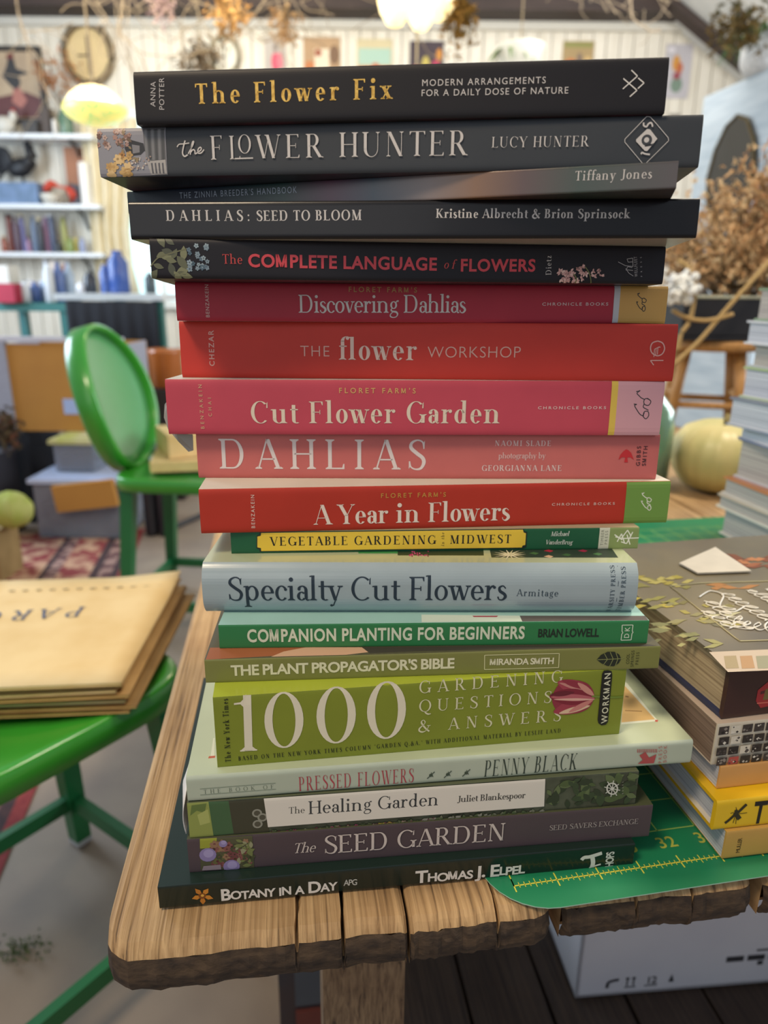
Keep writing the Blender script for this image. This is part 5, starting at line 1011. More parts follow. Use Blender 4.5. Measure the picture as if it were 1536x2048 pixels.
for pts in ([(1340, 1172), (1470, 1275), (1480, 1282), (1600, 1278)], [(1340, 1172), (1400, 1166), (1536, 1162), (1600, 1160)]):
    P = [onbig(x, y, .0002) for x, y in pts]; b.tube(P, .0004, ink('#b8b08a'), 4)
b.build('cover_border', big)
b = MB(); wh = ink('#d8d4c8')
for txt, a_, c_, h in (('To My', (1408, 1240), (1478, 1195), .02), ('Sister', (1430, 1190), (1520, 1248), .018), ('Love', (1470, 1262), (1545, 1222), .02)):
    p, q = onbig(*a_, .0003), onbig(*c_, .0003)
rows = [] and [[(1400, 1192), (1425, 1212), (1455, 1198), (1445, 1216), (1490, 1212), (1470, 1226), (1520, 1222)], [(1410, 1220), (1438, 1242), (1460, 1228), (1455, 1240), (1486, 1244)], [(1438, 1176), (1452, 1190), (1476, 1180), (1482, 1198), (1510, 1192), (1500, 1206), (1545, 1208)], [(1490, 1238), (1510, 1258), (1536, 1240), (1530, 1256), (1570, 1252)], [(1500, 1172), (1515, 1182), (1540, 1178), (1560, 1190)], [(1505, 1255), (1535, 1262), (1570, 1258)]]
def cursive(p0, p1, h, n, seed):
    r_ = random.Random(seed); a_, c_ = onbig(*p0, .0004), onbig(*p1, .0004); d = c_ - a_; ln_ = d.length; d.normalize(); u = Vector((-d.y, d.x, 0)); pts = []
    for i in range(n):
        hh = h * (r_.choice([.5, .55, .6, 1.15, 1.0])); x = ln_ * i / n; s = ln_ / n
        pts += [a_ + d * x, a_ + d * (x + s * .55 + hh * .25) + u * hh * .7, a_ + d * (x + s * .35 + hh * .3) + u * hh, a_ + d * (x + s * .12 + hh * .1) + u * hh * .45, a_ + d * (x + s * .45) - u * h * .05]
    P = bez(pts, 5); b.tube(P, [.00022 + .00038 * abs(math.sin(i * .31 + seed)) for i in range(len(P))], wh, 4)
for p0, p1, h, n, sd in (((1408, 1202), (1478, 1252), .013, 5, 1), ((1440, 1186), (1540, 1246), .015, 7, 2), ((1492, 1180), (1600, 1236), .010, 8, 3), ((1402, 1222), (1470, 1262), .012, 4, 4), ((1462, 1250), (1590, 1268), .016, 6, 5), ((1530, 1178), (1620, 1215), .006, 10, 6)): cursive(p0, p1, h, n, sd)
P = bez([onbig(x, y, .0004) for x, y in ((1398, 1194), (1420, 1182), (1446, 1190), (1440, 1212), (1465, 1224), (1490, 1212))], 6); b.tube(P, .0006, wh, 4)
for r0 in rows:
    P = bez([onbig(x, y, .0004) for x, y in r0], 8); b.tube(P, [.00035 + .0004 * abs(math.sin(i * .9)) for i in range(len(P))], wh, 4)
b.build('title_lettering', big)
b = MB()                                                  # pale band of small pictures at the cover's front edge
bigpoly([(1418, 1304), (1600, 1296), (1600, 1338), (1456, 1344)], '#b8a894', .0003, b)
for i in range(5): x = 1448 + i * 32; bigpoly([(x, 1312), (x + 24, 1311), (x + 30, 1336), (x + 4, 1337)], ['#9a8a68', '#a8845c', '#8c8a70', '#6c8440', '#9c8c70'][i], .0004, b)
b.build('cover_strip', big)
sc = MB(); pts = [onbig(*q) for q in ((1358, 1130), (1430, 1098), (1502, 1146), (1395, 1150))]; qq = Matrix.Rotation(tops['dark_cover'][1], 3, 'Z'); pts = [big.location + qq @ v for v in pts]
pts = [Vector((v.x, v.y, zc + .0006)) for v in pts]; sc.add(pts + [v + Vector((0, 0, .0012)) for v in pts], [(3, 2, 1, 0), (4, 5, 6, 7)] + [(i, (i + 1) % 4, 4 + (i + 1) % 4, 4 + i) for i in range(4)], M('cream_paper', '#d9cfbc', .7))
tag(sc.build('paper_scrap'), 'torn cream paper scrap lying on the floral book cover', 'paper')

# the far stack at the right edge
FS = [('white_low', 'white book with orange flowers, lowest of the far pile on the mat', 1434, .030, '#d4cec0', '#b8a890', cream_pages, .23, 9),
 ('white_mid', 'cream book with grey page edges, second from the bottom of the far pile', 1428, .014, '#d9d4c8', '#c8b8a4', cream_pages, .23, 12),
 ('orange_pattern', 'book with an orange and blue patterned top in the far pile', 1438, .018, '#cfc9be', '#c07a44', cream_pages, .22, 10),
 ('thick_white', 'thick white paged book under the blue one in the far pile', 1462, .040, '#b8bac0', '#6c7488', cream_pages, .2, 14),
 ('blue_thin', 'thin slate blue book in the middle of the far pile', 1470, .014, '#7c88a8', '#7484b0', blue_pages, .2, 6),
 ('blue_white', 'wide book with a patterned blue cover edge, above the pumpkin', 1446, .028, '#9aa4b8', '#7c8090', blue_pages, .22, 16),
 ('green_top', 'book with a pale green cover in the far pile', 1472, .030, '#b8c49c', '#a9bd84', blue_pages, .2, 18),
 ('grey_small', 'small grey book with pale spine in the far pile', 1492, .022, '#b8b8bc', '#a0a4ac', cream_pages, .19, 8),
 ('white_high', 'glossy white book second from the top of the far pile', 1480, .022, '#d4d4d8', '#d0d0d4', blue_pages, .2, 12),
 ('sage_top', 'hardcover with sage green boards on top of the far pile', 1500, .030, '#7c9470', '#7c9470', cream_pages, .2, 10)]
zf = TABLE + .0024; fo = on(1432, 1072, TABLE)
for key, lab, qx, T, c1, c2, pg, W, yw in FS:
    T *= 1.28
    d_ = .922 * math.cos(PITCH) + (CAM.z - zf) * math.sin(PITCH); a = R(yw); x = (qx - 768) / FOCAL * d_ * 1.0 + .004
    far = Vector((x, .925, zf)); fr = far - Vector((-math.sin(a), math.cos(a), 0)) * W
    make_book(key, 'hardcover_book', lab, fr, .26, T, a, 0, 0, W, 'hard', c1, c2, c1, 'books piled at the far side of the mat', pages=pg, coat=.3); zf += T + .0003

# pumpkin
p = at(1437, 930, 1.16); b = MB(); rp = .076; b.lathe([(.001, -.055), (.03, -.058), (.055, -.048), (.072, -.022), (.0765, .0), (.073, .025), (.058, .046), (.034, .056), (.014, .052), (.002, .047)], M('pale_pumpkin_skin', '#cdbf86', .4, '#b9b57c', 14), n=80, ribs=20, rib=.03)
pk = b.build('pumpkin', None, True, (p.x, p.y, TABLE + .059)); tag(pk, 'pale creamy yellow round pumpkin on the table behind the mat', 'pumpkin')
b = MB(); b.tube([(0, 0, .046), (.002, 0, .056), (.008, .002, .066)], [.009, .006, .007], M('pumpkin_stalk', '#8c7c4c', .8, '#6c6038', 60), 7); b.build('stem', pk, True)
# pale green bottle just behind the books
p = on(1300, 985, TABLE); p = Vector((.405, 1.13, TABLE + .001)); b = MB(); b.lathe([(.002, 0), (.045, 0), (.054, .008), (.056, .11), (.052, .14), (.028, .168), (.022, .19), (.025, .20), (.021, .20), (.018, .19), (.024, .166), (.049, .138), (.052, .11), (.05, .01), (.002, .006)], M('pale_green_glass', '#a9d4b4', .12, '#b4dcc0', 4, trans=.75), n=28)
tag(b.build('glass_bottle', None, True, p), 'pale green glass bottle peeking out behind the pink books', 'bottle')
# wooden stool with tray, dried flowers and cord
s0 = Vector((.80, 1.80, TABLE)); stl = empty('wooden_stool', s0 + Vector((0, 0, .001)), (0, 0, R(12))); tag(stl, 'small light wooden stool standing on the table under the black tray', 'stool'); sw = M('stool_wood', '#b98a52', .55, '#a3763f', 20, stretch=(8, 8, 1))
b = MB(); b.lathe([(.001, .185), (.118, .185), (.125, .19), (.125, .207), (.118, .212), (.001, .212)], sw, n=32); b.build('seat', stl, True)
for a in (.3, 1.87, 3.44, 5.01): b = MB(); b.tube([(.085 * math.cos(a), .085 * math.sin(a), .185), (.115 * math.cos(a), .115 * math.sin(a), .0)], [.0145, .0125], sw, 10); b.build('leg', stl, True)
for a, z_ in ((.3, .055), (1.87, .075), (3.44, .055), (5.01, .075)): c_ = a + 1.57; b = MB(); b.tube([(.105 * math.cos(a), .105 * math.sin(a), z_), (.105 * math.cos(c_), .105 * math.sin(c_), z_)], .008, sw, 8); b.build('stretcher', stl, True)
tz = TABLE + .214; ty = Vector((.835, 1.80, tz)); b = MB(); bk_ = M('black_tray', '#1c1b20', .5); b.box((0, 0, .006), (.36, .24, .012), bk_)
for c_, d_ in (((0, -.117, .05), (.36, .006, .085)), ((0, .117, .05), (.36, .006, .085)), ((-.177, 0, .05), (.006, .228, .085)), ((.177, 0, .05), (.006, .228, .085))): b.box(c_, d_, bk_)
tr = b.build('tray', None, False, ty); tr.rotation_euler = (0, 0, R(6)); tag(tr, 'deep black tray on the wooden stool holding dried flowers', 'tray')
b = MB(); b.tube([(-.18, -.12, .094), (.18, -.12, .094), (.18, .12, .094), (-.18, .12, .094)], .004, M('tray_rim', '#a9ab98', .6), 6, True); b.build('rim', tr)
def sprays(root, base, n, spread, hgt, cols, stem_m, rnd, r0=.012, per=9, dirn=(0, 0, 1), name='flower_cluster', psize=1.):
    sb = MB(); ms = [M('dried_' + c[1:], c, .9, None, 200) for c in cols]
    for i in range(n):
        a = rnd.uniform(0, 6.283); q = spread * math.sqrt(rnd.random()); h = hgt * rnd.uniform(.45, 1.) * (1 - .35 * (q / spread) ** 2)
        tip = Vector((q * math.cos(a), q * math.sin(a) * .7, 0)) + Vector(dirn) * h; pts = bez([Vector(base), Vector(base) + tip * .5 + Vector((0, 0, .08 * hgt)) * (1 if dirn[2] > 0 else -1), Vector(base) + tip], 4)
        sb.tube(pts, .0016, stem_m, 4); cb = MB()
        for k in range(per):
            t = pts[-1 - (k % 5)] + Vector((rnd.gauss(0, 1), rnd.gauss(0, 1), rnd.gauss(0, 1.2))) * r0 * 1.1; m = rnd.choice(ms); r = r0 * rnd.uniform(.35, .8) * psize
            for _ in range(3):
                d = Vector((rnd.gauss(0, 1), rnd.gauss(0, 1), rnd.gauss(0, 1))).normalized(); e = d.orthogonal().normalized() * r * .4; f = d.cross(e).normalized() * r * .4
                cb.add([t - e, t + e, t + d * r * 1.6, t + f, t - f], [(0, 1, 2), (3, 4, 2), (0, 3, 1), (0, 1, 4)], m)
        cb.build(name, root)['kind'] = 'stuff'
    sb.build('stems', root)
rn = random.Random(21); fl_ = empty('dried_flower_bunch', ty + Vector((.03, .02, .014))); tag(fl_, 'big bunch of tan dried flowers standing in the black tray', 'dried flowers')
sprays(fl_, (0, 0, 0), 90, .24, .40, ['#d8b488', '#e2c49a', '#c49c6e', '#e8d0a8', '#ac8c64'], M('dry_stem', '#6e5a3c', .9), rn, .023, 48, psize=.58)
fl2 = empty('dried_flower_spike', ty + Vector((.035, -.01, .014))); tag(fl2, 'tall rust tan dried spike rising before the black mirror', 'dried flowers')
sprays(fl2, (0, 0, 0), 6, .04, .50, ['#d0a074', '#dcae80', '#c08c5c'], M('dry_stem', '#6e5a3c', .9), rn, .02, 44, psize=.45)
b = MB(); wf = M('white_fluff', '#dcdcd8', .9)
for i in range(90): c_ = Vector((rn.gauss(0, .016), rn.gauss(0, .012), rn.gauss(0, .014))); b.ball(c_, rn.uniform(.005, .011), wf, 6)
wq = at(1362, 578, 1.62); tag(b.build('white_flower', None, True, wq), 'fluffy white dried flower head leaning from the black tray', 'flower')
jm = M('jute', '#b99c6c', .9, '#a0824e', 300)
for lab, pts in (('straight jute cord running up across the front of the black tray', [(1348, 728), (1400, 680), (1460, 610), (1560, 500)]), ('jute cord loop hanging over the rim of the black tray', [(1356, 520), (1380, 540), (1390, 580), (1380, 640), (1362, 668), (1356, 700)]), ('short jute cord end sagging before the black tray', [(1345, 620), (1375, 636), (1410, 641), (1440, 636), (1466, 628)])):
    b = MB(); b.tube(bez([at(x, y, 1.63) for x, y in pts], 6), .0048, jm, 6); tag(b.build('jute_cord', None, True), lab, 'cord')
# carton on the shelf under the table
p = on(1150, 1998, .2005); q = on(1536, 1966, .2005); a = math.atan2(q.y - p.y, q.x - p.x); cr = empty('cardboard_carton', (p.x, p.y, .2025), (0, 0, a)); tag(cr, 'white cardboard carton with printed marks on the shelf under the table', 'box'); cw = M('white_carton', '#bcbcc4', .6, '#c4c4ca', 8)
b = MB(); LW, LD, LH = .42, .30, .26; b.bbox((0, 0, 0), (LW, LD, .004), cw); b.bbox((0, 0, 0), (.004, LD, LH), cw); b.bbox((LW - .004, 0, 0), (LW, LD, LH), cw); b.bbox((0, 0, 0), (LW, .004, LH), cw); b.bbox((0, LD - .004, 0), (LW, LD, LH), cw); b.build('body', cr)
b = MB()
for k, (x0, x1) in enumerate(((0, LW / 2 - .001), (LW / 2 + .001, LW))): b.bbox((x0, 0, LH), (x1, LD, LH + .004), cw)
b.build('flap', cr)
b = MB(); mk = M('carton_print', '#2c2c30', .6)
def cbox(x0, z0, x1, z1): b.bbox((x0, -.0006, z0), (x1, -.0001, z1), mk)
def ctext(t, x0, z0, w, h): V, F = set_text(t, 'semi', w, h); b.add([(x0 + v[0], -.0006, z0 + v[1]) for v in V], F, mk)
for p_ in _path([(.038, .012), (.040, .021), (.052, .024)], .004, 5): b.add([(x, -.0006, z_) for x, z_ in p_], [(0, 1, 2, 3)], mk)
for x in (.062, .070): cbox(x, .013, x + .0018, .026); cbox(x - .0012, .023, x + .003, .0255)
cbox(.060, .010, .074, .0115); ctext('12', .086, .014, .014, .011); cbox(.085, .010, .101, .0115)
for q in ([(.115, .014), (.122, .014), (.1185, .026)],): b.add([(x, -.0006, z_) for x, z_ in q], [(0, 1, 2)], mk)
for x in (.185, .212, .239): cbox(x, .038, x + .022, .046)
cbox(.226, .030, .233, .036); cbox(.222, .052, .244, .0545); b.build('printed_marks', cr)
b = MB(); pc = on(578, 2010, .0); dk = M('dark_crate_wood', '#2c2c34', .6, '#3a2c2c', 12)
bx = empty('storage_crate', (-.138, .735, .001), (0, 0, R(8))); tag(bx, 'dark storage crate standing on the floor behind the table leg', 'crate')
b = MB(); b.bbox((0, 0, 0), (.105, .012, .34), dk); b.bbox((0, .18, 0), (.105, .192, .34), dk); b.bbox((0, .012, 0), (.012, .18, .34), dk); b.bbox((.093, .012, 0), (.105, .18, .34), dk); b.bbox((.012, .012, 0), (.093, .18, .012), dk); b.build('body', bx)
b = MB(); b.bbox((.022, -.004, .07), (.085, -.0005, .30), M('crate_panel', '#3c4450', .5)); b.bbox((.022, -.006, .03), (.085, -.0005, .06), M('crate_band', '#5c2c28', .6)); b.build('panel', bx)

# ---------------------------------------------------------------- green metal chairs
gm = M('green_enamel', '#3a9a30', .28, '#35922c', 5, coat=.5); gd = M('green_leg_enamel', '#1d6e3c', .4, '#1b6638', 6)
def make_chair():
    rt = empty('metal_chair'); a_ = .198
    def sup(k, z, n=48, e=.42): return [(a_ * k * math.copysign(abs(math.cos(6.2832 * i / n)) ** e, math.cos(6.2832 * i / n)), a_ * k * math.copysign(abs(math.sin(6.2832 * i / n)) ** e, math.sin(6.2832 * i / n)), z) for i in range(n)]
    rings = [sup(.25, .488), sup(.7, .491), sup(.93, .498), sup(.985, .4995), sup(1.0, .496), sup(1.005, .462), sup(.985, .460), sup(.97, .486), sup(.5, .480)]; n = 48; b = MB(); vs = [p for r in rings for p in r]
    b.add(vs, [(i * n + j, i * n + (j + 1) % n, (i + 1) * n + (j + 1) % n, (i + 1) * n + j) for i in range(len(rings) - 1) for j in range(n)] + [tuple(range(n))[::-1], tuple(range((len(rings) - 1) * n, len(rings) * n))], gm); b.build('seat', rt, True)
    ft = {}
    for sx in (-1, 1):
        for sy in (-1, 1):
            t, f_ = Vector((sx * .150, sy * .150, .48)), Vector((sx * .186, sy * .186, .009)); ft[(sx, sy)] = lambda z, t=t, f_=f_: f_ + (t - f_) * ((z - .009) / (.48 - .009))
            b = MB(); w = .017; ring = []
            for p_, k in ((t, 1.15), (f_, .85)): ring += [p_ + Vector((i * w * k, j * w * k, 0)) for i, j in ((-1, -1), (1, -1), (1, 1), (-1, 1))]
            b.add(ring, [(3, 2, 1, 0), (4, 5, 6, 7)] + [(i, (i + 1) % 4, 4 + (i + 1) % 4, 4 + i) for i in range(4)], gd); lg = b.build('leg', rt)
            b = MB(); b.box(f_ + Vector((0, 0, -.0005)), (.03, .03, .01), M('rubber_foot', '#b8b8b8', .7)); b.build('foot_cap', lg)
    for a, c_ in (((-1, -1), (1, -1)), ((1, -1), (1, 1)), ((1, 1), (-1, 1)), ((-1, 1), (-1, -1))):
        p0, p1 = ft[a](.105), ft[c_](.105); b = MB(); d = (p1 - p0); b.box((p0 + p1) / 2, (d.length, .016, .028), gd, math.atan2(d.y, d.x)); b.build('stretcher', rt)
    tl = R(14); by = lambda u, v: (u, -.172 - math.sin(tl) * v - .03 * (1 - (u / .2) ** 2), .492 + math.cos(tl) * v)
    ov = lambda k, i, n: (math.cos(6.2832 * i / n) * .185 * k, .21 + math.sin(6.2832 * i / n) * .21 * k)
    b = MB(); nrm = Vector((0, math.cos(tl), math.sin(tl))); vs = []
    for i in range(40):
        pc, po, pi_ = Vector(by(*ov(1, i, 40))), Vector(by(*ov(1.05, i, 40))), Vector(by(*ov(.97, i, 40)))
        vs += [po + nrm * .026, po - nrm * .026, pc - nrm * .034, pi_ - nrm * .026, pi_ + nrm * .026, pc + nrm * .034]
    b.add(vs, [(i * 6 + k, ((i + 1) % 40) * 6 + k, ((i + 1) % 40) * 6 + (k + 1) % 6, i * 6 + (k + 1) % 6) for i in range(40) for k in range(6)], gm); b.build('back_frame', rt, True)
    b = MB(); vs = [by(0, .21)]; fs = []
    for q in range(1, 7): vs += [by(*ov(q / 6, i, 40)) for i in range(40)]
    fs = [(0, 1 + i, 1 + (i + 1) % 40) for i in range(40)] + [(1 + q * 40 + i, 1 + (q + 1) * 40 + i, 1 + (q + 1) * 40 + (i + 1) % 40, 1 + q * 40 + (i + 1) % 40) for q in range(5) for i in range(40)]
    b.add(vs, fs, M('green_back_enamel', '#5fa06a', .25, '#58985f', 5, coat=.6)); o = b.build('back_panel', rt, True); s = o.modifiers.new('thickness', 'SOLIDIFY'); s.thickness = .004
    return rt
ch = make_chair(); ch.location = (-.53, .855, 0); ch.rotation_euler = (0, 0, R(-35)); tag(ch, 'shiny green metal chair carrying a stack of brown paper envelopes', 'chair', 'green metal chairs')
c2 = copy_tree(ch); p = on(297, 918, .5); c2.location = (p.x + .17, p.y - .07, 0); c2p = c2.location.copy(); c2.rotation_euler = (0, 0, R(-95)); tag(c2, 'green metal chair with oval back standing before the cardboard box', 'chair', 'green metal chairs')
# envelopes on the near seat
ev = [M('kraft_paper', '#dfc490', .7, '#d4b57c', 12), M('kraft_paper_dark', '#c49c62', .75, '#b48c54', 14)]
E0, E1, E2 = on(242, 1366, .546), on(362, 1152, .546), on(-260, 1386, .546)
ux = (E2 - E0); ux.z = 0; ux.normalize(); uy = Vector((E1.x - E0.x, E1.y - E0.y, 0)); dep_ = uy.length; uy.normalize(); zz = .5012; rn = random.Random(3)
for i in range(8):
    th = .0055; dx, dy = rn.uniform(-.012, .012) + (.012 if i < 4 else 0), rn.uniform(-.01, .01); o0 = Vector((E0.x, E0.y, 0)) - ux * dx + uy * dy; wd_ = .30; a = rn.uniform(-.02, .02); q = Matrix.Rotation(a, 3, 'Z')
    if i == 7: o0 = Vector((E0.x, E0.y, 0)); q = Matrix.Identity(3)
    b = MB(); nu, nv = 10, 8; vs = []
    for s in (0, 1):
        for u in range(nu + 1):
            for v in range(nv + 1):
                fu, fv = u / nu, v / nv; puff = math.sin(math.pi * min(1, fu * 1.2)) * math.sin(math.pi * fv)
                P = o0 + q @ (ux * wd_ * fu + uy * dep_ * fv); e = 0 if 0 < u < nu and 0 < v < nv else .5
                vs.append((P.x, P.y, zz + (th * (1 - .35 * e) if s else th * .3 * e) + .0005 * puff * s + (.014 * max(0, fv - .75) * max(0, .35 - fu) * 8 if i == 7 else 0)))
    N_ = (nu + 1) * (nv + 1); idx = lambda s, u, v: s * N_ + u * (nv + 1) + v; fs = []
    for u in range(nu):
        for v in range(nv): fs += [(idx(1, u, v), idx(1, u, v + 1), idx(1, u + 1, v + 1), idx(1, u + 1, v)), (idx(0, u, v), idx(0, u + 1, v), idx(0, u + 1, v + 1), idx(0, u, v + 1))]
    for u in range(nu):
        for v_ in (0, nv): fs.append((idx(0, u, v_), idx(0, u + 1, v_), idx(1, u + 1, v_), idx(1, u, v_)))
    for v in range(nv):
        for u_ in (0, nu): fs.append((idx(0, u_, v), idx(0, u_, v + 1), idx(1, u_, v + 1), idx(1, u_, v)))
    b.add(vs, fs, ev[0 if i in (7, 5, 2) else 1]); o = b.build('paper_envelope', None, True)
    tag(o, 'topmost cream kraft envelope with upside down blue lettering on the green chair' if i == 7 else 'brown kraft envelope in the stack on the green chair', 'envelope', 'kraft envelopes on the green chair')
    if i == 7: top_env, ztop = o, zz + th
    zz += th + .0003
b = MB(); bi = M('blue_print', '#4c5a78', .7)
flat_text(b, 'PARC', 'book', on(172, 1213, ztop + .0016), on(-30, 1225, ztop + .0016), .034, bi, slant=.1); flat_text(b, 'EEDS', 'book', on(150, 1200, ztop + .0018), on(-10, 1208, ztop + .0018), .012, M('grey_print', '#9a9482', .7)) if 0 else None
for i in range(12):
    p0, p1 = on(18 + i * 27, 1182 - i * .9, ztop + .0022), on(30 + i * 27, 1181 - i * .9, ztop + .0022); b.tube([p0, p1], .0012, M('grey_print', '#b0a489', .7), 4)
b.build('printed_lettering', top_env)
# parcels on the far chair
for i, (dx, dy, z0, sz, rot, lab) in enumerate(((0., .02, .502, (.26, .22, .03), .2, 'cream paper parcel lying flat on the far green chair seat'), (-.02, .04, .5355, (.18, .18, .07), .5, 'pale paper bag standing on the parcel on the far green chair'))):
    b = MB(); b.box((0, 0, sz[2] / 2), sz, ev[0]); b.box((0, 0, sz[2] + .0012), (sz[0] * .5, sz[1] * .3, .002), ev[1]); o = b.build('paper_parcel', None, False, (c2p.x + dx, c2p.y + dy, z0)); o.rotation_euler = (0, 0, rot); tag(o, lab, 'parcel')
# ---------------------------------------------------------------- things further back in the room
def X(px, y, z): return (px - 768) / FOCAL * (y * math.cos(PITCH) + (CAM.z - z) * math.sin(PITCH))
def wbox(px0, py0, px1, py1, y): a, c = at(px0, py0, y), at(px1, py1, y); return min(a.x, c.x), max(a.x, c.x), min(a.z, c.z), max(a.z, c.z)
# wall shelves
sh_m = M('white_shelf', '#dfe2e4', .5); WS = WALL - .001
shelf_top = {}
for key, py, px1, lab in (('upper', 268, 183, 'upper white wall shelf under the framed picture'), ('middle', 409, 198, 'middle white wall shelf with the black rooster'), ('lower', 506, 205, 'lower white wall shelf crowded with small jars')):
    p = at(px1, py, WALL - .24); e = empty('wall_shelf', (p.x, WS, p.z)); tag(e, lab, 'shelf', 'white wall shelves'); b = MB(); b.bbox((-1.7, -.24, -.03), (0, 0, 0), sh_m); b.build('board', e)
    for x in (-.18, -1.2): b = MB(); b.tube([(x, -.20, -.034), (x, -.10, -.06), (x, -.01, -.16)], .012, M('iron_bracket', '#2c2c2c', .6), 6); b.build('bracket', e)
    shelf_top[key] = p.z + .0005
def jar(px, key_z, y, w, h, col, name, lab, cat, neck=.6, lid=None, group=None, trans=0., parent_y=None):
    x = X(px, y, key_z + h / 2); b = MB(); r = w / 2; m = M(name + '_' + col[1:], col, .25, trans=trans)
    b.lathe([(r * .05, 0), (r * .92, 0), (r, .04 * h), (r, .68 * h), (r * neck, .84 * h), (r * neck, .93 * h), (r * .05, .93 * h)], m, n=14); o = b.build(name, None, True, (x, y, key_z)); tag(o, lab, cat, group)
    if lid: b = MB(); b.lathe([(r * neck * 1.08, .93 * h), (r * neck * 1.08, h), (.001, h)], M('lid_' + lid[1:], lid, .4), n=14); b.build('lid', o, True)
    return o
def item(name, lab, cat, px0, px1, z0, h, y, d, col, col2=None, group=None, rot=0.):
    x0, x1 = X(px0, y, z0 + h / 2), X(px1, y, z0 + h / 2); e = MB(); e.box((0, 0, h / 2), (x1 - x0, d, h), M(name + '_' + col[1:], col, .6, col2, 14)); o = e.build(name, None, False, ((x0 + x1) / 2, y, z0)); o.rotation_euler.z = rot; return tag(o, lab, cat, group)
ys = WALL - .13
# framed picture over the upper shelf
x0, x1, z0, z1 = wbox(-40, 245, 78, 92, WALL - .03); pf = empty('framed_picture', ((x0 + x1) / 2, WALL - .002, z0)); tag(pf, 'dark framed picture of a dark figure beside a red mound, above the upper shelf', 'picture'); w, h = x1 - x0, z1 - z0
b = MB(); fm = M('dark_frame', '#2c241c', .5)
for lo, hi in (((-w / 2, -.03, 0), (w / 2, -.001, .03)), ((-w / 2, -.03, h - .03), (w / 2, -.001, h)), ((-w / 2, -.03, .03), (-w / 2 + .03, -.001, h - .03)), ((w / 2 - .03, -.03, .03), (w / 2, -.001, h - .03))): b.bbox(lo, hi, fm)
b.build('frame', pf); b = MB(); b.bbox((-w / 2 + .031, -.012, .031), (w / 2 - .031, -.002, h - .031), M('old_print', '#b9a488', .7, '#a8937a', 6))
def sheet(b, pts, col, y): b.add([(x, y, z_) for x, z_ in pts], [tuple(range(len(pts)))], ink(col))
sheet(b, [(-w * .45, .04), (w * .42, .04), (w * .42, h * .34), (w * .2, h * .42), (-w * .1, h * .36), (-w * .45, h * .3)], '#5c2c28', -.0125); sheet(b, [(w * .0, h * .28), (w * .12, h * .2), (w * .22, h * .3), (w * .12, h * .5), (w * .04, h * .46)], '#a86a5c', -.013)
sheet(b, [(w * .0, h * .5), (w * .08, h * .44), (w * .16, h * .52), (w * .14, h * .62), (w * .3, h * .66), (w * .12, h * .72), (w * .1, h * .84), (w * .02, h * .86), (-w * .02, h * .74), (-w * .1, h * .62)], '#33302e', -.0135); sheet(b, [(w * .0, h * .84), (w * .1, h * .84), (w * .1, h * .92), (w * .0, h * .9)], '#6c3028', -.014); b.build('print', pf)
# clocks
for px, py, rw, rh, c1, c2, lab in ((172, 105, 40, 44, '#6a5a40', '#d0b886', 'round wall clock with brown rim and cream face'), (447, 108, 24, 27, '#8c8268', '#d8d4c4', 'small round wall clock behind the dark dried bouquet')):
    c_ = at(px, py, WALL - .05); r = rh / FOCAL * 6.2; e = empty('wall_clock', (c_.x, WALL - .001, c_.z)); tag(e, lab, 'clock'); k = rw / rh
    b = MB(); b.tube([(r * k * math.cos(i / 36 * 6.2832), -.02, r * math.sin(i / 36 * 6.2832)) for i in range(36)], .024 * r / .19, M('clock_rim_' + c1[1:], c1, .5), 8, True); b.build('rim', e, True)
    b = MB(); n = 36; vs = [(r * k * .98 * math.cos(i / n * 6.2832), y, r * .98 * math.sin(i / n * 6.2832)) for y in (-.012, -.002) for i in range(n)]; b.add(vs, [tuple(range(n)), tuple(range(n, 2 * n))[::-1]] + [(i, n + i, n + (i + 1) % n, (i + 1) % n) for i in range(n)], M('clock_face_' + c2[1:], c2, .4)); b.build('face', e)
    b = MB(); hm = ink('#4a3c28'); b.box((0, -.015, r * .3), (.01, .004, r * .62), hm); b.box((-r * .2 * k, -.015, -.01), (r * .45, .004, .012), hm); b.box((0, -.0145, -r * .35), (.008, .004, r * .7), hm); b.build('hands', e)
# unframed posters along the wall
PO = [(530, 572, 74, 150, '#b0a8a0', [('#c0405c', .3, .1, .4, .5), ('#c86a78', .55, .15, .3, .45), ('#7c7068', .4, .6, .2, .25)], 'grey poster with a pink figure'), (608, 680, 74, 152, '#a88a68', [('#b06a38', .02, .05, .3, .35), ('#d8c8b0', .3, .1, .4, .6), ('#8c4a30', .3, .5, .2, .2), ('#6c5038', .7, .3, .28, .5)], 'brown magazine cover with an orange bloom'), (714, 785, 78, 152, '#c0b490', [('#9cb8a8', .04, .3, .92, .45), ('#b89068', .02, .02, .96, .28), ('#b0643c', .4, .12, .25, .25)], 'pale poster with aqua band and a brown pot'), (819, 888, 82, 155, '#3c3038', [('#8a2c30', .04, .05, .3, .3), ('#b0a050', .35, .1, .25, .5), ('#a83050', .65, .1, .25, .4), ('#c08030', .78, .45, .18, .35)], 'dark poster with red and yellow blooms'), (1122, 1190, 82, 155, '#9c8458', [('#b06830', .05, .05, .45, .5), ('#6c5848', .45, .15, .2, .55), ('#7c7c3c', .04, .82, .9, .14), ('#c0a068', .68, .1, .28, .5)], 'ochre poster with a dark standing figure'), (1322, 1388, 88, 196, '#b4b0b4', [('#c08838', .28, .5, .3, .3), ('#b06038', .45, .45, .25, .22), ('#6c8070', .3, .1, .45, .3), ('#8c4048', .35, .35, .3, .14), ('#d0ccd0', .06, .84, .3, .1)], 'tall white bordered poster beside the books with a colourful bouquet')]
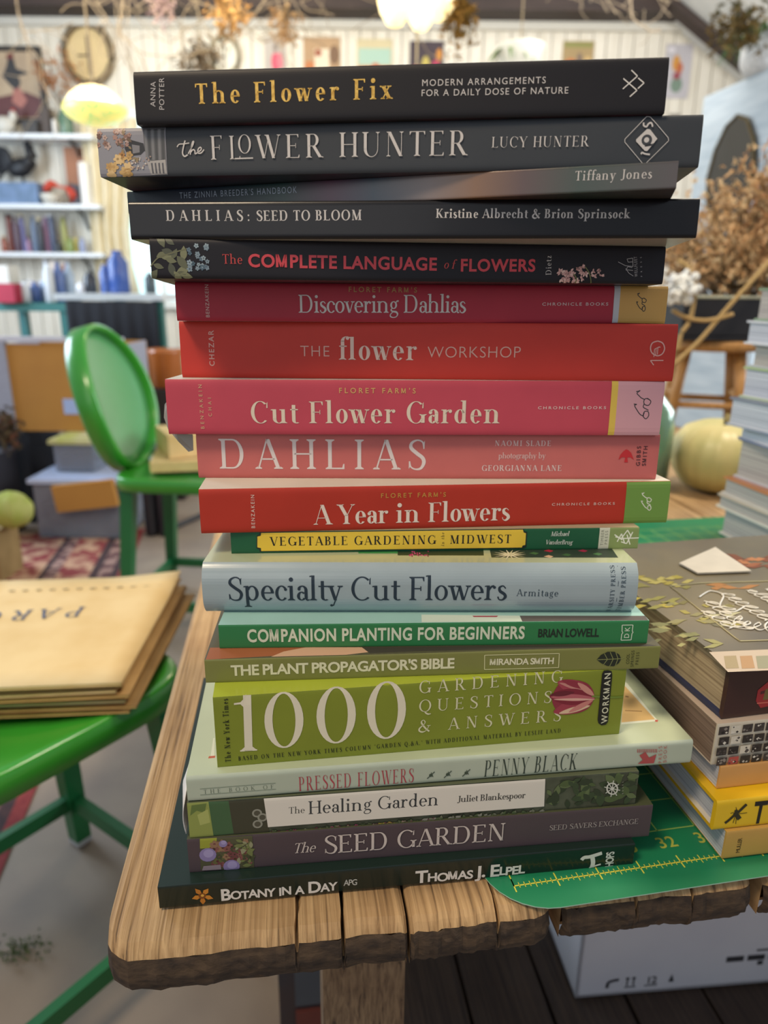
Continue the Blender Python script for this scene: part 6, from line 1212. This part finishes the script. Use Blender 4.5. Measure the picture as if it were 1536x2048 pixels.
for px0, px1, py0, py1, base, shapes, lab in PO:
    x0, x1, z0, z1 = wbox(px0, py1, px1, py0, WALL - .01); w, h = x1 - x0, z1 - z0; b = MB(); b.bbox((0, -.006, 0), (w, 0, h), M('poster_' + base[1:], base, .6, None, 8))
    for i, (c_, u, v, du, dv) in enumerate(shapes): n = 12; sheet(b, [((u + du / 2 + du / 2 * math.cos(a * 6.2832 / n)) * w, (v + dv / 2 + dv / 2 * math.sin(a * 6.2832 / n)) * h) for a in range(n)] if dv < .6 and du < .9 else [(u * w, v * h), ((u + du) * w, v * h), ((u + du) * w, (v + dv) * h), (u * w, (v + dv) * h)], c_, -.0062 - i * .0003)
    tag(b.build('wall_poster', None, False, (x0, WALL - .001, z0)), lab + ' on the cream wall', 'poster', 'posters pinned along the wall')
x0, x1, z0, z1 = wbox(1338, 243, 1362, 228, WALL - .01); b = MB(); b.bbox((0, -.01, 0), (x1 - x0, 0, z1 - z0), M('small_plaque', '#7c7468', .6)); tag(b.build('wall_plaque', None, False, (x0, WALL - .001, z0)), 'tiny grey plaque on the wall below the bouquet poster', 'plaque')
# glowing leaded glass lamp on the left
c_ = at(190, 212, 4.3); lm = empty('hanging_lamp', c_); tag(lm, 'lit leaded glass lamp shade with colourful rim, hanging at the left', 'lamp'); r = 52 / FOCAL * 4.35
gm_ = M('lit_glass', '#fff0cc', .3, '#ffe2a8', 20, emit=.55, alpha=.6); g3 = M('lit_glass_rim', '#e8d070', .3, '#a8c070', 40, emit=.75, lo=.45, hi=.55)
b = MB(); b.lathe([(r * .12, .10), (r * .45, .085), (r * .8, .045), (r * .98, .0)], gm_, n=24); b.build('shade', lm, True); b = MB(); b.lathe([(r * .98, 0), (r * 1.0, -.02), (r * .92, -.045), (r * .7, -.075), (r * .35, -.092)], g3, n=24, ribs=12, rib=.06); b.build('shade_rim', lm, True)
b = MB(); b.tube([(0, 0, .11), (0, 0, 1.1)], .006, M('lamp_chain', '#5c4c30', .5), 6); b.build('chain', lm); lb = M('lamp_bulb', '#fff4d8', .4, emit=14)
for dx, dy, dz in ((-.05, -.02, .0), (.03, -.04, -.01), (.06, .03, .01)): b = MB(); b.ball((dx, dy, dz), (.042, .042, .055), lb, 12); b.build('bulb', lm, True)
# cluster of bare glowing glass shades at the top
e = empty('ceiling_lamp', at(835, -70, 3.5)); tag(e, 'cluster of three glowing teardrop glass shades hanging at the top', 'lamp'); gb = M('glowing_glass', '#fff2c0', .3, '#ffe9a4', 6, emit=1.25)
for px, py, rr in ((790, 10, 29), (842, 22, 27), (880, 2, 27)):
    q = at(px, py, 3.5) - e.location; r = rr / FOCAL * 3.6; b = MB(); b.lathe([(.001, -r * 1.15), (r * .45, -r * 1.0), (r * .85, -r * .4), (r, r * .2), (r * .8, r * .8), (r * .35, r * 1.25), (r * .2, r * 1.5)], gb, q, n=18); b.build('shade', e, True)
b = MB(); b.tube([(0, 0, -.05), (0, 0, .8)], .012, M('lamp_chain', '#5c4c30', .5), 6); b.ball((0, 0, -.03), .04, M('lamp_chain', '#5c4c30', .5)); b.build('stem', e, True)
b = MB(); q = at(835, 48, 3.5) - e.location; b.tube([q, q - Vector((0, 0, .16))], .004, M('pull_cord', '#b8a880', .7), 5); b.build('pull_cord', e)
# hanging dried bundles
rn = random.Random(33)
def bundle(px, py, y, n, spread, hgt, cols, lab, r0, per=12):
    p = at(px, py, y); e = empty('hanging_bouquet', p); tag(e, lab, 'dried flowers', 'dried bouquets hung from the ceiling')
    sprays(e, (0, 0, 0), n, spread, hgt, cols, M('dry_stem', '#6e5a3c', .9), rn, r0, per, (0, 0, -1))
    b = MB(); b.tube([(0, 0, -.03), (0, 0, .5)], .004, M('hang_string', '#8c7c60', .8), 5); b.build('string', e)
bundle(925, -18, 3.5, 16, .06, .24, ['#b48a3c', '#a07c34', '#c89c50', '#8c7034'], 'golden yellow dried bouquet hanging right of the ceiling lamp', .022, 16)
bundle(398, 70, 5.4, 18, .13, .26, ['#5c4c38', '#6c5840', '#4c4434', '#7c6448'], 'dark brown dried bouquet hanging beside the small clock', .03)
bundle(572, 5, 4.2, 12, .07, .2, ['#b89468', '#a88458', '#c0a47c'], 'small tan dried bouquet hanging above the pink poster', .022)
bundle(460, -12, 3.8, 12, .08, .16, ['#b48c54', '#a47c48', '#c09c64'], 'amber dried bouquet at the top edge near the clocks', .024)
bundle(318, -14, 4.2, 10, .05, .12, ['#b09898', '#a08888', '#c0a8a0'], 'faded pinkish dried bouquet at the top edge above the clock', .02)
bundle(1478, 5, 3.6, 18, .10, .2, ['#8c7444', '#7c683c', '#a08850', '#6c6440'], 'brownish dried hydrangea bouquet hanging below the sloping rafter', .026, 14)
# bare twigs hanging from the ceiling
tm = M('bare_twig', '#7c6c58', .9, '#94846c', 30)
for k, (px, lab, sd) in enumerate(((270, 'bare twig branch hanging above the clocks', 2), (95, 'bare twig branch hanging over the framed picture', 5), (640, 'bare twig branch hanging above the brown magazine cover', 8), (1255, 'pale twig branch hanging beside the rafter', 11))):
    rn = random.Random(sd); e = empty('hanging_branch', at(px, -10, 4.4)); tag(e, lab, 'branch', 'bare branches under the ceiling'); b = MB()
    def grow(p, d, l, r, dep):
        pts = [p]; q = p
        for i in range(5): d = (d + Vector((rn.gauss(0, .28), rn.gauss(0, .15), rn.gauss(0, .22)))).normalized(); q = q + d * l / 5; pts.append(q)
        b.tube(bez(pts, 3), r, tm, 5)
        if dep:
            for i in range(3): grow(pts[rn.randrange(1, 6)], Vector((rn.uniform(-1, 1), rn.uniform(-.3, .3), rn.uniform(-.9, .15))).normalized(), l * rn.uniform(.5, .85), r * .65, dep - 1)
    for i in range(3): grow(Vector((rn.uniform(-.15, .15), 0, .12)), Vector((rn.uniform(-1, 1), 0, rn.uniform(-.55, -.15))).normalized(), .5 if k < 3 else .3, .0045, 2)
    b.build('twigs', e)
# hanging white pot with trailing plant, plants on the right partition
def tuft(root, c, n, l, col, w, rnd, up=.7):
    m = M('leaf_' + col[1:], col, .5, None, 30)
    for i in range(n):
        a = rnd.uniform(0, 6.283); L_ = l * rnd.uniform(.6, 1.1); d = Vector((math.cos(a), math.sin(a), 0)); s = Vector((-math.sin(a), math.cos(a), 0)) * w; b = MB(); vs = []
        for k in range(6): t = k / 5; p = Vector(c) + d * L_ * t * .8 + Vector((0, 0, L_ * (up * t - (up + .5) * t * t * .9))); q = s * math.sin(math.pi * (.12 + .88 * t)); vs += [p - q, p + q + Vector((0, 0, .0005))]
        b.add(vs, [(2 * k, 2 * k + 1, 2 * k + 3, 2 * k + 2) for k in range(5)], m); o = b.build('leaf', root, True); sm = o.modifiers.new('thickness', 'SOLIDIFY'); sm.thickness = .0012
p = at(1040, 118, 4.6); e = empty('potted_plant', p); tag(e, 'white pot with trailing green plant hanging above the top book', 'plant'); rp = 42 / FOCAL * 4.7
b = MB(); b.lathe([(.001, -.13), (rp * .7, -.13), (rp * .95, .05), (rp, .06), (rp * .9, .06), (rp * .85, .03), (.001, .03)], M('white_pot', '#e4e2d4', .4), n=24); b.build('pot', e, True); rn = random.Random(4); tuft(e, (-.06, 0, .04), 26, .22, '#5f7a30', .012, rn, .35); b = MB(); b.tube([(0, 0, .06), (0, 0, .9)], .004, M('hang_string', '#8c7c60', .8), 5); b.build('cord', e)
p = onp(1516, 140); p = Vector((p.x + .03, p.y + .02, zt + .001)); e = empty('potted_plant', p); tag(e, 'green spiky plant in a rough white pot on top of the blue partition', 'plant')
b = MB(); b.lathe([(.001, 0), (.075, 0), (.10, .05), (.10, .11), (.085, .16), (.07, .165), (.001, .15)], M('rough_white_pot', '#d8d8d6', .9, '#c0c0be', 60, .6), n=20, ribs=14, rib=.06); b.build('pot', e, True); tuft(e, (0, 0, .15), 22, .24, '#3f6a34', .014, rn, 1.1)
# things on the upper shelf
zu = shelf_top['upper']
e = empty('rooster_figurine', (at(8, 250, ys).x, ys, zu)); tag(e, 'small white hen figurine on the upper shelf below the picture', 'figurine'); b = MB(); wm = M('white_ceramic', '#d0ccc0', .4); b.ball((0, 0, .075), (.09, .05, .06), wm, 12); b.ball((.075, 0, .13), (.03, .028, .04), wm, 10); b.ball((-.085, 0, .12), (.03, .02, .05), wm, 8); b.lathe([(.04, 0), (.045, .02), (.03, .03)], wm, n=10); b.build('body', e, True); b = MB(); b.ball((.08, 0, .172), (.018, .008, .014), M('red_comb', '#a8342c', .5), 8); b.build('comb', e, True)
item('black_box', 'low dark box beside the white hen on the upper shelf', 'box', 46, 76, zu, .09, ys, .14, '#3c3834'); item('dark_block', 'tall dark wooden block on the upper shelf', 'block', 79, 97, zu, .19, ys + .02, .1, '#4c4038'); jar(103, zu, ys - .05, .04, .11, '#d8d4cc', 'candle', 'short white candle beside the green vase on the upper shelf', 'candle', .95)
v = jar(124, zu, ys, .105, .19, '#6c8c74', 'glass_vase', 'green glass vase holding orange dried sprigs', 'vase', .62, trans=.3)
e = empty('dried_sprig_bunch', (v.location.x - .01, ys - .03, zu + .185)); tag(e, 'orange dried sprigs standing in the green vase', 'dried flowers'); rn = random.Random(17); sprays(e, (0, 0, 0), 16, .16, .40, ['#b87840', '#c08850', '#a86834'], M('dry_stem', '#6e5a3c', .9), rn, .025, 9)
# middle shelf: box with the black rooster
zm = shelf_top['middle']; bxw = item('keepsake_box', 'blue grey box under the black rooster', 'box', -6, 80, zm, .15, ys, .18, '#6c84a8', '#58708c')
rx = at(42, 350, ys).x; e = empty('rooster_ornament', (rx, ys, zm + .151)); tag(e, 'black metal rooster standing on the blue grey box', 'ornament'); bk2 = M('black_iron', '#16161a', .5); b = MB()
b.ball((0, 0, .11), (.10, .045, .065), bk2, 14, Matrix.Rotation(R(-12), 3, 'Y')); b.tube(bez([(.06, 0, .13), (.095, 0, .18), (.085, 0, .235), (.075, 0, .26)], 5), [.05 - .0018 * i for i in range(16)], bk2, 10); b.ball((.075, 0, .265), (.03, .022, .026), bk2, 10); b.tube([(.095, 0, .262), (.128, 0, .255)], [.011, .002], bk2, 6); b.tube([(0, .015, .06), (.0, .015, .004)], .007, bk2, 6); b.tube([(.02, -.015, .06), (.02, -.015, .004)], .007, bk2, 6); b.box((.01, 0, .003), (.09, .06, .006), bk2); b.build('body', e, True)
b = MB(); b.ball((.08, 0, .298), (.03, .008, .02), bk2, 8); b.build('comb', e, True)
for i in range(7): a = R(100 + i * 17); b = MB(); b.tube(bez([(-.06, 0, .12), (-.06 + .09 * math.cos(a), .01 * (i - 3) * .5, .12 + .10 * math.sin(a)), (-.075 + .145 * math.cos(a + .35), .008 * (i - 3), .12 + .145 * math.sin(a + .35))], 5), [.018 + .006 * math.sin(k * .3) - .0012 * k for k in range(11)], bk2, 7); b.build('tail_feather', e, True)
b = MB(); rm = M('red_ribbon', '#b0321e', .5, '#c04428', 20); x0 = at(90, 380, ys - .03).x
b.tube(bez([(x0, ys - .03, zm + .10), (x0 + .05, ys - .03, zm + .145), (x0 + .11, ys - .03, zm + .13), (x0 + .17, ys - .02, zm + .115), (x0 + .20, ys - .02, zm + .07), (x0 + .19, ys - .02, zm + .03)], 6), [.02 + .012 * math.sin(i * .35) for i in range(31)], rm, 8); tag(b.build('ribbon', None, True), 'crumpled red ribbon draped over the white dish on the middle shelf', 'ribbon')
b = MB(); x0 = at(104, 390, ys).x; b.lathe([(.001, 0), (.04, 0), (.065, .05), (.07, .075), (.064, .075), (.05, .03), (.001, .012)], M('white_ceramic', '#d0ccc0', .4), n=20); tag(b.build('dish', None, True, (x0, ys - .04, zm)), 'small white dish under the red ribbon', 'dish')
x0, x1, z0, z1 = wbox(136, 374, 185, 302, ys + .09); b = MB(); b.bbox((x0, ys + .08, zm), (x1, ys + .095, zm + .42), M('sunset_print', '#a06a48', .6, '#94603f', 5)); sheet(b, [(x0 + .01, zm + .01), (x1 - .01, zm + .01), (x1 - .01, zm + .14), (x0 + .01, zm + .17)], '#3c3438', ys + .0795); tag(b.build('picture_board', None), 'orange brown picture board leaning at the end of the middle shelf', 'picture'); jar(165, zm, ys - .02, .085, .32, '#e6e2d8', 'pillar_candle', 'tall white pillar candle before the orange picture board', 'candle', .97)
# lower shelf jars, individually
zl = shelf_top['lower']; rn = random.Random(41); cols = ['#8c4c38', '#6c3428', '#54404c', '#7c7cac', '#b48ca8', '#5c6c84', '#2c3038', '#a884a8', '#4c546c', '#2c3438', '#94944c', '#7c8c4c', '#b0a45c', '#8c94b0', '#6c7c9c']
names_ = ['rust red', 'dark red', 'plum', 'periwinkle', 'pink', 'slate', 'black', 'mauve', 'steel blue', 'charcoal', 'olive', 'moss green', 'mustard', 'pale blue', 'denim blue']
for i, px in enumerate(range(4, 166, 12)): jar(px, zl, ys + rn.uniform(-.05, .05), .05, rn.choice([.09, .12, .16, .2, .25, .28]), cols[i % 15], 'jar', names_[i % 15] + ' jar in the row on the lower shelf', 'jar', rn.choice([.6, .95, .5]), rn.choice([None, '#b8b8bc', '#3c3c40', '#c8b890']), 'jars on the lower shelf')
# low teal cabinet and white topped workbench
yb = 4.5; zt_ = at(100, 606, yb).z; tx0, tx1 = at(-60, 606, yb).x, at(138, 606, yb).x; e = empty('teal_bench', (tx0, yb, 0)); tag(e, 'teal painted work bench crowded with jars below the shelves', 'bench'); tm_ = M('teal_paint', '#2c6c68', .5); b = MB(); b.bbox((0, 0, zt_ - .05), (tx1 - tx0, .6, zt_), tm_); b.build('top', e)
for x in (.02, tx1 - tx0 - .07):
    for y in (.01, .53): b = MB(); b.bbox((x, y, 0), (x + .05, y + .05, zt_ - .051), tm_); b.build('leg', e)
b = MB(); b.bbox((.03, .1, .25), (tx1 - tx0 - .03, .55, .27), tm_); b.build('shelf', e)
for i, (px, col, lab) in enumerate(((20, '#7c90b8', 'blue grey storage tub under the teal bench'), (78, '#8c8c88', 'grey storage tub under the teal bench'))): item('storage_tub', lab, 'tub', px - 26, px + 26, .271, .3, yb + .3, .3, col, None, 'tubs under the teal bench')
for i in range(14):
    px = 46 + i * 6.8; g = ['#c4c8cc', '#b8c4d4', '#c8b8a8', '#5c78b8', '#d0d0cc', '#a8684c', '#9cb0c8'][i % 7]
    jar(px, zt_ + .001, yb + .06 + .42 * ((i * 5) % 7) / 7, .062, (.13 if i < 7 else .25), g, 'bottle', ('short ' if i < 7 else 'tall ') + ['clear', 'pale blue', 'beige', 'cobalt blue', 'white', 'rust', 'sky blue'][i % 7] + (' bottle at the front of the teal bench' if (i * 5) % 7 < 3 else ' bottle at the back of the teal bench'), 'bottle', rn.choice([.45, .6, .9]), rn.choice([None, '#d8d8dc', '#8c8c90']), 'bottles on the teal bench', .25 if i % 2 else 0.)
item('red_bin', 'red bin hanging at the edge of the teal bench', 'bin', -10, 34, zt_ + .001, .11, yb - .0, .12, '#a8203c')
item('white_basket', 'white basket behind the red bin on the teal bench', 'basket', -12, 26, zt_ + .001, .22, yb + .3, .14, '#d4cec4')
yw = 3.7; zw = .957; a0, a1 = at(130, 588, yw), at(322, 586, yw); e = empty('work_table', (a0.x, yw, 0)); tag(e, 'white topped work table with a black cloth front', 'table'); tw = a1.x - a0.x; b = MB(); b.bbox((-.06, 0, zw), (tw, .75, zw + .03), M('white_table_top', '#d4dce0', .35)); b.build('top', e)
for x in (.0, tw - .06):
    for y in (.03, .66): b = MB(); b.bbox((x, y, 0), (x + .05, y + .05, zw - .001), tm_); b.build('leg', e)
b = MB(); n = 30; vs = []
for i in range(n + 1):
    t = i / n
    for z_ in (zw - .004, zw - .2, .3): vs.append((t * (tw - .02) , -.012 - .012 * math.sin(t * 40) * (1 - (z_ - .3) / .7), z_))
b.add(vs, [(i * 3 + k, i * 3 + k + 1, i * 3 + k + 4, i * 3 + k + 3) for i in range(n) for k in range(2)], M('black_cloth', '#12141c', .9)); o = b.build('cloth', e, True); s = o.modifiers.new('thickness', 'SOLIDIFY'); s.thickness = .003
for px, w_, h_, col, lab in ((232, .11, .24, '#3c5ca8', 'tall cobalt blue glass bottle on the white table'), (206, .06, .16, '#5c78c0', 'short blue glass bottle on the white table'), (176, .07, .12, '#2c3038', 'small black jar on the white table'), (160, .06, .06, '#d8d8dc', 'small white dish at the left of the white table'), (296, .06, .12, '#384448', 'dark green jar near the window on the white table')): jar(px, zw + .031, yw + .45, w_, h_, col, 'glass_jar', lab, 'jar', .5, None, None, .3 if 'blue' in lab else 0.)
# pots and bottles between table and chair
jar(330, .55, 3.54, .16, .2, '#a8602c', 'terracotta_pot', 'terracotta pot on the dark stand behind the green chair', 'pot', 1.05); item('dark_stand', 'dark wooden stand carrying the terracotta pot', 'stand', 300, 372, 0, .549, 3.54, .22, '#2c2624')
for px, col, lab in ((322, '#c8ccd4', 'white capped dark bottle beside the chair back'), (296, '#a8b0bc', 'grey bottle half hidden by the chair back')): jar(px, .0, 2.9, .055, .42, '#26262c', 'bottle', lab, 'bottle', .45, col)
# cardboard box, tubs and bins on the floor at the left
x0, x1, z0, z1 = wbox(38, 880, 246, 690, 3.05); z0 = .42; e = empty('cardboard_box', (x0, 3.05, z0)); tag(e, 'brown cardboard box with a pale label and grey side', 'box'); kb = M('brown_cardboard', '#b8843c', .7, '#b07c38', 5); ks = M('grey_cardboard', '#9ca0b0', .7); w, h = x1 - x0, z1 - z0
b = MB(); b.bbox((0, 0, 0), (w, .006, h), kb); b.bbox((0, .294, 0), (w, .30, h), kb); b.bbox((-.0, .007, 0), (.006, .293, h), ks); b.bbox((w - .006, .007, 0), (w, .293, h), ks); b.bbox((.007, .007, 0), (w - .007, .293, .006), kb); b.build('body', e)
b = MB(); b.bbox((-.075, -.01, .0), (-.001, .02, h + .01), ks); b.bbox((-.075, -.012, h + .011), (w, .02, h + .03), M('pale_cardboard', '#c8c8d4', .6)); b.build('flap', e); b = MB(); lx0, lx1 = at(131, 840, 3.05).x - x0, at(194, 840, 3.05).x - x0; b.bbox((lx0, -.003, .075), (lx1, -.0005, .14), M('label_paper', '#a8bcec', .5)); b.build('label', e)
item('black_tub', 'black plastic tub under the cardboard box', 'tub', -60, 96, .0045, .405, 3.2, .32, '#14161e')
cp = M('clear_plastic', '#b4c0d4', .15, trans=.55, alpha=.75); 
def tub(px0, px1, zb_, h, y, d, lab, lidc, fill=None):
    x0, x1 = X(px0, y, zb_ + h / 2), X(px1, y, zb_ + h / 2); w = x1 - x0; e = empty('storage_bin', (x0, y, zb_)); tag(e, lab, 'bin', 'clear plastic bins on the floor'); b = MB(); t = .004
    b.bbox((.02, .02, 0), (w - .02, d - .02, t), cp)
    for lo, hi in (((.015, .015, t), (w - .015, .015 + t, h)), ((.015, d - .015 - t, t), (w - .015, d - .015, h)), ((.015, .02, t), (.015 + t, d - .02, h)), ((w - .015 - t, .02, t), (w - .015, d - .02, h))): b.bbox(lo, hi, cp)
    b.build('body', e); b = MB(); b.bbox((0, 0, h), (w, d, h + .018), lidc); b.bbox((.03, .03, h + .018), (w - .03, d - .03, h + .026), lidc); b.build('lid', e)
    if fill: b = MB(); b.bbox((.03, .03, t + .001), (w - .03, d - .03, h * .55), fill); b.build('contents', e)
tub(62, 250, .0045, .24, 2.82, .36, 'large clear bin with a pale lid on the floor', M('pale_lid', '#b8c4e0', .3), M('bin_contents', '#4c4450', .7, '#7c8094', 12)); tub(98, 190, .2725, .12, 2.9, .22, 'small clear bin on top of the large one', M('cream_green_lid', '#cfc6a8', .4, '#a8b040', 6), M('brown_contents', '#7c6050', .7))
q = at(170, 958, 2.79); b = MB(); b.box((0, 0, .055), (.25, .03, .11), kb); o = b.build('cardboard_piece', None, False, (q.x, 2.792, .15)); o = o if True else o; o.rotation_euler = (0, R(-7), 0); tag(o, 'tan cardboard piece leaning against the large clear bin', 'cardboard')
b = MB(); rn = random.Random(8); wb = M('white_plastic_bag', '#c8c8cc', .4, '#a8a8b0', 12)
q = on(232, 960, .0); c0 = Vector((q.x + .07, 3.52, .20)); b.ball((0, 0, 0), (.2, .13, .20), wb, 16); o = b.build('plastic_bag', None, True, c0); tag(o, 'crumpled grey white bag behind the clear bins', 'bag')
for v_ in o.data.vertices: v_.co *= 1 + .16 * NZ.noise(v_.co * 9)
b = MB(); b.tube([on(292, 1020, .02) + Vector((.02, .04, .16)), on(312, 1048, .014)], .012, M('pale_stick', '#b8a484', .8), 6); tag(b.build('wooden_stick', None, True), 'pale wooden stick leaning beside the clear bin', 'stick')
b = MB(); P = [at(x, y, 2.75) for x, y in ((300, 1012),)]; P = [on(x, y + 20, .012) for x, y in ((296, 1040), (340, 1036), (385, 1018), (420, 1004), (470, 1000))]; b.tube(bez(P, 6), .012, M('dark_hose', '#3c3a3c', .6), 6); tag(b.build('hose', None, True), 'dark hose curving over the floor behind the far chair', 'hose')
q = on(14, 1150, 0); item('wooden_block', 'tan wooden block carrying the yellow green ball at the left edge', 'block', -34, 20, .004, at(10, 1052, q.y).z - .004, q.y, .16, '#a88c5c', '#947a4c')
b = MB(); c0 = at(22, 1003, q.y); r = 38 / FOCAL * 2.4; b.ball((0, 0, 0), (r * 1.2, r, r), M('lime_yarn', '#a4ac4c', .8, '#b8b868', 20, .5), 18); o = b.build('flower_ball', None, True, (c0.x, q.y, at(10, 1052, q.y).z + r * .98)); tag(o, 'crinkled yellow green ball on the tan block', 'ornament')
for v_ in o.data.vertices: v_.co *= 1 + .14 * NZ.noise(v_.co * 22) + .07 * math.cos(math.atan2(v_.co.y, v_.co.x) * 5)
b = MB(); b.lathe([(.001, 0), (.07, 0), (.075, .06), (.06, .10), (.05, .13), (.001, .13)], M('white_tub', '#d4d4d8', .4), n=16); q = at(6, 790, 2.9); item('dark_stand', 'dark stand at the left edge under the dried moss', 'stand', -60, 16, .004, at(6, 905, 2.9).z, 2.87, .22, '#26242a')
zq = at(6, 905, 2.9).z + .001; e = empty('dried_moss_bunch', (at(4, 850, 2.87).x, 2.87, zq)); tag(e, 'brown dried moss bunch at the left edge beside the cardboard box', 'dried flowers'); rn = random.Random(12); sprays(e, (0, 0, .03), 20, .06, .15, ['#5c4c38', '#6c5c40', '#4c4434', '#7c4c38'], M('dry_stem', '#6e5a3c', .9), rn, .02)
tag(b.build('white_tub', None, True, (at(3, 790, 3.05).x - .10, 3.12, .42)), 'white round tub behind the dried moss at the left edge', 'tub')
# moss scrap on the floor
b = MB(); rn = random.Random(6); mg = [M('moss_green', '#5c6c40', .9), M('moss_dark', '#44542f', .9)]; c0 = on(38, 1902, .003)
for i in range(160): p = c0 + Vector((rn.gauss(0, .022), rn.gauss(0, .014), rn.uniform(.0, .006))); d = Vector((rn.uniform(-1, 1), rn.uniform(-1, 1), rn.uniform(0, .5))).normalized() * .007; s = d.orthogonal().normalized() * .0018; b.add([p - s, p + s, p + d], [(0, 1, 2)], rn.choice(mg))
tag(b.build('moss_scrap'), 'scrap of green moss lying on the concrete floor', 'moss', None, 'stuff')
